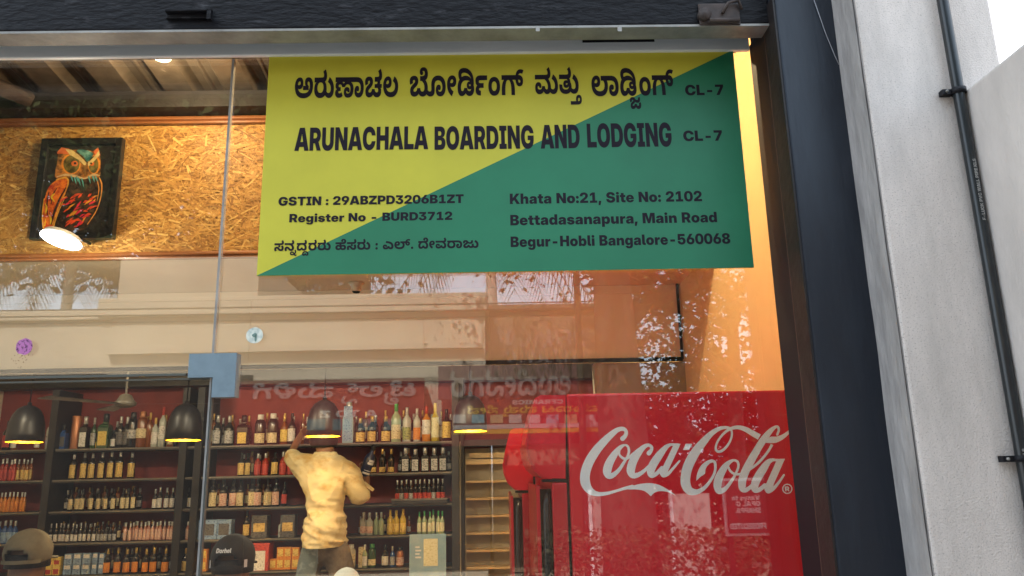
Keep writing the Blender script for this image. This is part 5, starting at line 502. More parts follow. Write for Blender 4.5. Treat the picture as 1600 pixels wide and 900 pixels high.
b.box(l0.x+.008, l1.x-.006, -.167, -.161, l0.z+.012, l1.z-.002, bevel=.003); b.lathe([(.001, -.02), (.016, -.016), (.016, 0), (.001, 0)], 14, (l0.x+.02, -.161, (l0.z+l1.z)/2), axis='Y')
b.tube([(l1.x-.05, -.17, l0.z+.04), (l1.x-.035, -.174, l1.z-.006), (l1.x-.01, -.176, l1.z), (l1.x-.002, -.17, l0.z+.05)], .004)
b.tube([(l0.x+.03, -.175, l0.z+.018), (l1.x-.012, -.175, l0.z+.018)], .006); b.build('latch', m_rust, bar)
for hx in (840, 968):
    q = at(hx, 45, -.16); b = MB(); b.box(q.x-.005, q.x+.005, -.1625, -.1605, q.z-.008, q.z+.006); b.build('keyhole', m_steel_grey, bar)

# ---------------------------------------------------------------- glass shop front
front = thing('glass_shopfront', 'frameless glass shop front with a pale metal top rail', 'shop front', (-.3, 0, .16))
zt = at(600, 84, -.02).z
zt0 = at(600, 63, -.02).z
b = MB(); b.box(-4.25, .672, -.02, -.0072, zt, zt0, bevel=.003); rail = b.build('top_rail', m_alu, front)
q0, q1 = at(910, 67, -.02), at(1022, 62, -.02); b = MB(); b.box(q0.x, q1.x, -.024, -.0205, q0.z, q1.z, bevel=.001); b.build('rail_slot', m_black, rail)
XJ = at(366, 90, 0).x                    # joint between the two upper panes
ZD = at(160, 590, 0).z                   # top of the door
b = MB(); b.box(XJ+.003, .690, -.006, .006, .17, zt+.03); fixed = b.build('fixed_pane', m_glass, front)
b = MB(); b.box(-4.2, XJ-.003, -.006, .006, ZD+.006, zt+.03); transom = b.build('transom_pane', m_glass, front)
XD = at(322, 740, 0).x
b = MB(); b.box(XD-1.05, XD, -.006, .006, .18, ZD-.006); door = b.build('door_pane', m_doorglass, front)
b = MB(); b.box(XD-2.2, XD-1.056, -.006, .006, .18, ZD-.006); b.build('side_pane', m_doorglass, front)
for nm, d in (('joint_seal', (XJ-.0028, XJ+.0028, -.0065, .0065, .17, zt-.002)), ('pane_edge', (-4.2, XJ-.06, -.0063, .0063, ZD+.0002, ZD+.0058)),
              ('door_edge', (XD+.0003, XD+.004, -.0065, .0065, .18, ZD-.006)), ('door_top_edge', (XD-1.05, XD, -.0064, .0064, ZD-.0095, ZD-.0062))):
    box(nm, m_steel_grey if nm == 'joint_seal' else m_glassedge, d, front)
box('side_channel', m_steel_grey, (.6905, .698, -.012, .03, .16, zt), front); box('side_frame', m_black, (.6985, .76, -.10, .035, .16, zt0), front)
f0, f1, f2 = at(297, 553, -.012), at(369, 585, -.012), at(331, 621, -.012)
fit = MB(); fit.prism([(f0.x, f0.z), (f1.x, f0.z), (f1.x, f2.z), (f2.x, f2.z), (f2.x, f1.z-.006), (f0.x, f1.z-.006)], -.016, .016)
bmx = fit.build('corner_fitting', m_satin, front)

# ---------------------------------------------------------------- loft inside the glass: roof sheet, beams, strand board
n_c = []
loft = thing('loft_roof', 'corrugated metal roof sheet on dusty dark beams above the strand board', 'roof', (-1, .6, 3.05))
def roof_z(y): return 3.055+.113*(1.06-y)
b = MB(); x = -4.2; prof = []
while x < .86:
    prof += [(x, 0), (x+.11, 0), (x+.135, .035), (x+.165, .035), (x+.172, .030), (x+.180, .030), (x+.187, .035), (x+.215, .035), (x+.24, 0)]; x += .24
for (xa, za), (xb, zb) in zip(prof, prof[1:]):
    if xb-xa < 1e-6: continue
    ys = (.02, 1.5)
    b.face([(xa, ys[0], roof_z(ys[0])+za), (xb, ys[0], roof_z(ys[0])+zb), (xb, ys[1], roof_z(ys[1])+zb), (xa, ys[1], roof_z(ys[1])+za)])
    b.face([(xa, ys[0], roof_z(ys[0])+za+.002), (xa, ys[1], roof_z(ys[1])+za+.002), (xb, ys[1], roof_z(ys[1])+zb+.002), (xb, ys[0], roof_z(ys[0])+zb+.002)])
b.build('corrugated_sheet', m_corr, loft, fix=False)
b = MB(); b.box(-4.2, .86, 1.0, 1.09, 2.985, roof_z(1.06)-.004); b.box(-4.2, .86, .985, 1.09, 2.975, 2.984); b.build('cross_beam', m_beam, loft)
a0, a1 = atZ(0, 140, roof_z(.9)-.02), atZ(62, 178, 2.99)
b = MB(); b.tube([(a1.x-.75, .1, roof_z(.1)-.04), (a1.x, 1.0, 3.02)], .036, 4); b.build('rafter', m_rust, loft)

board = thing('strand_board_wall', 'golden strand board panel under the corrugated roof with the owl picture', 'wall', (-1, 1.08, 2.4))
box('backing', mat('board_base', (.36, .17, .045), .7), (-4.2, .86, 1.075, 1.1, 2.386, 2.975), board)
rng = random.Random(7); b = MB()
for i in range(22000):
    x = rng.uniform(-3.0, .86); z = rng.uniform(2.40, 2.96); a = rng.gauss(0, .75); L = rng.choice((.02, .03, .045, .06, .08, .11))*rng.uniform(.7, 1.2); W = rng.choice((.002, .003, .004, .006, .008, .012))*rng.uniform(.7, 1.2)
    u = Vector((math.cos(a), 0, math.sin(a))); w_ = Vector((-math.sin(a), 0, math.cos(a))); y = 1.0735-rng.random()*.0035; tl = rng.gauss(0, .0012)
    P = [Vector((x, y, z))+u*(sx*L/2)+w_*(sz*W/2*rng.uniform(.55, 1))+Vector((0, tl*sx, 0)) for sx, sz in ((-1, -1), (1, -1), (1, 1), (-1, 1))]
    if all(2.392 < p.z < 2.972 and p.x < .858 for p in P): b.face(P, pick=min(1, max(0, rng.gauss(.52, .27))))
b.build('strand_surface', m_osb, board, fix=False)
def moulding(name, z0, z1, parent):
    b = MB(); h = z1-z0
    prof = [(1.074, z0), (1.052, z0), (1.050, z0+.2*h), (1.056, z0+.32*h), (1.046, z0+.45*h), (1.046, z0+.62*h), (1.056, z0+.75*h), (1.060, z0+h), (1.074, z0+h)]
    b.prism(prof, -4.19, .858, to3=lambda a, c, t: (t, a, c)); b.build(name, m_trim, parent)
moulding('moulding', at(200, 193, 1.05).z, at(200, 181, 1.05).z, board)
moulding('moulding', 2.372, at(200, 393, 1.05).z, board)

# ---------------------------------------------------------------- the green and yellow shop sign (behind the glass)
YS = -.0105
s0, s1 = at(421, 84, YS), at(1145, 76, YS); s2, s3 = at(1178, 418, YS), at(401, 431, YS)
SX0, SX1, SZ0, SZ1 = (s0.x+s3.x)/2, (s1.x+s2.x)/2, (s2.z+s3.z)/2, (s0.z+s1.z)/2-.004
sign = tag(MB().box(SX0, SX1, YS, YS+.004, SZ0, SZ1).build('shop_sign', mat('yellow_vinyl', (0.60, 0.55, 0.045), .5, var=.07, vscale=4, bump=.12, bscale=2.2, detail=10)),
           'yellow and green boarding and lodging sign stuck on the shop glass', 'sign')
b = MB(); b.prism([(SX0, SZ0), (SX1, SZ0), (SX1, SZ1)], YS-.0006, YS-.0001); b.build('green_field', mat('green_vinyl', (0.020, 0.20, 0.098), .5, var=.09, vscale=4, bump=.12, bscale=2.2, detail=10), sign)
KS = KANNADA_STRINGS
def sign_line(items):
    b = MB()
    for s, x0, yb, x1, yt in items: letter_px(b, s, x0, yb, x1, yt, YS, lift=.0009)
    b.build('lettering', m_black_print, sign)
sign_line([(KS['head1'], 460, 154, 622, 109), (KS['head2'], 640, 151.5, 819, 105.5), (KS['head3'], 837, 164.5, 909.5, 105), (KS['head4'], 926, 171.5, 1056, 107)])
sign_line([('ARUNACHALA', 460, 236, 669, 200), ('BOARDING', 679, 234.3, 834.4, 198), ('AND', 845, 232.5, 906.5, 195.5), ('LODGING', 918, 230.8, 1050.5, 193.5)])
sign_line([('CL-7', 1071, 149.3, 1131, 133)]); sign_line([('CL-7', 1068, 220.8, 1129, 204.5)])
sign_line([('GSTIN : 29ABZPD3206B1ZT', 435, 321.6, 724.6, 308)])
sign_line([('Register No - BURD3712', 452, 347.6, 706.7, 334.5)])
sign_line([(KS['foot'], 428, 400.5, 748, 375)])
sign_line([('Khata No:21, Site No: 2102', 796.8, 319, 1097.4, 302.8)])
sign_line([('Bettadasanapura, Main Road', 797.5, 352.3, 1121, 336)])
sign_line([('Begur-Hobli Bangalore-560068', 798, 386.3, 1142, 369.8)])

# stickers on the glass
def disc_px(mb, cx, cy, rx, ry, Y, n=26, wob=0.0, seed=0):
    c = at(cx, cy, Y); k = ppm(cx, cy, Y); rg = random.Random(seed)
    mb.prism([(c.x+k*rx*(1+wob*(rg.random()-.5))*math.cos(2*math.pi*i/n), c.z+k*ry*(1+wob*(rg.random()-.5))*math.sin(2*math.pi*i/n)) for i in range(n)], Y-.0006, Y)
b = MB(); disc_px(b, 397.8, 524, 13.2, 12.6, -.0064, 30, .03, 2)
st = tag(b.build('round_sticker', mat('worn_white_sticker', (.45, .52, .47), .6, vscale=90, col2=(.78, .80, .70), sharp=(.35, .6))), 'round worn white sticker on the glass right of the pane joint', 'sticker')
b = MB(); disc_px(b, 398, 524, 3.6, 3.4, -.0072, 9, .5, 5); disc_px(b, 399.5, 529, 1.5, 5.5, -.0072, 8, .3, 5); b.build('print', mat('sticker_print', (.18, .28, .24), .6), st)
b = MB(); disc_px(b, 38, 541.5, 13.4, 12.8, -.0064, 24, .16, 8)
st = tag(b.build('purple_sticker', mat('purple_sticker', (.10, .02, .09), .6, vscale=150, col2=(.50, .17, .42), sharp=(.40, .5))), 'torn purple round sticker on the glass far from the sign', 'sticker')
b = MB(); rg = random.Random(3)
for i in range(26):
    disc_px(b, 36+rg.gauss(0, 8), 553+abs(rg.gauss(0, 10)), .7, .7, -.0064, 6, .4, i)
b.build('adhesive_residue', mat('adhesive', (.25, .17, .10), .7), st)

# ---------------------------------------------------------------- owl picture on the strand board
YP = 1.046
f = [at(65, 216, YP), at(192, 216, YP), at(177, 375, YP), at(48, 372, YP)]
FX0, FX1, FZ0, FZ1 = (f[0].x+f[3].x)/2, (f[1].x+f[2].x)/2, (f[2].z+f[3].z)/2, (f[0].z+f[1].z)/2
m_frame = mat('black_wood_frame', (.012, .011, .010), .35, coat=.3)
pic = thing('owl_picture', 'black framed picture of a fiery orange owl hung on the strand board', 'picture', ((FX0+FX1)/2, YP, FZ0))
b = MB(); w_ = .027
for d in ((FX0, FX0+w_, FZ0, FZ1), (FX1-w_, FX1, FZ0, FZ1), (FX0+w_, FX1-w_, FZ0, FZ0+w_), (FX0+w_, FX1-w_, FZ1-w_, FZ1)): b.box(d[0], d[1], YP-.006, 1.0685, d[2], d[3], bevel=.003)
b.build('frame', m_frame, pic)
YQ = YP+.008
art = box('print', mat('picture_ground', (.022, .019, .016), .4, var=.4, vscale=9), (FX0+w_-.002, FX1-w_+.002, YQ, YQ+.004, FZ0+w_-.002, FZ1-w_+.002), pic)
def art_pt(a, b): return at(40+a/4.7375, 205+b/4.7375, YQ)
def paint(name, polys, col, lvl, rough=.45, col2=None):
    m = mat('owl_'+name, col, rough, var=.3, vscale=45, col2=col2, sharp=(.4, .6) if col2 else None)
    for grp in ([[p] for p in polys] if name in ('eye', 'pupil', 'brow', 'ear_tuft', 'facial_rim', 'facial_disc') else [polys]):
        mb = MB(); sheet(mb, grp, art_pt, Vector((0, -1, 0)), .0005+.0005*lvl); mb.build(name, m, art)
def ell(cx, cy, rx, ry, n=20, rot=0): return [(cx+rx*math.cos(2*math.pi*i/n)*math.cos(rot)-ry*math.sin(2*math.pi*i/n)*math.sin(rot), cy+rx*math.cos(2*math.pi*i/n)*math.sin(rot)+ry*math.sin(2*math.pi*i/n)*math.cos(rot)) for i in range(n)]
paint('body', [spline([(290, 340), (420, 350), (545, 340), (562, 430), (548, 540), (480, 680), (400, 738), (200, 738), (240, 560)], 5, True)], (.02, .014, .010), 0, col2=(.10, .05, .025))
paint('wing', [spline([(296, 343), (322, 372), (305, 440), (255, 560), (205, 690), (180, 738), (135, 738), (124, 640), (138, 520), (170, 420), (225, 366)], 5, True)], (.62, .05, .012), 1, col2=(.90, .22, .02))
paint('wing_feather_pattern', [p for w in ([(300, 420, 8), (255, 500, 14), (215, 600, 16), (190, 690, 8)], [(175, 450, 5), (160, 540, 10), (165, 620, 6)], [(235, 420, 5), (205, 470, 10), (190, 540, 5)]) for p in ribbon(w, 6)], (.03, .015, .01), 2)
paint('wing_edge_pattern', [p for w in ([(230, 362, 8), (296, 345, 14), (318, 375, 12), (300, 440, 8), (255, 545, 7), (200, 690, 6)], [(140, 500, 5), (126, 620, 9), (136, 730, 12)], [(290, 500, 5), (240, 610, 8), (200, 735, 12)]) for p in ribbon(w, 6)], (.80, .38, .05), 3)
paint('wing_flame_pattern', [p for w in ([(150, 610, 6), (158, 570, 16), (150, 540, 5)], [(215, 520, 8), (195, 490, 14), (215, 465, 8)], [(185, 690, 6), (190, 650, 14), (175, 620, 5)], [(145, 700, 10), (150, 650, 5)]) for p in ribbon(w, 6)], (.85, .50, .03), 4)
paint('head', [spline([(246, 172), (300, 146), (380, 138), (470, 142), (545, 175), (556, 260), (545, 340), (470, 352), (380, 340), (235, 352), (222, 300), (235, 235)], 5, True)], (.16, .07, .02), 2, col2=(.55, .22, .04))
paint('facial_rim', [ell(338, 245, 72, 76), ell(508, 248, 46, 72)], (.85, .28, .03), 3)
paint('facial_disc', [ell(342, 246, 60, 66), ell(505, 250, 36, 62)], (.10, .08, .02), 4, col2=(.24, .18, .04))
paint('crown', [spline([(380, 145), (445, 140), (500, 165), (492, 195), (460, 228), (430, 190)], 5, True)], (.05, .22, .20), 4, col2=(.22, .48, .38))
paint('brow', [[(296, 133), (345, 140), (400, 180), (455, 236), (446, 262), (395, 214), (330, 176)], [(548, 142), (512, 190), (462, 240), (470, 262), (520, 215), (550, 180)]], (.85, .60, .22), 6)
paint('ear_tuft', [[(236, 158), (268, 122), (325, 132), (350, 168), (300, 172), (262, 168), (240, 172)], [(505, 150), (540, 122), (556, 180), (520, 188)]], (.85, .18, .05), 5)
paint('eye', [ell(366, 242, 25, 20), ell(492, 242, 19, 17)], (.75, .16, .03), 5); paint('pupil', [ell(370, 240, 10, 9), ell(488, 240, 8, 8)], (.01, .008, .008), 6)
paint('beak', [[(428, 252), (456, 256), (452, 324), (444, 332), (432, 300)]], (.30, .15, .04), 7)
paint('ruff', [p for w in ([(235, 340, 6), (300, 325, 16), (370, 335, 18), (440, 352, 10), (500, 325, 16), (552, 330, 6)],) for p in ribbon(w, 6)], (.62, .42, .20), 5)
paint('chest_feather_pattern', [p for x, yy, l in ((340, 335, 40), (365, 345, 50), (395, 350, 55), (420, 355, 60), (380, 340, 40), (470, 340, 50), (500, 335, 45), (520, 335, 40)) for p in ribbon([(x, yy, 9), (x+8, yy+l*.5, 10), (x+14, yy+l, 2)], 5)], (.10, .38, .34), 6)
rg = random.Random(11); fl = {0: [], 1: [], 2: []}
for i in range(60):
    x, yy = rg.uniform(250, 520), rg.uniform(480, 730)
    if x > 560-(yy-430)*.55: continue
    L = rg.uniform(25, 70); c = rg.uniform(-25, 25)
    fl[rg.randrange(3)] += ribbon([(x, yy, 4), (x+L*.4, yy-L*.35+c*.4, rg.uniform(9, 18)), (x+L*.9, yy-L*.6+c, 2)], 5)
for k, c in ((0, (.85, .08, .02)), (1, (.95, .36, .03)), (2, (.75, .03, .07))): paint('flame_pattern', fl[k], c, 3+k)
paint('side_edge_pattern', [p for w in ([(548, 345, 6), (566, 400, 10), (556, 500, 6), (520, 600, 7), (460, 690, 5)], [(530, 360, 4), (545, 430, 7), (530, 520, 3)]) for p in ribbon(w, 6)], (.85, .32, .05), 3)

# ---------------------------------------------------------------- lamps
def add_point(name, loc, power, col, parent, radius=.03):
    radius = .006
    l = bpy.data.lights.new(name, 'POINT'); l.energy = power; l.color = col; l.shadow_soft_size = radius
    o = bpy.data.objects.new(name, l); COL.objects.link(o); o.location = Vector(loc)
    if parent: o.parent = parent; o.matrix_parent_inverse = world_of(parent).inverted()
    return o
WARM = (1.0, .66, .34)
e_bulb = emit('lit_bulb', (1.0, .80, .50), 5); e_disc = emit('lit_disc', (1.0, .97, .92), 6)
m_lampblack = mat('lamp_black', (.014, .014, .018), .38); m_lampin = mat('lamp_yellow_inside', (.80, .56, .015), .5)
def pendant(px_, py_, label, Y=3.4, watt=3.2):
    c = at(px_, py_, Y); r = .112
    t = thing('pendant_lamp', label, 'lamp', tuple(c), 'black dome pendant lamps over the counter')
    o = [(r, 0), (r*.995, .05), (r*.95, .12), (r*.82, .175), (r*.60, .215), (r*.34, .235), (r*.12, .243), (r*.11, .262), (.002, .264)]
    b = MB(); b.lathe([(r*.985, 0)]+o, 28, tuple(c), caps=False); b.build('shade', m_lampblack, t)
    b = MB(); b.lathe([(r*.985, .0005), (r*.98, .05), (r*.93, .118), (r*.80, .170), (r*.58, .209), (r*.3, .229), (.002, .235)], 28, tuple(c), caps=False); b.build('inner_shade', m_lampin, t)
    b = MB(); b.tube([(c.x, c.y, c.z+.26), (c.x, c.y, 2.779)], .004, 6); b.build('cord', m_black, t)
    b = MB(); b.lathe([(.001, -.028), (.018, -.020), (.026, 0), (.018, .022), (.012, .05), (.001, .055)], 12, (c.x, c.y, c.z+.10)); b.build('bulb', e_bulb, t)
    add_point('bulb_light', (c.x, c.y, c.z+.055), watt, WARM, t, .035); t.rotation_euler = (R(-1.7), 0, 0)
    return t
pendant(38, 691, 'black dome pendant lamp at the far end, left of the copper tube')
pendant(287, 688, 'black dome pendant lamp hanging beside the door corner')
pendant(505, 682, 'black dome pendant lamp hanging right above the man in yellow')
pendant(735, 674, 'black dome pendant lamp with yellow inside by the red coolers')
# round lit disc lamp over the picture
c = at(95, 376, .86)
t = thing('disc_lamp', 'bright round white spot lamp below the owl picture', 'lamp', tuple(c))
rx = 30*ppm(95, 376, .86)
nrm = Vector((-.17, -.22, -.96)).normalized(); Mx = nrm.to_track_quat('Z', 'Y').to_matrix().to_4x4(); Mx.translation = c
b = MB(); b.lathe([(.001, 0), (rx, 0), (rx, -.004), (.001, -.004)], 30); b.v = [tuple(Mx @ Vector(v)) for v in b.v]; b.build('diffuser', e_disc, t)
b = MB(); b.lathe([(.001, -.0045), (rx*.97, -.0045), (rx*.9, -.022), (.02, -.03), (.001, -.03)], 30); b.v = [tuple(Mx @ Vector(v)) for v in b.v]; b.build('housing', mat('lamp_white', (.6, .6, .58), .5), t)
pb = Mx @ Vector((0, 0, -.03)); b = MB(); b.tube([pb, (pb.x, 1.0, pb.z+.015), (pb.x, 1.045, pb.z+.015)], .006); b.build('arm', m_black, t)
def under_light(p, w): add_point('bulb_light', (p[0], p[1], p[2]), w, (1.0, .86, .66), t, .06)
under_light((c.x+.02, c.y-.08, c.z-.09), 2.4)
# ceiling bulbs of the loft
def ceiling_bulb(x, y, label, watt):
    z = roof_z(y)-.002; t = thing('ceiling_bulb', label, 'lamp', (x, y, z), 'round bulbs under the corrugated roof')
    b = MB(); b.lathe([(.05, 0), (.05, -.012), (.03, -.02), (.001, -.02)], 20, (x, y, z)); b.build('holder', mat('holder', (.6, .58, .5), .5), t)
    b = MB(); b.lathe([(.018, -.02), (.036, -.04), (.040, -.058), (.030, -.080), (.001, -.09)], 20, (x, y, z)); b.build('bulb', e_bulb, t)
    add_point('bulb_light', (x, y, z-.115), watt, (1.0, .74, .42), t, .04)
cb = atZ(253, 88, roof_z(.8)-.062)
ceiling_bulb(cb.x, cb.y, 'lit round bulb under the corrugated roof left of the sign', 5)
ceiling_bulb(-.15, .30, 'added round bulb under the roof hidden behind the yellow half of the sign', 6)  # unseen bulb added to light the strand board
ceiling_bulb(.10, .50, 'added round bulb under the roof hidden behind the green corner of the sign', 23)  # also unseen, added to brighten the peach wall

def added_room_bulb(x, y, label, watt):  # unseen bulbs, added because the back room was too dark
    z = 2.779; t = thing('ceiling_bulb', label, 'lamp', (x, y, z), 'unseen added bulbs on the back room ceiling')
    b = MB(); b.lathe([(.05, 0), (.05, -.012), (.03, -.02), (.001, -.02)], 20, (x, y, z)); b.build('holder', m_steel_grey, t)
    b = MB(); b.lathe([(.018, -.02), (.036, -.04), (.040, -.058), (.030, -.080), (.001, -.09)], 20, (x, y, z)); b.build('bulb', e_bulb, t)
    add_point('bulb_light', (x, y, z-.13), watt, (1.0, .82, .56), t, .05)
added_room_bulb(-3.0, 2.2, 'added unseen ceiling bulb of the back room above the far shelf', 21)
added_room_bulb(-1.45, 2.2, 'added unseen ceiling bulb of the back room behind the man in yellow', 19)
added_room_bulb(-.35, 2.2, 'added unseen ceiling bulb of the back room near the slat rack', 17)
# small dome camera under the soffit
c = atZ(557, 442, 2.384)
t = thing('dome_camera', 'small cream security camera under the soffit below the sign', 'camera', tuple(c))
m_cream = mat('cream_plastic', (.62, .52, .38), .4)
b = MB(); b.lathe([(.001, 0), (.036, 0), (.036, -.006), (.024, -.010), (.023, -.034), (.019, -.040), (.001, -.040)], 20, tuple(c)); b.build('body', m_cream, t)
b = MB(); b.lathe([(.018, -.0405), (.014, -.046), (.001, -.049)], 16, tuple(c)); b.build('lens', m_black, t)

# ceiling fan in the back room
c = at(195, 637, 3.0)
t = thing('ceiling_fan', 'grey ceiling fan with thin blades above the bottles behind the door', 'fan', tuple(c))
b = MB(); b.lathe([(.001, -.0), (.03, 0), (.062, .012), (.066, .03), (.05, .045), (.034, .075), (.016, .085), (.001, .085)], 20, tuple(c)); b.build('motor', mat('fan_grey', (.10, .09, .07), .4), t)
b = MB(); b.tube([(c.x, c.y, c.z+.08), (c.x, c.y, 2.779)], .007); b.build('rod', m_steel_grey, t)
for k in range(3):
    a = math.radians(8+120*k); u = Vector((math.cos(a), math.sin(a), 0)); v = Vector((-u.y, u.x, .08))*.055
    b = MB(); P = [c+u*.06-v*.4, c+u*.55-v, c+u*.55+v, c+u*.06+v*.4]; P = [p+Vector((0, 0, .02)) for p in P]
    b.face(P); b.face([p+Vector((0, 0, .004)) for p in reversed(P)]); b.build('blade', m_steel_grey, t)

# ---------------------------------------------------------------- red drink coolers
m_red = mat('cooler_red', (.74, .009, .028), .28, var=.05, vscale=2, coat=.5)
m_red2 = mat('cooler_red_door', (.58, .007, .020), .35, coat=.3)
YC0, YC1 = .25, .86
def cx(px_): return at(px_, 700, YC0).x
ZC = at(1000, 613.5, YC0).z
def cooler(label):
    t = thing('drink_cooler', label, 'cooler', (.5, .55, .16), 'red drink coolers standing in a row')
    b = MB(); b.box(cx(888), .805, YC0, YC1, .20, ZC, bevel=.006); body = b.build('cabinet', m_red, t)
    out = [(884, 617), (845, 617), (836, 622), (829, 650), (825, 672), (822, 692), (826, 716), (834, 735), (847, 747), (884, 748)]
    P = [at(a, b_, YC0) for a, b_ in out]
    b = MB(); b.prism([(p.x, p.z) for p in P], YC0+.004, YC1-.004); hd = b.build('header', m_red, t)
    P = [at(a, b_, YC0) for a, b_ in ((835, 672), (826, 692), (830, 714), (838, 733), (851, 745), (846, 745), (833, 733), (825.4, 714), (822.4, 692), (828, 668))]
    b = MB(); b.prism([(p.x-.002, p.z) for p in P], YC0-.002, YC1-.008); b.build('header_lip', m_red2, hd)
    b = MB(); b.box(cx(884.5), cx(887.5), YC0+.012, YC1-.01, .2, ZC-.004); b.build('gasket', m_black, t)
    b = MB(); z1 = at(860, 752, YC0).z
    b.box(cx(860), cx(884), YC0+.003, YC1-.004, .22, z1-.004, bevel=.005); b.box(cx(836), cx(842), YC0+.01, YC1-.01, .22, z1-.012, bevel=.002)
    dr = b.build('door', m_red2, t)
    b = MB(); b.box(cx(842.5), cx(859.5), YC0+.03, YC1-.03, .24, z1-.02); b.build('door_glass', mat('dark_glass', (.012, .012, .016), .12, coat=.4), dr)
    b = MB(); hx = cx(851); b.tube([(hx, YC0+.012, .5), (hx, YC0+.012, z1-.06), (hx+.004, YC0+.02, z1-.03)], .010, 10); b.build('handle', mat('handle_bar', (.03, .028, .03), .25, metal=.3), dr)
    b = MB()
    b.box(cx(846), cx(884), YC0+.006, YC0+.05, z1-.002, at(860, 749, YC0).z, bevel=.002); b.build('hinge', m_black, t)
    b = MB()
    for fx in (cx(900), .77):
        for fy in (YC0+.05, YC1-.05): b.lathe([(.02, 0), (.02, .045)], 10, (fx, fy, .158))
    b.build('foot', m_black, t)
    return t, body
cool, body = cooler('red drink cooler with white script lettering on its side by the glass')
def V1(p): return [(900+x/7.5, 660+y/7.5, w/7.5) for x, y, w in p]
def V2(p): return [(980+x/7.5, 660+y/7.5, w/7.5) for x, y, w in p]
def V3(p): return [(1050+x/7.5, 660+y/7.5, w/7.5) for x, y, w in p]
def V4(p): return [(1130+x/7.5, 660+y/7.5, w/7.5) for x, y, w in p]
L = []
L += ribbon(V1([(545, 190, 56), (577, 155, 46), (588, 112, 40), (556, 76, 46), (486, 88, 56), (405, 150, 76), (315, 238, 92), (225, 345, 106), (150, 470, 112), (108, 600, 114), (112, 715, 112), (165, 800, 84), (250, 838, 54), (360, 832, 40), (480, 800, 32), (580, 770, 36), (660, 756, 50)]), 8)
L += [spline([(980+x/7.5, 660+y/7.5) for x, y in ((20, 760), (90, 735), (170, 718), (270, 712), (360, 728), (440, 765), (510, 812), (568, 856))], 5)+spline([(980+x/7.5, 660+y/7.5) for x, y in ((520, 832), (450, 810), (380, 806), (318, 824), (277, 866))], 4)[0:]+spline([(980+x/7.5, 660+y/7.5) for x, y in ((272, 862), (240, 832), (190, 800), (110, 786), (20, 786))], 4)]
L += ribbon(V1([(572, 262, 24), (520, 292, 46), (452, 372, 78), (388, 482, 98), (364, 575, 98), (384, 628, 68), (432, 618, 60), (500, 560, 44), (560, 470, 34), (602, 400, 28), (620, 335, 30), (606, 282, 28), (572, 262, 24)]), 7, round_ends=False)
L += ribbon(V1([(508, 335, 22), (508, 378, 26), (540, 412, 30), (580, 428, 30), (622, 408, 32), (680, 368, 44), (735, 320, 40)]), 7)
L += ribbon(V1([(854, 360, 56), (880, 325, 42), (884, 290, 38), (848, 266, 38), (792, 290, 56), (722, 368, 84), (664, 468, 98), (642, 562, 98), (664, 618, 74), (722, 616, 56), (795, 570, 42), (865, 500, 32), (900, 455, 26)]), 7)
L += ribbon(V2([(515, 258, 26), (455, 290, 56), (372, 390, 90), (300, 500, 98), (274, 580, 88), (290, 622, 60), (345, 598, 46), (405, 530, 40)]), 7)
L += ribbon(V2([(500, 258, 28), (560, 262, 32), (600, 262, 30)]), 5)
L += [[(980+x/7.5, 660+y/7.5) for x, y in ((548, 252), (626, 250), (482, 560), (470, 590), (395, 625), (378, 600))]]
L += ribbon(V2([(425, 590, 86), (430, 616, 62), (480, 600, 40), (545, 530, 30), (612, 452, 22)]), 7)
L += [[(980+x/7.5, 660+y/7.5) for x, y in ((684, 250), (762, 250), (724, 323), (652, 323))]]
L += [spline([(1050+x/7.5, 660+y/7.5) for x, y in ((283, 684), (292, 610), (318, 540), (360, 485), (410, 450), (462, 433), (480, 440))], 5)+[(1050+x/7.5, 660+y/7.5) for x, y in ((478, 468), (440, 482), (408, 515), (390, 555), (386, 602), (335, 636))]]
L += ribbon(V3([(465, 448, 30), (500, 468, 32), (507, 540, 30), (486, 620, 32), (430, 710, 36), (362, 780, 46), (285, 815, 62), (205, 800, 94), (162, 730, 112), (158, 640, 114), (182, 530, 116), (232, 420, 114), (302, 310, 102), (382, 212, 84), (452, 138, 64), (530, 84, 50), (600, 62, 38), (660, 64, 32), (692, 90, 26), (701, 135, 24), (686, 205, 25), (640, 282, 28), (582, 334, 30), (536, 342, 28), (512, 312, 26), (522, 250, 25), (562, 180, 26), (622, 115, 30), (682, 76, 36), (742, 60, 42), (802, 62, 50), (872, 86, 58), (934, 122, 64), (1022, 172, 70)]), 7, round_ends=False)
L += ribbon(V3([(725, 440, 26), (670, 468, 48), (612, 532, 78), (552, 642, 94), (532, 732, 94), (546, 798, 76), (592, 798, 60), (642, 758, 44), (700, 680, 36), (746, 600, 28), (776, 520, 28), (768, 462, 30), (725, 440, 26)]), 7, round_ends=False)
L += ribbon(V3([(662, 525, 22), (680, 566, 28), (722, 600, 28), (762, 608, 26), (812, 604, 30)]), 6)
L += ribbon(V4([(632, 142, 28), (650, 92, 28), (638, 54, 30), (600, 60, 38), (542, 112, 62), (472, 202, 82), (402, 312, 84), (322, 452, 94), (252, 590, 96), (222, 690, 94), (226, 770, 84), (262, 792, 58), (310, 764, 44), (360, 712, 40)]), 7)
L += ribbon(V4([(572, 258, 32), (530, 332, 30), (462, 420, 30), (392, 490, 30), (315, 550, 26)]), 6, round_ends=False)
L += [spline([(1130+x/7.5, 660+y/7.5) for x, y in ((496, 238), (545, 172), (620, 166), (690, 142), (752, 102), (806, 64))], 5)+spline([(1130+x/7.5, 660+y/7.5) for x, y in ((806, 64), (780, 118), (732, 172), (672, 215), (600, 242), (496, 238))], 5)[1:-1]]
L += ribbon(V4([(590, 436, 30), (530, 462, 62), (470, 542, 92), (402, 650, 98), (366, 742, 92), (378, 794, 66), (432, 782, 52), (486, 735, 44)]), 7)
L += ribbon(V4([(575, 440, 28), (650, 442, 30)]), 4)
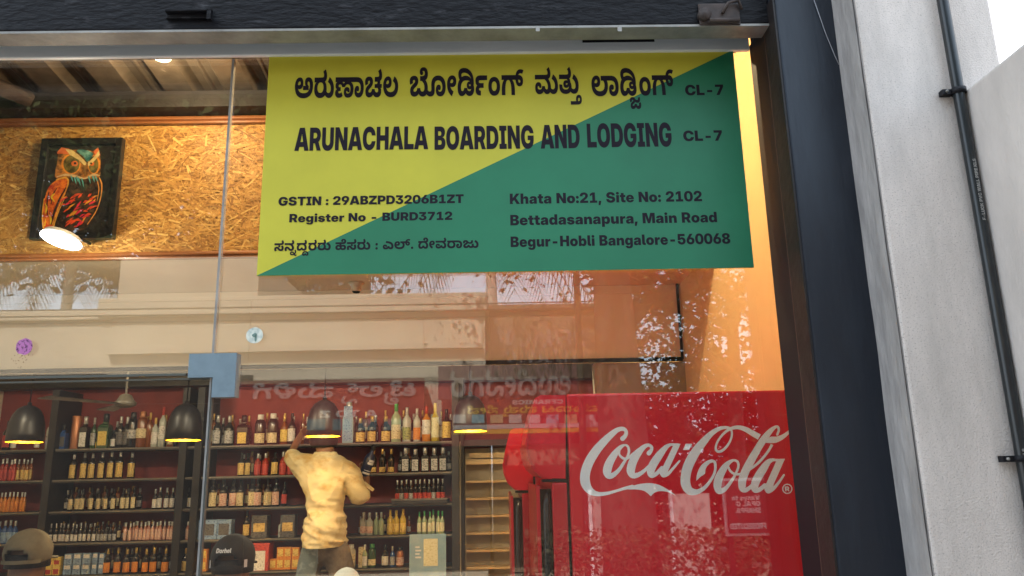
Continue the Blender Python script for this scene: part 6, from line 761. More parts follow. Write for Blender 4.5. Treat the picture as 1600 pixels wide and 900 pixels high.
L += [[(1130+x/7.5, 660+y/7.5) for x, y in ((632, 428), (722, 426), (592, 722), (578, 770), (500, 800), (478, 770))]]
L += ribbon(V4([(522, 776, 84), (532, 804, 58), (592, 770, 42), (660, 690, 30), (710, 616, 24)]), 7)
ring = [(1230+7.1*math.cos(2*math.pi*i/28), 763.8+7.1*math.sin(2*math.pi*i/28), 1.7) for i in range(29)]
L += ribbon(ring, 2, round_ends=False)
def side(a, b): return at(a, b, YC0)
b = MB(); sheet(b, L, side, Vector((0, -1, 0)), .0006, .00003)
o = side(1226.6, 767.6); letter(b, 'R', o, side(1233.6, 767).x-o.x, side(1226, 760.2).z-o.z, lift=.0008)
b.build('script_lettering', mat('white_decal', (.94, .96, .98), .4), body)
cool2, body2 = cooler('second red drink cooler standing behind the one with script lettering')
cool2.location = Vector((.44, 1.215, .16)); cool2.scale = (1, 1, .967)

# ---------------------------------------------------------------- wooden slat rack at the back, beside the coolers
YR = 4.60
t = thing('slat_rack', 'tall rack of pale wooden slats left of the red coolers', 'rack', (-.1, YR, .16))
m_slat = mat('pale_wood', (.56, .40, .20), .5, var=.2, vscale=14, stretch=(.15, 1, 1))
RX0, RX1 = at(728, 800, YR).x, at(812, 800, YR).x
box('back_panel', m_greywall, (RX0-.02, RX1+.5, YR+.10, YR+.12, .16, at(760, 700, YR).z), t)
for yy, hh in ((722, 9), (753, 4), (780, 4), (807, 4), (834, 4), (861, 4), (888, 4), (914, 4), (940, 4)):
    z = at(728, yy, YR).z; k = ppm(728, yy, YR)*hh*.9
    b = MB(); b.box(RX0, RX1+.5, YR-.02, YR+.10, z-k/2, z+k/2, bevel=.004)
    if hh > 5: b.box(RX0+.03, RX1+.5, YR+.06, YR+.098, z+k/2+.01, z+k/2+.05)
    b.build('slat', m_slat, t)
b = MB(); b.box(RX0-.085, RX0-.012, YR-.06, YR+.12, .16, 2.3); b.box(RX0-.08, RX1+.5, YR-.04, YR+.12, at(760, 697, YR).z, at(760, 691, YR).z+.02); b.build('frame', m_darkwood, t)
b = MB(); b.tube([(RX0-.045, YR-.07, .2), (RX0-.045, YR-.07, at(720, 690, YR).z)], .008); b.build('light_tube', mat('tube_grey', (.5, .48, .42), .4), t)

# ---------------------------------------------------------------- liquor shelves
YF, YB = 4.45, 4.77
LV = [at(520, y, YF).z for y in (692.5, 740.5, 789.5, 838.5, 889.5)]
m_shelf = mat('shelf_dark', (.03, .026, .024), .45, var=.3, vscale=6)
m_lip = mat('shelf_lip', (.16, .14, .11), .4)
def shelf_unit(x0, x1, label, posts):
    t = thing('liquor_shelf', label, 'shelf', ((x0+x1)/2, 4.6, .16), 'dark liquor shelves along the back wall')
    for z in LV+[LV[-1]-.22]:
        s = box('shelf_board', m_shelf, (x0, x1, YF, YB, z-.024, z-.002), t)
        box('lip', m_lip, (x0, x1, YF-.006, YF-.001, z-.014, z-.001), s)
    for p in posts: box('upright', m_darkwood, (p-.028, p+.028, YF-.03, YB, .16, 2.25), t)
xl0, xl1, xl2, xl3 = at(-60, 750, YF).x, at(76, 750, YF).x, at(308, 750, YF).x, at(712, 750, YF).x
shelf_unit(xl0, xl1-.03, 'dark liquor shelf at the far end with red and blue bottles', [xl0])
shelf_unit(xl1+.03, xl2-.03, 'dark liquor shelf with the copper tube and yellow label bottles', [xl1, at(284, 750, YF).x])
shelf_unit(xl2+.03, xl3, 'long dark liquor shelf in front of which the man in yellow stands', [xl2, xl3])

GL = {}
def gl(n):
    C = {'dark': (.014, .011, .009), 'amber': (.20, .055, .008), 'red': (.34, .03, .012), 'clear': (.46, .48, .42), 'green': (.03, .075, .025), 'palegreen': (.34, .42, .25),
         'yellow': (.62, .44, .05), 'blue': (.03, .09, .28), 'copper': (.45, .18, .08), 'rose': (.5, .22, .16), 'orange': (.62, .22, .03), 'lightblue': (.30, .42, .48), 'cream': (.55, .50, .36)}
    if n not in GL: GL[n] = mat('glass_'+n, C[n], .12 if n not in ('cream', 'copper') else .4, coat=.6, spec=.6, metal=.6 if n == 'copper' else 0)
    return GL[n]
LB = {}
def lb(n):
    C = {'cream': ((.30, .22, .11), (.72, .60, .34)), 'white': ((.38, .36, .32), (.74, .71, .64)), 'yellow': ((.42, .25, .03), (.78, .56, .12)), 'gold': ((.30, .18, .04), (.70, .48, .14)),
         'orange': ((.45, .10, .01), (.70, .26, .03)), 'red': ((.25, .02, .02), (.52, .06, .04)), 'black': ((.012, .012, .014), (.12, .11, .10)), 'silver': ((.10, .10, .10), (.45, .44, .42)),
         'green': ((.03, .08, .03), (.30, .34, .10)), 'pale': ((.5, .45, .25), (.74, .70, .46)), 'blue': ((.03, .08, .22), (.25, .36, .5)), 'pink': ((.45, .12, .10), (.72, .50, .38))}
    if n not in LB: LB[n] = mat('label_'+n, C[n][0], .5, vscale=70, col2=C[n][1], sharp=(.38, .50), stretch=(1, 1, 1.7))
    return LB[n]
CP = {}
def cp(n):
    C = {'gold': (.55, .36, .10), 'black': (.012, .012, .012), 'silver': (.5, .49, .46), 'white': (.66, .64, .58), 'red': (.42, .03, .02), 'green': (.06, .30, .08), 'yellow': (.70, .48, .04), 'copper': (.5, .22, .1), 'blue': (.05, .1, .3)}
    if n not in CP: CP[n] = mat('cap_'+n, C[n], .32, metal=.5 if n in ('gold', 'silver', 'copper') else 0)
    return CP[n]
PROF = {  # radius share, height share
 'std': [(.9, 0), (1, .015), (1, .56), (.93, .62), (.55, .70), (.36, .76), (.33, .90)],
 'tall': [(.9, 0), (1, .012), (1, .62), (.85, .68), (.42, .76), (.34, .80), (.32, .92)],
 'square': [(.95, 0), (1, .02), (1, .58), (.86, .66), (.42, .71), (.38, .74), (.36, .88)],
 'jar': [(.9, 0), (1, .04), (1, .70), (.82, .80), (.52, .84), (.5, .90)],
 'tube': [(.98, 0), (1, .01), (1, .99), (.97, 1)],
 'round': [(.55, 0), (.9, .06), (1, .22), (.9, .42), (.5, .56), (.3, .64), (.27, .90)]}
CAPR = {'std': .40, 'tall': .38, 'square': .46, 'jar': .58, 'tube': 0, 'round': .34}
_mc = {}
brng = random.Random(5)
def bottle(px_, lvl, kind, hp, wp, glass, label, cap, text, group=None, zone=(.10, .50), dy=0.0, rot=0.0):
    Y = 4.52+dy; k = ppm(px_, 740, Y); z = LV[lvl]; H = round(hp*k, 3); r = round(wp*k/2, 3)
    key = (kind, H, r, glass, label, cap, zone)
    if key not in _mc:
        if kind == 'carton':
            b = MB(); b.box(-r, r, -r*.8, r*.8, 0, H, bevel=.003); me = b.mesh('carton', lb(glass))
            l = None
            if label: l = MB(); l.box(-r*.72, r*.72, -r*.8-.0012, -r*.8-.0002, H*zone[0], H*zone[1]); l = l.mesh('label', lb(label))
            _mc[key] = (me, l, None)
        else:
            pf = [(a*r, c*H) for a, c in PROF[kind]]; seg = 4 if kind == 'square' else 14; q = 1.22 if seg == 4 else 1
            a0 = math.pi/4 if seg == 4 else 0
            b = MB(); b.lathe([(x*q, y) for x, y in pf], seg, a0=a0, a1=a0+2*math.pi, smooth=seg > 4); me = b.mesh('bottle', gl(glass))
            l = None
            if label:
                l = MB()
                if seg == 4: l.box(-r*.70, r*.70, -r*.868-.0016, -r*.868-.0002, H*zone[0], H*zone[1])
                else: l.lathe([(r*1.012, H*zone[0]), (r*1.012, H*zone[1])], 10, a0=-math.pi*.88, a1=-math.pi*.12)
                l = l.mesh('label', lb(label), fix=False)
            c = None
            if cap:
                c = MB(); top = PROF[kind][-1][1]; cr = CAPR[kind]*r
                c.lathe([(cr*.95, (top-.12)*H), (cr, (top-.118)*H), (cr, H*.99), (cr*.85, H), (.0005, H)], 12); c = c.mesh('cap', cp(cap))
            _mc[key] = (me, l, c)
    me, l, c = _mc[key]
    nm = 'carton' if kind == 'carton' else ('gift_tube' if kind == 'tube' else 'bottle')
    o = bpy.data.objects.new(nm, me); COL.objects.link(o); o.scale = (1, 1, brng.uniform(.955, 1.045)) if group else (1, 1, 1)
    o.location = (at(px_, 740, Y).x, Y, z); o.rotation_euler = (0, 0, rot)
    tag(o, text, nm.replace('_', ' '), group)
    for part, nm2 in ((l, 'label'), (c, 'cap')):
        if part is not None: p = bpy.data.objects.new(nm2, part); COL.objects.link(p); p.parent = o
    return o
def row(text, group, lvl, xs, kind, hp, wp, glass, label, cap, zone=(.10, .50), dy=0.0):
    for x in xs: bottle(x+brng.uniform(-1.0, 1.0), lvl, kind, hp, wp, glass, label, cap, text, group, zone, dy+brng.uniform(-.02, .02), brng.uniform(-.25, .25) if kind not in ('square', 'carton') else brng.uniform(-.08, .08))
def span(a, b, n): return [a+(b-a)*i/(n-1) for i in range(n)]
# top shelf, far end
bottle(4, 0, 'std', 46, 12, 'dark', 'red', 'black', 'dark bottle with red label behind the far pendant lamp'); bottle(16, 0, 'std', 34, 10, 'amber', 'white', 'gold', 'short amber bottle under the far pendant lamp'); bottle(53, 0, 'std', 32, 9, 'amber', 'white', 'silver', 'small amber bottle right of the far pendant lamp')
bottle(70, 0, 'tall', 47, 9, 'clear', 'silver', 'silver', 'slim clear bottle beside the first dark upright')
# top shelf, between the posts
bottle(93, 0, 'square', 38, 13, 'blue', 'black', 'black', 'dark blue square bottle left of the copper tube')
bottle(112, 0, 'tube', 51, 15, 'copper', None, None, 'shiny copper gift tube on the top shelf')
bottle(126, 0, 'square', 50, 14, 'dark', 'white', 'silver', 'square dark bottle with white label right of the copper tube', zone=(.06, .50))
bottle(140, 0, 'std', 48, 9, 'green', 'silver', 'silver', 'slim green bottle between two square bottles'); bottle(148, 0, 'std', 16, 7, 'yellow', None, 'yellow', 'tiny bright yellow bottle at the foot of the square green bottle')
bottle(158, 0, 'square', 54, 19, 'green', 'yellow', 'black', 'big square green bottle with yellow label', zone=(.08, .48)); bottle(172, 0, 'std', 28, 8, 'dark', 'white', 'black', 'little dark bottle with white label on the top shelf')
bottle(182, 0, 'std', 49, 11, 'dark', 'black', 'silver', 'plain dark bottle left of the silver label pair'); bottle(192, 0, 'std', 48, 11, 'dark', 'black', 'silver', 'plain dark bottle with a bare black label on the top shelf')
bottle(201, 0, 'jar', 55, 15, 'dark', 'silver', 'black', 'dark bottle with round silver label and tall black neck', zone=(.26, .50))
bottle(216, 0, 'jar', 56, 17, 'amber', 'cream', 'copper', 'amber bottle with round cream label and copper neck', zone=(.26, .52)); bottle(228, 0, 'tall', 54, 10, 'amber', None, 'gold', 'slim amber bottle behind the round cream label')
bottle(237, 0, 'std', 46, 11, 'clear', 'white', 'gold', 'clear bottle with white label and gold cap'); bottle(248, 0, 'tall', 62, 11, 'clear', 'white', 'red', 'tall clear bottle with white label and red cap', zone=(.2, .52))
bottle(262, 0, 'std', 38, 10, 'amber', 'cream', 'gold', 'amber bottle half hidden by the lamp beside the door corner'); bottle(288, 0, 'jar', 22, 12, 'amber', 'white', 'gold', 'low amber bottle under the lamp beside the door corner')
# top shelf, long unit
bottle(309, 0, 'std', 52, 10, 'dark', 'white', 'red', 'dark bottle with white label behind the door edge'); 
row('dark bottle with silver oval label beside the door edge', 'silver oval label bottles on the top shelf', 0, (317, 335, 353), 'std', 48, 14, 'dark', 'silver', 'silver', (.08, .5))
bottle(377, 0, 'square', 47, 19, 'dark', 'yellow', 'black', 'broad dark bottle with square yellow label', zone=(.06, .42)); 
row('dark round bottle with pale arched label and white stopper', 'pale arched label bottles on the top shelf', 0, (403, 424), 'jar', 47, 17, 'dark', 'cream', 'white', (.06, .38))
bottle(441, 0, 'std', 46, 12, 'amber', 'yellow', 'gold', 'amber bottle with yellow and orange label'); bottle(453, 0, 'std', 49, 12, 'dark', 'white', 'black', 'dark bottle with white diagonal label left of the raised hand')
bottle(478, 0, 'square', 42, 10, 'dark', 'cream', 'white', 'bottle with cream label that the raised hand is gripping', zone=(.2, .66), dy=-.04); bottle(482, 0, 'std', 46, 11, 'amber', None, 'gold', 'amber bottle behind the raised hand', dy=.06)
bottle(543, 0, 'square', 64, 19, 'lightblue', 'blue', 'silver', 'tall light blue carton shaped bottle behind the yellow shirted man', zone=(.05, .9))
row('dark bottle with gold emblem label right of the pendant lamp', 'gold emblem bottles on the top shelf', 0, (561, 580, 602), 'std', 40, 15, 'dark', 'gold', 'gold', (.05, .42))
bottle(618, 0, 'tall', 60, 16, 'palegreen', 'cream', 'green', 'tall pale green bottle with cream label', zone=(.08, .45)); bottle(635, 0, 'tall', 54, 14, 'clear', 'green', 'silver', 'tall clear bottle with green label', zone=(.06, .42)); bottle(651, 0, 'tall', 52, 12, 'clear', 'orange', 'silver', 'tall clear bottle with orange label', zone=(.06, .42))
bottle(666, 0, 'std', 56, 14, 'orange', 'white', 'orange' if False else 'red', 'bottle with white and orange label and red cap', zone=(.2, .6)); bottle(680, 0, 'std', 60, 13, 'yellow', 'pale', 'yellow', 'bright yellow bottle with pale label on the top shelf', zone=(.1, .62)); bottle(698, 0, 'std', 50, 14, 'dark', 'yellow', 'black', 'dark bottle with yellow label at the end of the top shelf', zone=(.1, .6))
# second shelf
row('small red bottle on the second shelf at the far end', 'small red bottles at the far end', 1, (3, 9.5, 16, 22), 'std', 33, 7, 'red', 'red', 'white', (.05, .5)); row('small amber bottle with gold label at the far end', 'small amber bottles at the far end', 1, (29, 35, 41, 47), 'std', 33, 7, 'amber', 'gold', 'silver', (.05, .5))
row('slim dark bottle with yellow figure label on the second shelf', 'yellow figure label bottles', 1, (114, 131, 142, 158, 172, 187, 205), 'tall', 40, 11, 'dark', 'gold', 'silver', (.05, .58))
row('dark bottle with gold oval label on the second shelf', 'gold oval label bottles', 1, (377, 386, 428), 'std', 36, 11, 'dark', 'gold', 'black', (.05, .56)); row('red label bottle between the gold oval labels', 'red label bottles on the second shelf', 1, (402, 415, 441, 453), 'std', 34, 11, 'red', 'red', 'silver', (.05, .5))
row('dark bottle with pale gold base beside the raised blue bottle', 'gold base bottles on the second shelf', 1, (584, 596, 611), 'std', 37, 10, 'dark', 'gold', 'gold', (.04, .24))
row('dark square bottle with silver crest label on the second shelf', 'silver crest bottles', 1, (634, 648, 665, 679, 692), 'square', 36, 14, 'dark', 'silver', 'silver', (.06, .54))
# third shelf
row('small bottle with orange label at the far end of the third shelf', 'orange label bottles at the far end', 2, span(2, 44, 8), 'std', 29, 6, 'orange', 'orange', 'white', (.05, .5))
row('small dark bottle with tall cream label on the third shelf', 'tall cream label bottles', 2, (115, 125.5, 133, 148, 159, 170, 182, 196, 204, 213), 'std', 32, 8, 'dark', 'cream', 'black', (.06, .56))
row('small dark bottle with white label left of the second upright', 'white label bottles left of the second upright', 2, (246, 253, 263, 273, 295, 302), 'std', 31, 8, 'dark', 'white', 'silver', (.06, .5))
row('dark bottle with long cream label on the third shelf', 'long cream label bottles', 2, (335, 378, 395, 420), 'std', 42, 12, 'dark', 'cream', 'black', (.05, .52)); row('dark bottle with red over white label on the third shelf', 'red over white label bottles', 2, (351, 367, 405, 434), 'std', 42, 12, 'dark', 'pink', 'black', (.05, .5)); bottle(446, 2, 'std', 36, 9, 'dark', 'red', 'black', 'dark bottle with narrow red label left of the man')
t = thing('bottle_tray', 'dark raised tray of small red label bottles right of the man', 'tray', (at(655, 785, 4.5).x, 4.5, LV[2]))
b = MB(); tx0, tx1 = at(612, 785, 4.42).x, at(699, 785, 4.42).x; b.box(tx0, tx1, 4.40, 4.70, LV[2]+.0, LV[2]+.026, bevel=.003); b.build('base', m_shelf, t)
b = MB(); b.box(tx0, tx1, 4.40, 4.405, LV[2]+.027, LV[2]+.04); b.build('lip', m_lip, t)
for x in span(621, 692, 11):
    o = bottle(x+brng.uniform(-.6, .6), 2, 'std', 30, 7, 'dark', 'red' if brng.random() < .6 else 'silver', 'silver', 'small dark bottle with red label standing in the raised tray', 'small bottles in the raised tray', (.05, .34)); o.location.z += .0275
# fourth shelf
row('blue bottle at the far end of the fourth shelf', 'blue bottles at the far end', 3, (2, 10, 18, 27, 35), 'std', 33, 9, 'blue', 'blue', 'silver', (.05, .5))
row('miniature dark bottle with white label on the fourth shelf', 'miniature white label bottles', 3, span(84, 156, 12), 'std', 27, 6, 'dark', 'white', 'silver', (.05, .42)); row('miniature bottle with grey label on the fourth shelf', 'miniature grey label bottles', 3, span(163, 188, 5), 'std', 26, 6, 'dark', 'silver', 'black', (.05, .42))
row('miniature red and white bottle on the fourth shelf', 'miniature red and white bottles', 3, span(205, 276, 13), 'std', 27, 6, 'rose', 'pink', 'white', (.05, .6)); row('miniature red bottle between the upright and the door edge', 'miniature red bottles by the door edge', 3, (294, 300, 306), 'std', 27, 6, 'rose', 'pink', 'white', (.05, .6))
for x, w, tx in ((334, 28, 'dark blue gift carton nearest the door edge on the fourth shelf'), (358, 22, 'dark blue gift carton behind the black cap'),):
    bottle(x, 3, 'carton', 28, w, 'blue', 'black', None, tx, zone=(.2, .8))
bottle(390, 3, 'std', 40, 10, 'dark', 'gold', 'black', 'dark bottle between the blue and black gift cartons')
for x, w, tx in ((412, 24, 'black gift carton with gold crest left of the small square bottle'), (455, 22, 'black gift carton touching the man in yellow')):
    bottle(x, 3, 'carton', 33, w, 'black', 'gold', None, tx, zone=(.28, .66))
bottle(444, 3, 'square', 28, 9, 'clear', 'silver', 'silver', 'small clear square bottle between the black cartons')
row('frosted clear bottle right of the man on the fourth shelf', 'frosted clear bottles', 3, (569, 578), 'std', 34, 11, 'clear', 'pink', 'silver', (.1, .4)); row('clear bottle with no label on the fourth shelf', 'bare clear bottles', 3, (589, 598), 'std', 34, 9, 'palegreen', None, 'silver')
row('yellow bottle with yellow cap on the fourth shelf', 'yellow capped bottles', 3, (610, 620.5, 631), 'std', 37, 10, 'yellow', 'yellow', 'yellow', (.1, .45)); row('pale green bottle with green cap on the fourth shelf', 'green capped bottles', 3, (656, 663, 671, 678, 686, 692), 'std', 34, 7, 'palegreen', 'pale', 'green', (.1, .5))
# fifth shelf
for x, yy in ((82, 0), (94, 0), (106, 0)): bottle(x, 4, 'carton', 14, 11, 'yellow', 'red', None, 'lower red and yellow carton on the fifth shelf', 'lower red and yellow cartons', (.1, .6))
for x in (94, 106): o = bottle(x, 4, 'carton', 12, 11, 'yellow', 'red', None, 'upper red and yellow carton on the fifth shelf', 'upper red and yellow cartons', (.1, .6)); o.location.z += 14.1*ppm(90, 880, 4.52)+.002
for r_, txt in ((0, 'lower'), (1, 'upper')):
    for x in (123, 137, 151, 163, 173):
        o = bottle(x, 4, 'carton', 15, 12 if x < 160 else 8, 'blue', 'white', None, txt+' blue and white carton on the fifth shelf', txt+' blue and white cartons', (.55, .9)); o.location.z += r_*(15.1*ppm(140, 880, 4.52)+.002)
row('dark bottle with orange label on the fifth shelf', 'orange label bottles on the fifth shelf', 4, (182, 197, 211, 225, 239, 252, 270), 'std', 36, 11, 'dark', 'orange', 'gold', (.05, .45)); row('dark bottle with gold label behind the door edge on the fifth shelf', 'gold label bottles by the door edge', 4, (292, 300), 'std', 34, 9, 'dark', 'gold', 'gold', (.05, .45))
for k, (x, u) in enumerate(((316, 0), (328, 0), (316, 1), (328, 1), (434, 0), (445, 0), (456, 0), (468, 0), (445, 1), (456, 1), (468, 1))):
    o = bottle(x, 4, 'carton', 16, 11, 'orange', 'yellow', None, ('upper' if u else 'lower')+' orange and yellow carton '+('left of the black cap' if x < 400 else 'left of the blue jeans'), ('upper' if u else 'lower')+' orange cartons '+('by the black cap' if x < 400 else 'by the jeans'), (.2, .85)); o.location.z += u*(16.1*ppm(400, 880, 4.52)+.002)
bottle(412, 4, 'carton', 40, 36, 'red', 'white', None, 'large red and white display carton right of the black cap', zone=(.02, .72))
bottle(552, 4, 'jar', 34, 14, 'cream', 'cream', 'white', 'cream coloured flask right of the man on the fifth shelf', zone=(.3, .6)); bottle(568, 4, 'carton', 30, 9, 'cream', None, None, 'narrow cream carton beside the cream flask'); bottle(573, 4, 'std', 34, 8, 'palegreen', 'white', 'white', 'pale bottle beside the squat green bottle', dy=-.03); bottle(584, 4, 'jar', 34, 13, 'green', 'cream', 'green', 'squat green bottle with cream label on the fifth shelf', zone=(.1, .36))
bottle(604, 4, 'std', 32, 11, 'dark', 'white', 'black', 'dark bottle with grey label on the fifth shelf'); bottle(615, 4, 'std', 30, 8, 'blue', 'silver', 'silver', 'slim blue bottle on the fifth shelf'); bottle(627, 4, 'jar', 28, 12, 'copper', 'pink', 'black', 'squat red bottle left of the pale blue poster')
# clutter standing a row deeper
for lv, a, z_, n in ((0, 176, 300, 9), (0, 315, 470, 12), (0, 556, 704, 11), (1, 380, 455, 7), (1, 600, 702, 9), (2, 110, 222, 11), (2, 332, 446, 11), (3, 82, 280, 24), (3, 566, 640, 7), (4, 178, 280, 11)):
    row('dark bottle in the second rank of the %s shelf' % ('top', 'second', 'third', 'fourth', 'fifth')[lv], 'second rank bottles on the %s shelf' % ('top', 'second', 'third', 'fourth', 'fifth')[lv], lv, span(a, z_, n)[0::2], 'std', (44, 32, 31, 26, 33)[lv], (10, 9, 8, 6, 9)[lv], 'dark' if lv != 3 else 'amber', 'silver', 'silver', (.1, .4), .11)
    row('slim dark bottle in the second rank of the %s shelf' % ('top', 'second', 'third', 'fourth', 'fifth')[lv], 'slim second rank bottles on the %s shelf' % ('top', 'second', 'third', 'fourth', 'fifth')[lv], lv, span(a, z_, n)[1::2], 'tall', (49, 36, 34, 28, 36)[lv], (9, 8, 7, 6, 8)[lv], 'amber' if lv != 3 else 'dark', 'cream', 'gold', (.15, .5), .10)
# pale blue poster on the front of the shelf
p0, p1 = at(640, 835, 4.40), at(697, 925, 4.40)
ps = tag(MB().box(p0.x, p1.x, 4.40, 4.408, p1.z, p0.z).build('poster', mat('poster_blue', (.10, .26, .38), .5, vscale=3, col2=(.36, .46, .50), sharp=(.3, .7))), 'pale blue poster on the front of the long liquor shelf', 'poster')
b = MB(); q0, q1 = at(662, 842, 4.3995), at(684, 884, 4.3995); b.box(q0.x, q1.x, 4.3985, 4.3995, q1.z, q0.z); b.build('picture', lb('pale'), ps)
b = MB(); q0, q1 = at(649, 852, 4.3995), at(658, 873, 4.3995)
for k in range(4): b.box(q0.x, q1.x-(.012 if k % 2 else 0), 4.3985, 4.3995, q1.z+(q0.z-q1.z)*k/4+.004, q1.z+(q0.z-q1.z)*(k+.5)/4+.004)
b.build('print', m_white, ps)

# ---------------------------------------------------------------- people
def skinned(name, nodes, edges, m, parent=None, sub=2, root=0, warp=None, cut=None, remesh=0, smooth=8):
    """nodes: (x,y,z,rx,ry); one continuous surface grown over the joints"""
    me = bpy.data.meshes.new('tmp'); me.from_pydata([n[:3] for n in nodes], edges, [])
    o = bpy.data.objects.new('tmp', me); COL.objects.link(o)
    sk = o.modifiers.new('s', 'SKIN'); sk.use_smooth_shade = True; sk.branch_smoothing = .6
    lay = me.skin_vertices[0].data if me.skin_vertices else None
    if lay is None:
        bm = bmesh.new(); bm.from_mesh(me); bm.verts.layers.skin.verify(); bm.to_mesh(me); bm.free(); lay = me.skin_vertices[0].data
    for i, n in enumerate(nodes): lay[i].radius = (n[3], n[4]); lay[i].use_root = (i == root)
    ss = o.modifiers.new('u', 'SUBSURF'); ss.levels = min(sub, 2); ss.render_levels = min(sub, 2)
    if remesh:
        rm = o.modifiers.new('r', 'REMESH'); rm.mode = 'VOXEL'; rm.voxel_size = remesh
        sm = o.modifiers.new('m', 'SMOOTH'); sm.factor = .5; sm.iterations = smooth
    dg = bpy.context.evaluated_depsgraph_get(); dg.update()
    out = bpy.data.meshes.new_from_object(o.evaluated_get(dg)); bpy.data.objects.remove(o)
    out.name = name
    if warp:
        for v in out.vertices: v.co = warp(v.co.copy())
    if cut is not None:
        bm = bmesh.new(); bm.from_mesh(out); bmesh.ops.bisect_plane(bm, geom=bm.verts[:]+bm.edges[:]+bm.faces[:], plane_co=cut[0], plane_no=cut[1], clear_outer=True)
        bm.to_mesh(out); bm.free()
    for p in out.polygons: p.use_smooth = True
    out.materials.clear(); out.materials.append(m)
    r = bpy.data.objects.new(name, out); COL.objects.link(r)
    if parent is not None: r.parent = parent; r.matrix_parent_inverse = world_of(parent).inverted()
    return r
m_skin = mat('brown_skin', (.25, .115, .055), .5, var=.12, vscale=20)
m_hair = mat('black_hair', (.012, .010, .009), .6, bump=.5, bscale=160)
m_shirt = mat('khaki_shirt', (.54, .37, .13), .85, vscale=7, col2=(.70, .61, .36), sharp=(.32, .50), bump=.35, bscale=26, stretch=(1, 1, 1.4), var=.05)
m_stain = None
m_denim = mat('faded_denim', (.14, .19, .22), .9, vscale=6, col2=(.38, .46, .50), sharp=(.42, .58), bump=.3, bscale=60)

YM = 4.0
def mp(px_, py_, dy=0.0): return at(px_, py_, YM+dy)
man = thing('person', 'man in a yellow khaki shirt reaching up to the top shelf with his back turned', 'person', (mp(508, 850).x, YM, .30))
FL = .30
def node(p, rx, ry=None): return (p.x, p.y, p.z, rx, rx if ry is None else ry)
hip = mp(508, 845); ch = mp(511, 765); sh_c = mp(511, 722); nk = mp(508, 703); hd = mp(507, 683, .02); ht = mp(506, 668, .03)
shl, elb, wrl, hal = mp(474, 722), mp(450, 719, .07), mp(462, 694, .20), mp(469, 682, .32)
shr, ebr, wrr, har = mp(546, 735), mp(561, 781, .05), mp(573, 752, .20), mp(571, 738, .24)
hl, hr = mp(488, 858), mp(528, 858)
kl = Vector((hl.x-.03, YM-.02, .30+.50)); kr = Vector((hr.x+.05, YM+.02, .30+.50)); al = Vector((kl.x-.01, YM+.02, .30+.07)); ar = Vector((kr.x+.02, YM+.03, .30+.07))
N = [node(hip, .115, .09), node(ch, .115, .085), node(sh_c, .06, .055), node(nk, .062, .058), node(hd, .080, .092), node(ht, .076, .088),
     node(shl, .036), node(elb, .034), node(wrl, .028), node(hal, .036, .024), node(shr, .036), node(ebr, .034), node(wrr, .030), node(har, .036, .024),
     node(hl, .085), node(kl, .060), node(al, .042), node(hr, .085), node(kr, .060), node(ar, .042),
     node(Vector((al.x, YM+.16, .325)), .035, .024), node(Vector((ar.x, YM+.17, .325)), .035, .024)]
E_ = [(0, 1), (1, 2), (2, 3), (3, 4), (4, 5), (2, 6), (6, 7), (7, 8), (8, 9), (2, 10), (10, 11), (11, 12), (12, 13), (0, 14), (14, 15), (15, 16), (0, 17), (17, 18), (18, 19), (16, 20), (19, 21)]
def fingers(base, direction, curl, side):
    d = direction.normalized(); k = len(N)
    bi = base[1]; p = base[0]; s = side.normalized(); up = curl.normalized()
    for f, (off, ln) in enumerate(((-.026, .055), (-.009, .064), (.009, .060), (.025, .048))):
        a = p+s*off+d*.035; b_ = a+d*ln*.5+up*.010; c_ = b_+d*ln*.25+up*ln*.5
        N.extend([node(a, .0095), node(b_, .0088), node(c_, .0075)]); i = len(N)-3
        E_.extend([(bi, i), (i, i+1), (i+1, i+2)])
    a = p-s*.034+d*.004; b_ = a-s*.012+d*.03+up*.02; N.extend([node(a, .011), node(b_, .009)]); i = len(N)-2; E_.extend([(bi, i), (i, i+1)])
fingers((hal, 9), Vector((.25, .75, .55)), Vector((.3, .6, .25)), Vector((-.1, .5, -.8)))
fingers((har, 13), Vector((-.35, .2, .9)), Vector((.25, -.75, .1)), Vector((.8, .1, .3)))
body = skinned('body', N, E_, m_skin, man, 2)
# hair
hb = MB(); hc = mp(506.5, 678, .028)
bm = bmesh.new(); bmesh.ops.create_uvsphere(bm, u_segments=24, v_segments=16, radius=1)
for v in list(bm.verts):
    n_ = noise.noise(v.co*6)*.05; v.co = Vector((hc.x+v.co.x*.107*(1+n_), hc.y+v.co.y*.110*(1+n_), hc.z-.030+v.co.z*.128*(1+n_)))
bmesh.ops.delete(bm, geom=[v for v in bm.verts if v.co.z < hc.z-.105 or (v.co.y > hc.y+.04 and v.co.z < hc.z+.02)], context='VERTS')
hb.add(bm, smooth=True); hb.build('hair', m_hair, man)
for s_ in (-1, 1):
    b = MB(); b.lathe([(.001, -.03), (.012, -.024), (.016, 0), (.014, .02), (.001, .03)], 10, (hc.x+s_*.088, hc.y+.01, hc.z-.03), sx=.5); b.build('ear', m_skin, man)
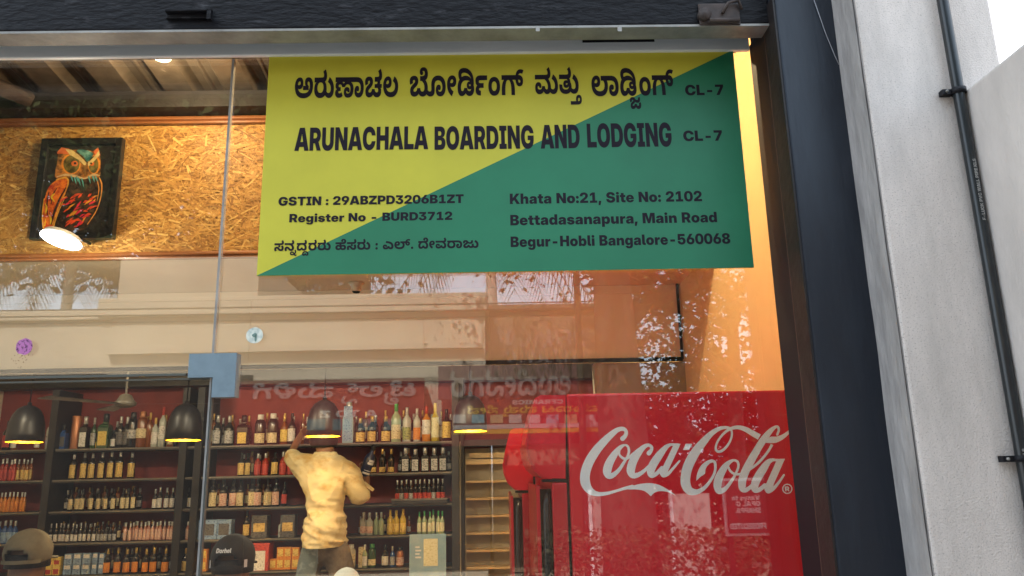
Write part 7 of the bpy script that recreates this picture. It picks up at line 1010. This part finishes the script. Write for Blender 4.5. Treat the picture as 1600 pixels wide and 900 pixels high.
# shirt
def wr(co):
    u = co.copy(); z0_ = mp(508, 800).z; x0_ = mp(510, 770).x
    d = noise.noise(Vector((u.x*6, u.y*5, u.z*9)))*.020
    a_ = (u.x-x0_)*.8+u.z                                            # long folds running from the right shoulder to the left hip
    d += .012*(.5-abs(noise.noise(Vector((a_*13, u.x*3.5, u.y*3))))*2.2)
    d += .006*(.5-abs(noise.noise(Vector((u.x*6, u.y*5, u.z*24))))*2.2)
    lo = max(0, min(1, (z0_+.10-u.z)/.18))
    d += lo*.014*(.5-abs(noise.noise(Vector(((u.x-x0_)*3.2, 4+u.y*2, (u.z+(u.x-x0_)*.35)*17))))*2.4)
    c_ = Vector((x0_, YM, u.z)); r_ = (u-c_); r_.z = 0
    return u+(r_.normalized() if r_.length > 1e-4 else Vector((0, 0, 0)))*d
hem = mp(508, 853)
S = [node(Vector((hem.x, YM, hem.z-.14)), .255, .18), node(mp(508, 800), .235, .165), node(mp(511, 765), .228, .16), node(mp(511, 733), .200, .145), node(mp(509, 712, .01), .095, .09),
     node(mp(478, 725), .100, .10), node(mp(453, 720, .06), .080), node(mp(457, 704, .12), .062), node(mp(544, 730), .105, .10), node(mp(556, 764, .01), .088), node(mp(562, 781, .05), .080), node(mp(571, 766, .12), .062)]
shirt = skinned('shirt', S, [(0, 1), (1, 2), (2, 3), (3, 4), (3, 5), (5, 6), (6, 7), (3, 8), (8, 9), (9, 10), (10, 11)], m_shirt, man, 3, root=2, warp=wr, cut=((0, 0, hem.z), (0, 0, -1)), remesh=.009, smooth=10)
b = MB(); cc = mp(508.5, 709, .01); b.lathe([(.082, -.03), (.080, -.004), (.068, .014), (.060, .012), (.070, -.01)], 24, tuple(cc), sx=1.15, sy=.95); b.build('collar', m_shirt, shirt)
cu = mp(575, 758, .16); b = MB(); b.prism([(cu.x-.02, cu.z+.03), (cu.x+.055, cu.z-.03), (cu.x+.04, cu.z-.045), (cu.x-.03, cu.z+.0)], cu.y-.04, cu.y-.025); b.build('cuff', m_shirt, shirt)
# trousers
Tn = [node(mp(508, 842), .185, .14), node(mp(489, 866), .125, .12), node(kl, .10), node(al, .085), node(mp(527, 866), .135, .13), node(kr, .10), node(ar, .085), node(mp(508, 815), .175, .13)]
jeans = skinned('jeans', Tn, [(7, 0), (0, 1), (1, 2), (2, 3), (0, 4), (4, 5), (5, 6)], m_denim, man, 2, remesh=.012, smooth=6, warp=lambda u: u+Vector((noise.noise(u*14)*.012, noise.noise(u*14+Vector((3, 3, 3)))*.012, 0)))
jeans.data.materials.append(mat('brown_denim', (.075, .055, .04), .9, vscale=7, col2=(.17, .135, .10), sharp=(.4, .6), bump=.3, bscale=60))  # darker brown denim for the right side of the jeans
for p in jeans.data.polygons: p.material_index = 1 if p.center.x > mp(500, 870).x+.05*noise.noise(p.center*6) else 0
for s_, a_ in ((-1, al), (1, ar)):
    b = MB(); b.box(a_.x-.045, a_.x+.045, YM-.07, YM+.21, .302, .36, bevel=.02); b.build('shoe', m_black, man)
# blue bottle in his right hand
hb_ = mp(575, 727, .26)
t = thing('bottle', 'dark blue bottle with white print held up in the man\'s right hand', 'bottle', tuple(mp(569, 742, .26)))
axis = (mp(582, 703, .24)-mp(567, 746, .24)).normalized(); Mx = axis.to_track_quat('Z', 'Y').to_matrix().to_4x4(); Mx.translation = mp(568, 744, .22)
def placed(mb): mb.v = [tuple(Mx @ Vector(v)) for v in mb.v]; return mb
b = MB(); b.lathe([(.034, 0), (.04, .005), (.04, .13), (.034, .155), (.015, .185), (.014, .225)], 16); placed(b).build('body', mat('navy_glass', (.012, .022, .075), .3, coat=.4), t)
b = MB(); b.lathe([(.017, .20), (.018, .245), (.001, .246)], 12); placed(b).build('cap', m_black, t)
b = MB()
for k, (za, zb) in enumerate(((.02, .034), (.045, .05), (.095, .112), (.115, .132))):
    b.lathe([(.0407, za), (.0407, zb)], 10, a0=math.pi*(.9+.06*k), a1=math.pi*(1.9-.1*k))
placed(b).build('print', m_white, t)

def cap_person(px_, topy, wpx, Y, label, mcap, parts):
    k = ppm(px_, topy, Y); r = wpx*k/2; top = at(px_, topy, Y); c = Vector((top.x, Y, top.z-r*1.05))
    t = thing('person', label, 'person', (c.x, Y, .16))
    n_ = [(c.x, Y, 1.0, .15, .10), (c.x, Y, c.z-.50, .16, .11), (c.x, Y, c.z-.30, .10, .09), (c.x, Y, c.z-.18, .055, .055), (c.x, Y+.02, c.z-.03, r*.86, r*.95), (c.x, Y+.02, c.z+.04, r*.80, r*.9),
          (c.x-.19, Y, c.z-.34, .06, .06), (c.x-.24, Y+.02, c.z-.62, .045, .045), (c.x-.2, Y+.22, c.z-.78, .03, .03), (c.x+.19, Y, c.z-.34, .06, .06), (c.x+.24, Y+.02, c.z-.62, .045, .045), (c.x+.2, Y+.22, c.z-.78, .03, .03),
          (c.x-.09, Y, .85, .09, .09), (c.x-.1, Y, .23, .05, .05), (c.x+.09, Y, .85, .09, .09), (c.x+.1, Y, .23, .05, .05)]
    skinned('body', n_, [(0, 1), (1, 2), (2, 3), (3, 4), (4, 5), (2, 6), (6, 7), (7, 8), (2, 9), (9, 10), (10, 11), (0, 12), (12, 13), (0, 14), (14, 15)], m_skin, t, 2)
    cl = [(c.x, Y, .95, .19, .14), (c.x, Y, c.z-.52, .19, .135), (c.x, Y, c.z-.33, .13, .11), (c.x, Y, c.z-.24, .075, .07), (c.x-.19, Y, c.z-.36, .08, .08), (c.x-.235, Y+.01, c.z-.55, .07, .07), (c.x+.19, Y, c.z-.36, .08, .08), (c.x+.235, Y+.01, c.z-.55, .07, .07)]
    skinned('shirt', cl, [(0, 1), (1, 2), (2, 3), (2, 4), (4, 5), (2, 6), (6, 7)], parts['shirt'], t, 2, root=1)
    tr = [(c.x, Y, .90, .16, .12), (c.x-.09, Y, .80, .10, .10), (c.x-.1, Y, .25, .07, .07), (c.x+.09, Y, .80, .10, .10), (c.x+.1, Y, .25, .07, .07)]
    skinned('trousers', tr, [(0, 1), (1, 2), (0, 3), (3, 4)], m_darkwood, t, 2)
    b = MB(); bm = bmesh.new(); bmesh.ops.create_uvsphere(bm, u_segments=32, v_segments=20, radius=1)
    for v in bm.verts: v.co = Vector((c.x+v.co.x*r, c.y+.01+v.co.y*r*1.12, c.z+v.co.z*r*1.05*(1 if v.co.z > 0 else 1.0)))
    arch = lambda co: co.y < c.y and abs(co.x-c.x)/(r*.60) < 1 and co.z < c.z-.25*r+math.sqrt(max(0, 1-((co.x-c.x)/(r*.60))**2))*r*.50
    bmesh.ops.delete(bm, geom=[f for f in bm.faces if f.calc_center_median().z < c.z-.42*r or arch(f.calc_center_median())], context='FACES')
    bmesh.ops.solidify(bm, geom=bm.faces[:], thickness=.003)
    b.add(bm, smooth=True); cp_ = b.build('cap', mcap, t, fix=False)
    b = MB(); b.lathe([(r*1.012, c.z-.46*r), (r*1.012, c.z-.30*r)], 20, (c.x, c.y+.01, 0), sy=1.12, a0=-math.pi*.86, a1=-math.pi*.14); b.build('strap', mcap, cp_)
    b = MB(); b.lathe([(.001, r*1.05), (.007, r*1.06), (.008, r*1.045)], 10, (c.x, c.y+.01, c.z)); b.build('button', mcap, cp_)
    b = MB(); b.lathe([(r*.93, 0), (r*.93, .05)], 20, (c.x, c.y+.015, c.z-.44*r-.02), sy=1.08); b.build('hair', m_hair, t)
    b = MB(); P = [(c.x+r*.85*math.cos(a), c.y+r*1.0+.075*math.sin(a)**1) for a in [math.pi*i/12 for i in range(13)]]
    b.prism(P, c.z-.40*r, c.z-.40*r+.005, to3=lambda a, q, z_: (a, q, z_)); b.build('visor', mcap, cp_)
    return t, cp_, c, r
m_olive = mat('olive_cap', (.22, .175, .10), .9, var=.12, vscale=40, bump=.2, bscale=300)
m_blackcap = mat('black_cap', (.012, .012, .014), .8, bump=.2, bscale=300)
t, cp_, c, r = cap_person(46, 826, 66, 1.35, 'customer in an olive cap seen from behind at the far end', m_olive, {'shirt': mat('shirt_brown', (.16, .10, .07), .9)})
t, cp_, c, r = cap_person(365, 834, 66, 1.35, 'customer in a black cap with white lettering seen from behind', m_blackcap, {'shirt': mat('shirt_maroon', (.10, .02, .02), .9)})
b = MB(); letter(b, 'Dorhel', Vector((c.x-.030, c.y-r*1.05, c.z+.30*r)), .056, .018, U=Vector((1, 0, 0)), V=Vector((0, .42, .9)), lift=.010); b.build('lettering', m_white, cp_)
for s_ in (-1, 1):
    b = MB(); b.lathe([(r*1.016, c.z-.40*r), (r*1.016, c.z-.06*r)], 4, (c.x, c.y+.01, 0), sy=1.12, a0=-math.pi/2+s_*.86, a1=-math.pi/2+s_*1.02); b.build('flash', m_white, cp_)
cap_person(541, 887, 44, 2.2, 'customer in a pale blue cap at the bottom edge, below the man in yellow', mat('pale_blue_cap', (.45, .52, .56), .8), {'shirt': mat('shirt_grey', (.25, .25, .25), .9)})

# ---------------------------------------------------------------- across the street (seen in the glass)
def op(px_, py_, D):                     # a point across the street that mirrors at this pixel of the glass
    q = at(px_, py_, D); return Vector((q.x, -D, q.z))
m_opp = mat('cream_wall', (.40, .35, .27), .85, var=.10, vscale=1.3)
m_opp2 = mat('tan_wall', (.19, .13, .085), .85, var=.12, vscale=1.3)
DB = 10.0
A0, A1 = op(180, 458, DB), op(762, 458, DB)
ob = thing('cream_building', 'cream shop building across the street mirrored in the glass', 'building', ((A0.x+A1.x)/2, -DB-3, 0))
b = MB(); b.box(A0.x, A1.x-.05, -DB-6, -DB, 0, A1.z-.3); b.build('wall', m_opp, ob)
b = MB(); b.box(A0.x-.2, A1.x, -DB-6.2, -DB+.10, A1.z-.30, A1.z, bevel=.02); b.build('roof_slab', m_opp, ob)
w0, w1 = op(190, 404, DB+.6), op(402, 470, DB+.6); box('upper_room', m_opp, (w0.x, w1.x, -DB-5, -DB-.6, A1.z+.001, w0.z), ob)
b = MB(); z = op(300, 545, DB).z; b.box(A0.x, A1.x-.1, -DB+.003, -DB+.12, z-.08, z); b.build('sunshade', m_opp, ob)
m_shop_shade = mat('painted_shop_shade', (.012, .010, .009), .8)  # flat dark panels put the shade inside the shop fronts into colour
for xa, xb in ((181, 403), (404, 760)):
    w0, w1 = op(xa, 590 if xb < 404 else 693, DB), op(xb, 893, DB); box('shop_shade_panel', m_shop_shade, (op(xa, 458, DB).x, op(xb, 458, DB).x, -DB+.002, -DB+.02, .15, w0.z), ob)
DC = DB+.02
C0, C1 = op(-330, 494, DC), op(180, 494, DC)
oc = thing('low_building', 'lower cream building with palms behind it, mirrored left of the pane joint', 'building', ((C0.x+C1.x)/2, -DB-3, 0))
b = MB(); b.box(C0.x, C1.x, -DB-6, -DC, 0, C0.z-.16); b.build('wall', m_opp, oc)
b = MB(); b.box(C0.x-.1, C1.x-.002, -DB-6.1, -DB+.06, C0.z-.155, C0.z, bevel=.02); b.build('roof_slab', m_opp, oc)
w0, w1 = op(-240, 592, DC), op(180, 893, DC); box('shop_shade_panel', m_shop_shade, (w0.x, C1.x-.01, -DC+.002, -DC+.016, .15, w0.z), oc)  # shop front shade as a flat dark panel here too
B0, B1 = op(766, 487, DB+.8), op(945, 487, DB+.8)
ob2 = thing('tan_building', 'tan building with a flat parapet across the street right of the cream one', 'building', ((B0.x+B1.x)/2, -DB-3, 0))
b = MB(); b.box(B0.x, B1.x, -DB-6.8, -DB-.8, 0, B0.z); b.build('wall', m_opp2, ob2)
b = MB(); b.box(B0.x-.05, B1.x+.06, -DB-6.9, -DB-.72, B0.z-.002+.004, B0.z+.10); b.build('parapet', m_opp2, ob2)
for x0_, x1_, dd, lb_ in ((924, 1016, 7.9, 'white gate leaf across the street mirrored under the first script capital'), (1050, 1118, 8.4, 'pale gate leaf across the street mirrored under the second script capital')):
    w0, w1 = op(x0_, 772, dd), op(x1_, 902, dd); gt = thing('gate_leaf', lb_, 'gate', ((w0.x+w1.x)/2, -dd, 0), 'gate leaves across the street')
    box('panel', mat('white_gate', (.34, .31, .29), .6), (w0.x, w1.x, -dd-.03, -dd, .03, w0.z), gt); box('frame', m_white, (w0.x-.04, w0.x-.001, -dd-.05, -dd+.02, 0, w0.z+.05), gt)
UM = Vector((-1, 0, 0)); NM = Vector((0, 1, 0))
def mirror_text(mb, s, x0, yb, x1, yt, D, lift=.01):
    """word on a wall that faces the shop; its first letter mirrors at x1"""
    O = op(x1, yb, D); O.y = -D; letter(mb, s, O, O.x-op(x0, yb, D).x, op(x0, yt, D).z-O.z, U=UM, N=NM, lift=lift)
m_signred = mat('sign_red', (.085, .006, .006), .5, var=.1, vscale=2); m_signpink = mat('sign_maroon', (.10, .03, .035), .55, var=.15, vscale=2); m_relief = mat('relief_letter', (.17, .14, .135), .6); m_signyel = mat('sign_yellow', (.32, .20, .02), .5)
DS = DB-.62
m_tile = mat('tile_print', (.26, .23, .22), .5); m_tileb = mat('tile_blue', (.11, .20, .24), .5); m_tiled = mat('tile_dark', (.05, .08, .095), .5); m_tilec = mat('tile_sand', (.24, .20, .10), .5)
s0_, s1_ = op(690, 572, DS), op(946, 692, DS); mid = op(800, 622, DS).z
sg = thing('red_signboard', 'red ceramics shop signboard with relief lettering mirrored by the coolers', 'sign', ((s0_.x+s1_.x)/2, -DS-.1, s1_.z))
box('lower_panel', m_signred, (s0_.x, s1_.x, -DS-.12, -DS, s1_.z, mid), sg); box('upper_panel', m_signpink, (s0_.x-.05, s1_.x+.05, -DS-.14, -DS-.01, mid+.003, s0_.z), sg)
b = MB(); mirror_text(b, KANNADA_STRINGS['shop'], 704, 618, 892, 578, DS-.01, .03); b.build('relief_lettering', m_relief, sg)
b = MB(); mirror_text(b, KANNADA_STRINGS['row'], 730, 648, 935, 634, DS, .006); b.build('yellow_lettering', m_signyel, sg)
b = MB(); mirror_text(b, 'CERAMICS', 800, 630.5, 880, 625.5, DS, .006); b.build('small_lettering', m_tile, sg)
for i in range(8):
    x = 708+i*29; a_, c_ = op(x, 648, DS), op(x+20, 661, DS)
    bx = box('picture', (m_tile, m_tileb, m_tilec, m_tile)[i % 4], (a_.x, c_.x, -DS+.001, -DS+.008, c_.z, a_.z), sg)
for yy in (666, 673):
    a_, c_ = op(708, yy-1.5, DS), op(938, yy+1.5, DS); box('text_strip', m_signyel if yy == 673 else m_tile, (a_.x, c_.x, -DS+.001, -DS+.005, c_.z, a_.z), sg)
box('bracket', m_darkwood, (s0_.x, s1_.x, -DB, -DS-.15, mid, mid+.08), sg)
b = MB(); mirror_text(b, 'UDENAGAR', 767, 542, 935, 517, DB+.799, .03); mirror_text(b, 'CERAMICS', 775, 566, 905, 548, DB+.799, .03)
tag(b.build('wall_lettering', m_relief), 'pale raised ceramics lettering on the wall above the red signboard', 'lettering')
s0_, s1_ = op(372, 596, DS), op(662, 692, DS)
sg = thing('red_signboard', 'red tile shop signboard mirrored above the man in yellow', 'sign', ((s0_.x+s1_.x)/2, -DS-.1, s1_.z))
box('panel', m_signred, (s0_.x, s1_.x, -DS-.12, -DS, s1_.z, s0_.z), sg); box('bracket', m_darkwood, (s0_.x, s1_.x, -DB, -DS-.13, s0_.z-.2, s0_.z-.1), sg)
b = MB(); mirror_text(b, KANNADA_STRINGS['tile'], 395, 632, 650, 599, DS, .03); b.build('relief_lettering', m_relief, sg)
b = MB(); mirror_text(b, 'A TO Z', 500, 651, 590, 642, DS, .006); b.build('small_lettering', m_tile, sg)
for i in range(4):
    a_, c_ = op(480+i*40, 655, DS), op(508+i*40, 672, DS); box('picture', m_tiled, (a_.x, c_.x, -DS+.001, -DS+.008, c_.z, a_.z), sg)
# notice board and hedge
DN = 4.0; n0, n1 = op(1133, 752, DN), op(1215, 832, DN)
nb = thing('notice_board', 'maroon notice board with white lettering mirrored on the cooler side', 'sign', ((n0.x+n1.x)/2, -DN, 0))
box('panel', m_signpink, (n0.x, n1.x, -DN-.02, -DN, n1.z, n0.z), nb); box('frame', m_white, (n0.x-.02, n1.x+.02, -DN-.04, -DN-.021, n1.z-.02, n0.z+.02), nb)
for xx in (n0.x+.02, n1.x-.02): box('post', m_darkwood, (xx-.02, xx+.02, -DN-.07, -DN-.041, .1, n0.z), nb)
b = MB()
for s, x0, yb, x1, h in (('Vanys to', 1143, 781, 1187, 7), ('OPAL G', 1150, 790.5, 1188, 7), ('SHAPPA', 1150, 801, 1189, 7.5), ('PROSECUTED', 1141, 826, 1197, 8)):
    mirror_text(b, s, x0, yb, x1, yb-h, DN, .003)
b.build('lettering', m_white, nb)
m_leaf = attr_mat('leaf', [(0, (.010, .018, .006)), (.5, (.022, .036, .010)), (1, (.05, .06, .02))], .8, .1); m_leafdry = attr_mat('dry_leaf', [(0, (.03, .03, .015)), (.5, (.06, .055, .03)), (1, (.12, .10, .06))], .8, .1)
m_bark = mat('bark', (.05, .038, .028), .9, var=.35, vscale=9, bump=.6, bscale=30, stretch=(1, 1, .3))
def leaf(b, p, L, rg):
    d = Vector((rg.gauss(0, 1), rg.gauss(0, 1), rg.gauss(-.3, .8))).normalized(); s = d.cross(Vector((rg.gauss(0, 1), rg.gauss(0, 1), rg.gauss(0, 1)))).normalized()*L*.28
    b.face([p, p+d*L*.45+s, p+d*L, p+d*L*.45-s], pick=rg.random())
rg = random.Random(21); b = MB(); ha, hbx = op(900, 838, 5), op(1260, 838, 5)
for i in range(9000):
    x = rg.uniform(.2, 4.2); y = -rg.uniform(4.55, 5.5); zt_ = 1.02+.10*noise.noise(Vector((x*2.2, y*2, 0))); z = zt_*rg.random()**.45
    leaf(b, Vector((x, y, max(.14, z))), rg.uniform(.03, .07), rg)
hd_ = thing('hedge', 'clipped leafy hedge across the road mirrored low on the cooler side', 'hedge', (2, -5, .1)); b.build('foliage', m_leafdry, hd_, fix=False)
b = MB(); b.tube([(.3, -5, .1), (1.5, -5.05, .5), (4.1, -5, .2)], .03); b.build('stem', m_bark, hd_)

def tree(label, base, top, r0, crown, n_leaf, seed, lean=(0, 0), limbs=7, leafm=m_leaf, L=.16, keep=None, sp_=.22):
    rg = random.Random(seed); t = thing('tree', label, 'tree', tuple(base), 'trees along the opposite side of the street')
    b = MB(); pts = [Vector(base)+(Vector(top)-Vector(base))*k/7+Vector((.12*noise.noise(Vector((k, seed, 0))), .12*noise.noise(Vector((k, 0, seed))), 0)) for k in range(8)]
    b.tube(pts, [r0*(1-.07*k) for k in range(8)], 12); tips = []
    for i in range(limbs):
        k = rg.choice((4, 5, 6, 7)); p = pts[k]; a = rg.uniform(0, 2*math.pi); ln = crown*rg.uniform(.6, 1.0)
        q = [p]
        for s in range(1, 5): q.append(p+Vector((math.cos(a)*ln*s/4, math.sin(a)*ln*s/4*.8, ln*.55*s/4))+Vector((rg.gauss(0, .12), rg.gauss(0, .12), rg.gauss(0, .12))))
        b.tube(q, [r0*.42*(1-.2*s) for s in range(5)], 7); tips += q[2:]
        for s in range(2):
            a2 = a+rg.uniform(-1, 1); e = q[3]+Vector((math.cos(a2), math.sin(a2), rg.uniform(-.2, .8)))*ln*.5; b.tube([q[2+s], (q[2+s]+e)/2+Vector((0, 0, .1)), e], [r0*.16, r0*.12, r0*.05], 5); tips.append(e)
    b.build('trunk', m_bark, t)
    b = MB()
    for i in range(n_leaf):
        c = tips[rg.randrange(len(tips))]; sp = crown*sp_; cl = Vector((noise.noise(c*3+Vector((i % 9, 0, 0))), noise.noise(c*3+Vector((0, i % 9, 5))), noise.noise(c*3+Vector((7, 0, i % 9)))))*crown*sp_*2.4
        p = c+cl+Vector((rg.gauss(0, sp*.6), rg.gauss(0, sp*.6), rg.gauss(0, sp*.55)))
        if keep is None or keep(p): leaf(b, p, L*rg.uniform(.6, 1.3), rg)
    b.build('crown', leafm, t, fix=False); return t
tb = op(972, 560, 7.6); tree('big trunked tree across the street mirrored below the sign', (tb.x, -7.6, 0), (tb.x-.1, -7.7, 5.6), .36, 2.6, 11000, 4, limbs=10, L=.10, keep=lambda p: p.z > 4.25+.5*noise.noise(p*1.5) or p.x > tb.x+.3)
tb = op(1085, 520, 9.4); tree('leafy tree across the street mirrored above the script lettering', (tb.x+.4, -9.4, 0), (tb.x+.6, -9.4, 4.0), .15, 2.1, 4600, 9, limbs=11, L=.12, sp_=.10)
tb = op(1185, 480, 12.5); tree('thin tree farther off mirrored beside the peach wall', (tb.x, -12.5, 0), (tb.x+.3, -12.5, 4.2), .13, 2.2, 3600, 17, limbs=9, L=.14, sp_=.11)
XW = op(742, 440, 18).x
tb = op(560, 250, 17); tree('broad tree behind the cream building mirrored behind the sign', (tb.x, -18, 0), (tb.x, -18, 10.6), .3, 4.0, 26000, 23, limbs=13, L=.3, keep=lambda p: p.z > (7.6 if p.x > XW else 5.2)+.7*noise.noise(p))
tb = op(250, 250, 18); tree('tree behind the cream building made dense to block mirrored sky over the strand board', (tb.x, -19, 0), (tb.x, -19, 10.6), .3, 4.6, 36000, 31, limbs=14, L=.27, keep=lambda p: p.z > 7.5+.7*noise.noise(p))  # crown packed dense to keep mirrored sky off the strand board
tb = op(-120, 250, 18); tree('tree behind the far end of the low building made dense to block mirrored sky', (tb.x, -19, 0), (tb.x, -19, 10.6), .3, 4.6, 24000, 37, limbs=14, L=.3, keep=lambda p: p.z > 7.5+.7*noise.noise(p))  # likewise thickened to shut out the mirrored sky
tb = op(980, 200, 18); 0 and tree('tall tree behind the tan building mirrored behind the sign', (tb.x, -20, 0), (tb.x, -20, 8), .3, 4.4, 8000, 41, limbs=12, L=.3)
def palm(label, px_, py_, D, n, seed, Lf=2.3, tilt=0.0):
    rg = random.Random(seed); c = op(px_, py_, D); t = thing('palm_tree', label, 'palm', (c.x, c.y, 0), 'coconut palms behind the opposite shops')
    b = MB(); b.tube([Vector((c.x+.5*(1-k/6)**2*tilt, c.y, c.z*k/6)) for k in range(7)], [.16-.012*k for k in range(7)], 10); b.build('trunk', mat('palm_bark', (.42, .38, .32), .9, var=.2, vscale=8), t)
    b = MB()
    for i in range(n):
        a = 2*math.pi*i/n+rg.uniform(-.2, .2); up = rg.uniform(-.1, .75); L_ = Lf*rg.uniform(.8, 1.1); sp = []
        for s in range(9):
            u = s/8; sp.append(c+Vector((math.cos(a)*L_*u, math.sin(a)*L_*u, L_*(up*u-.85*u*u))))
        for s in range(1, 9):
            for j in range(4):
                u = j/4; p = sp[s-1].lerp(sp[s], u); d = (sp[s]-sp[s-1]).normalized(); sd = d.cross(Vector((0, 0, 1))).normalized()
                for g in (-1, 1):
                    e = p+sd*g*.30*(1.1-.5*abs(s/8-.4))+d*.26-Vector((0, 0, .22+.1*rg.random())); w = d*.018
                    b.face([p-w, p+w, e+w*.3, e-w*.3], pick=rg.random())
        for s in range(1, 9):
            w = Vector((0, 0, .02)); b.face([sp[s-1]-w, sp[s]-w, sp[s]+w, sp[s-1]+w], pick=.6)
    b.build('frond', m_leaf, t, fix=False)
palm('coconut palm with a pale leaning trunk mirrored left of the pane joint', 115, 395, 13.2, 22, 2, 2.5, -1.0)
palm('coconut palm whose frond tips mirror under the sign', 765, 340, 13.0, 22, 6, 2.7, .6)
palm('coconut palm mirrored over the beige soffit behind the cream building', 470, 405, 17, 14, 8, 2.6, .4)
for k, (a_, yy, dd, h_) in enumerate(((985, 640, 13.0, 3.0), (1085, 630, 13.5, 3.4), (1190, 640, 13.2, 2.8), (1290, 640, 13.4, 2.5))):  # bushes added as a dark backdrop that hides mirrored sky over the coolers
    c = op(a_, yy, dd); rg = random.Random(60+k); bs = thing('bush', ('broad added dark bush behind the white gate leaf', 'tall added dark bush behind the pale gate leaf', 'added dark bush behind the notice board', 'added dark bush beyond the boundary wall end')[k], 'bush', (c.x, c.y, 0), 'bushes added across the street as a dark backdrop')
    b = MB()
    for i in range(4200):
        u = Vector((rg.gauss(0, 1), rg.gauss(0, 1), rg.gauss(0, 1))).normalized()*rg.random()**.3; leaf(b, Vector((c.x+u.x*1.3, c.y+u.y*.7, h_*.55+u.z*h_*.55+.2*noise.noise(u*3))), rg.uniform(.10, .2), rg)
    b.build('foliage', m_leaf, bs, fix=False); b = MB(); b.tube([(c.x, c.y, 0), (c.x+.1, c.y, 1.2)], .06); b.build('stem', m_bark, bs)
# utility pole and wires
pp = op(902, 470, 9.2); po = thing('utility_pole', 'concrete utility pole with wires across the street', 'pole', (pp.x, pp.y, 0))
b = MB(); b.tube([(pp.x, pp.y, 0), (pp.x, pp.y, 6.4)], [.055, .04], 10); b.build('post', m_bark, po)
b = MB(); b.box(pp.x-.5, pp.x+.5, pp.y-.04, pp.y+.04, 5.9, 6.0); b.build('crossarm', m_steel_grey, po)
for i, yy in enumerate((462, 470, 479)):
    z = op(880, yy, 9.2).z
    tag(MB().tube([(-26+4.2*s, -9.2-.08*i, z+.25*((s-6)/6)**2-.1) for s in range(13)], .011, 5).build('overhead_wire', m_black), ('upper', 'middle', 'lower')[i]+' overhead wire across the street below the sign', 'wire', 'overhead wires')
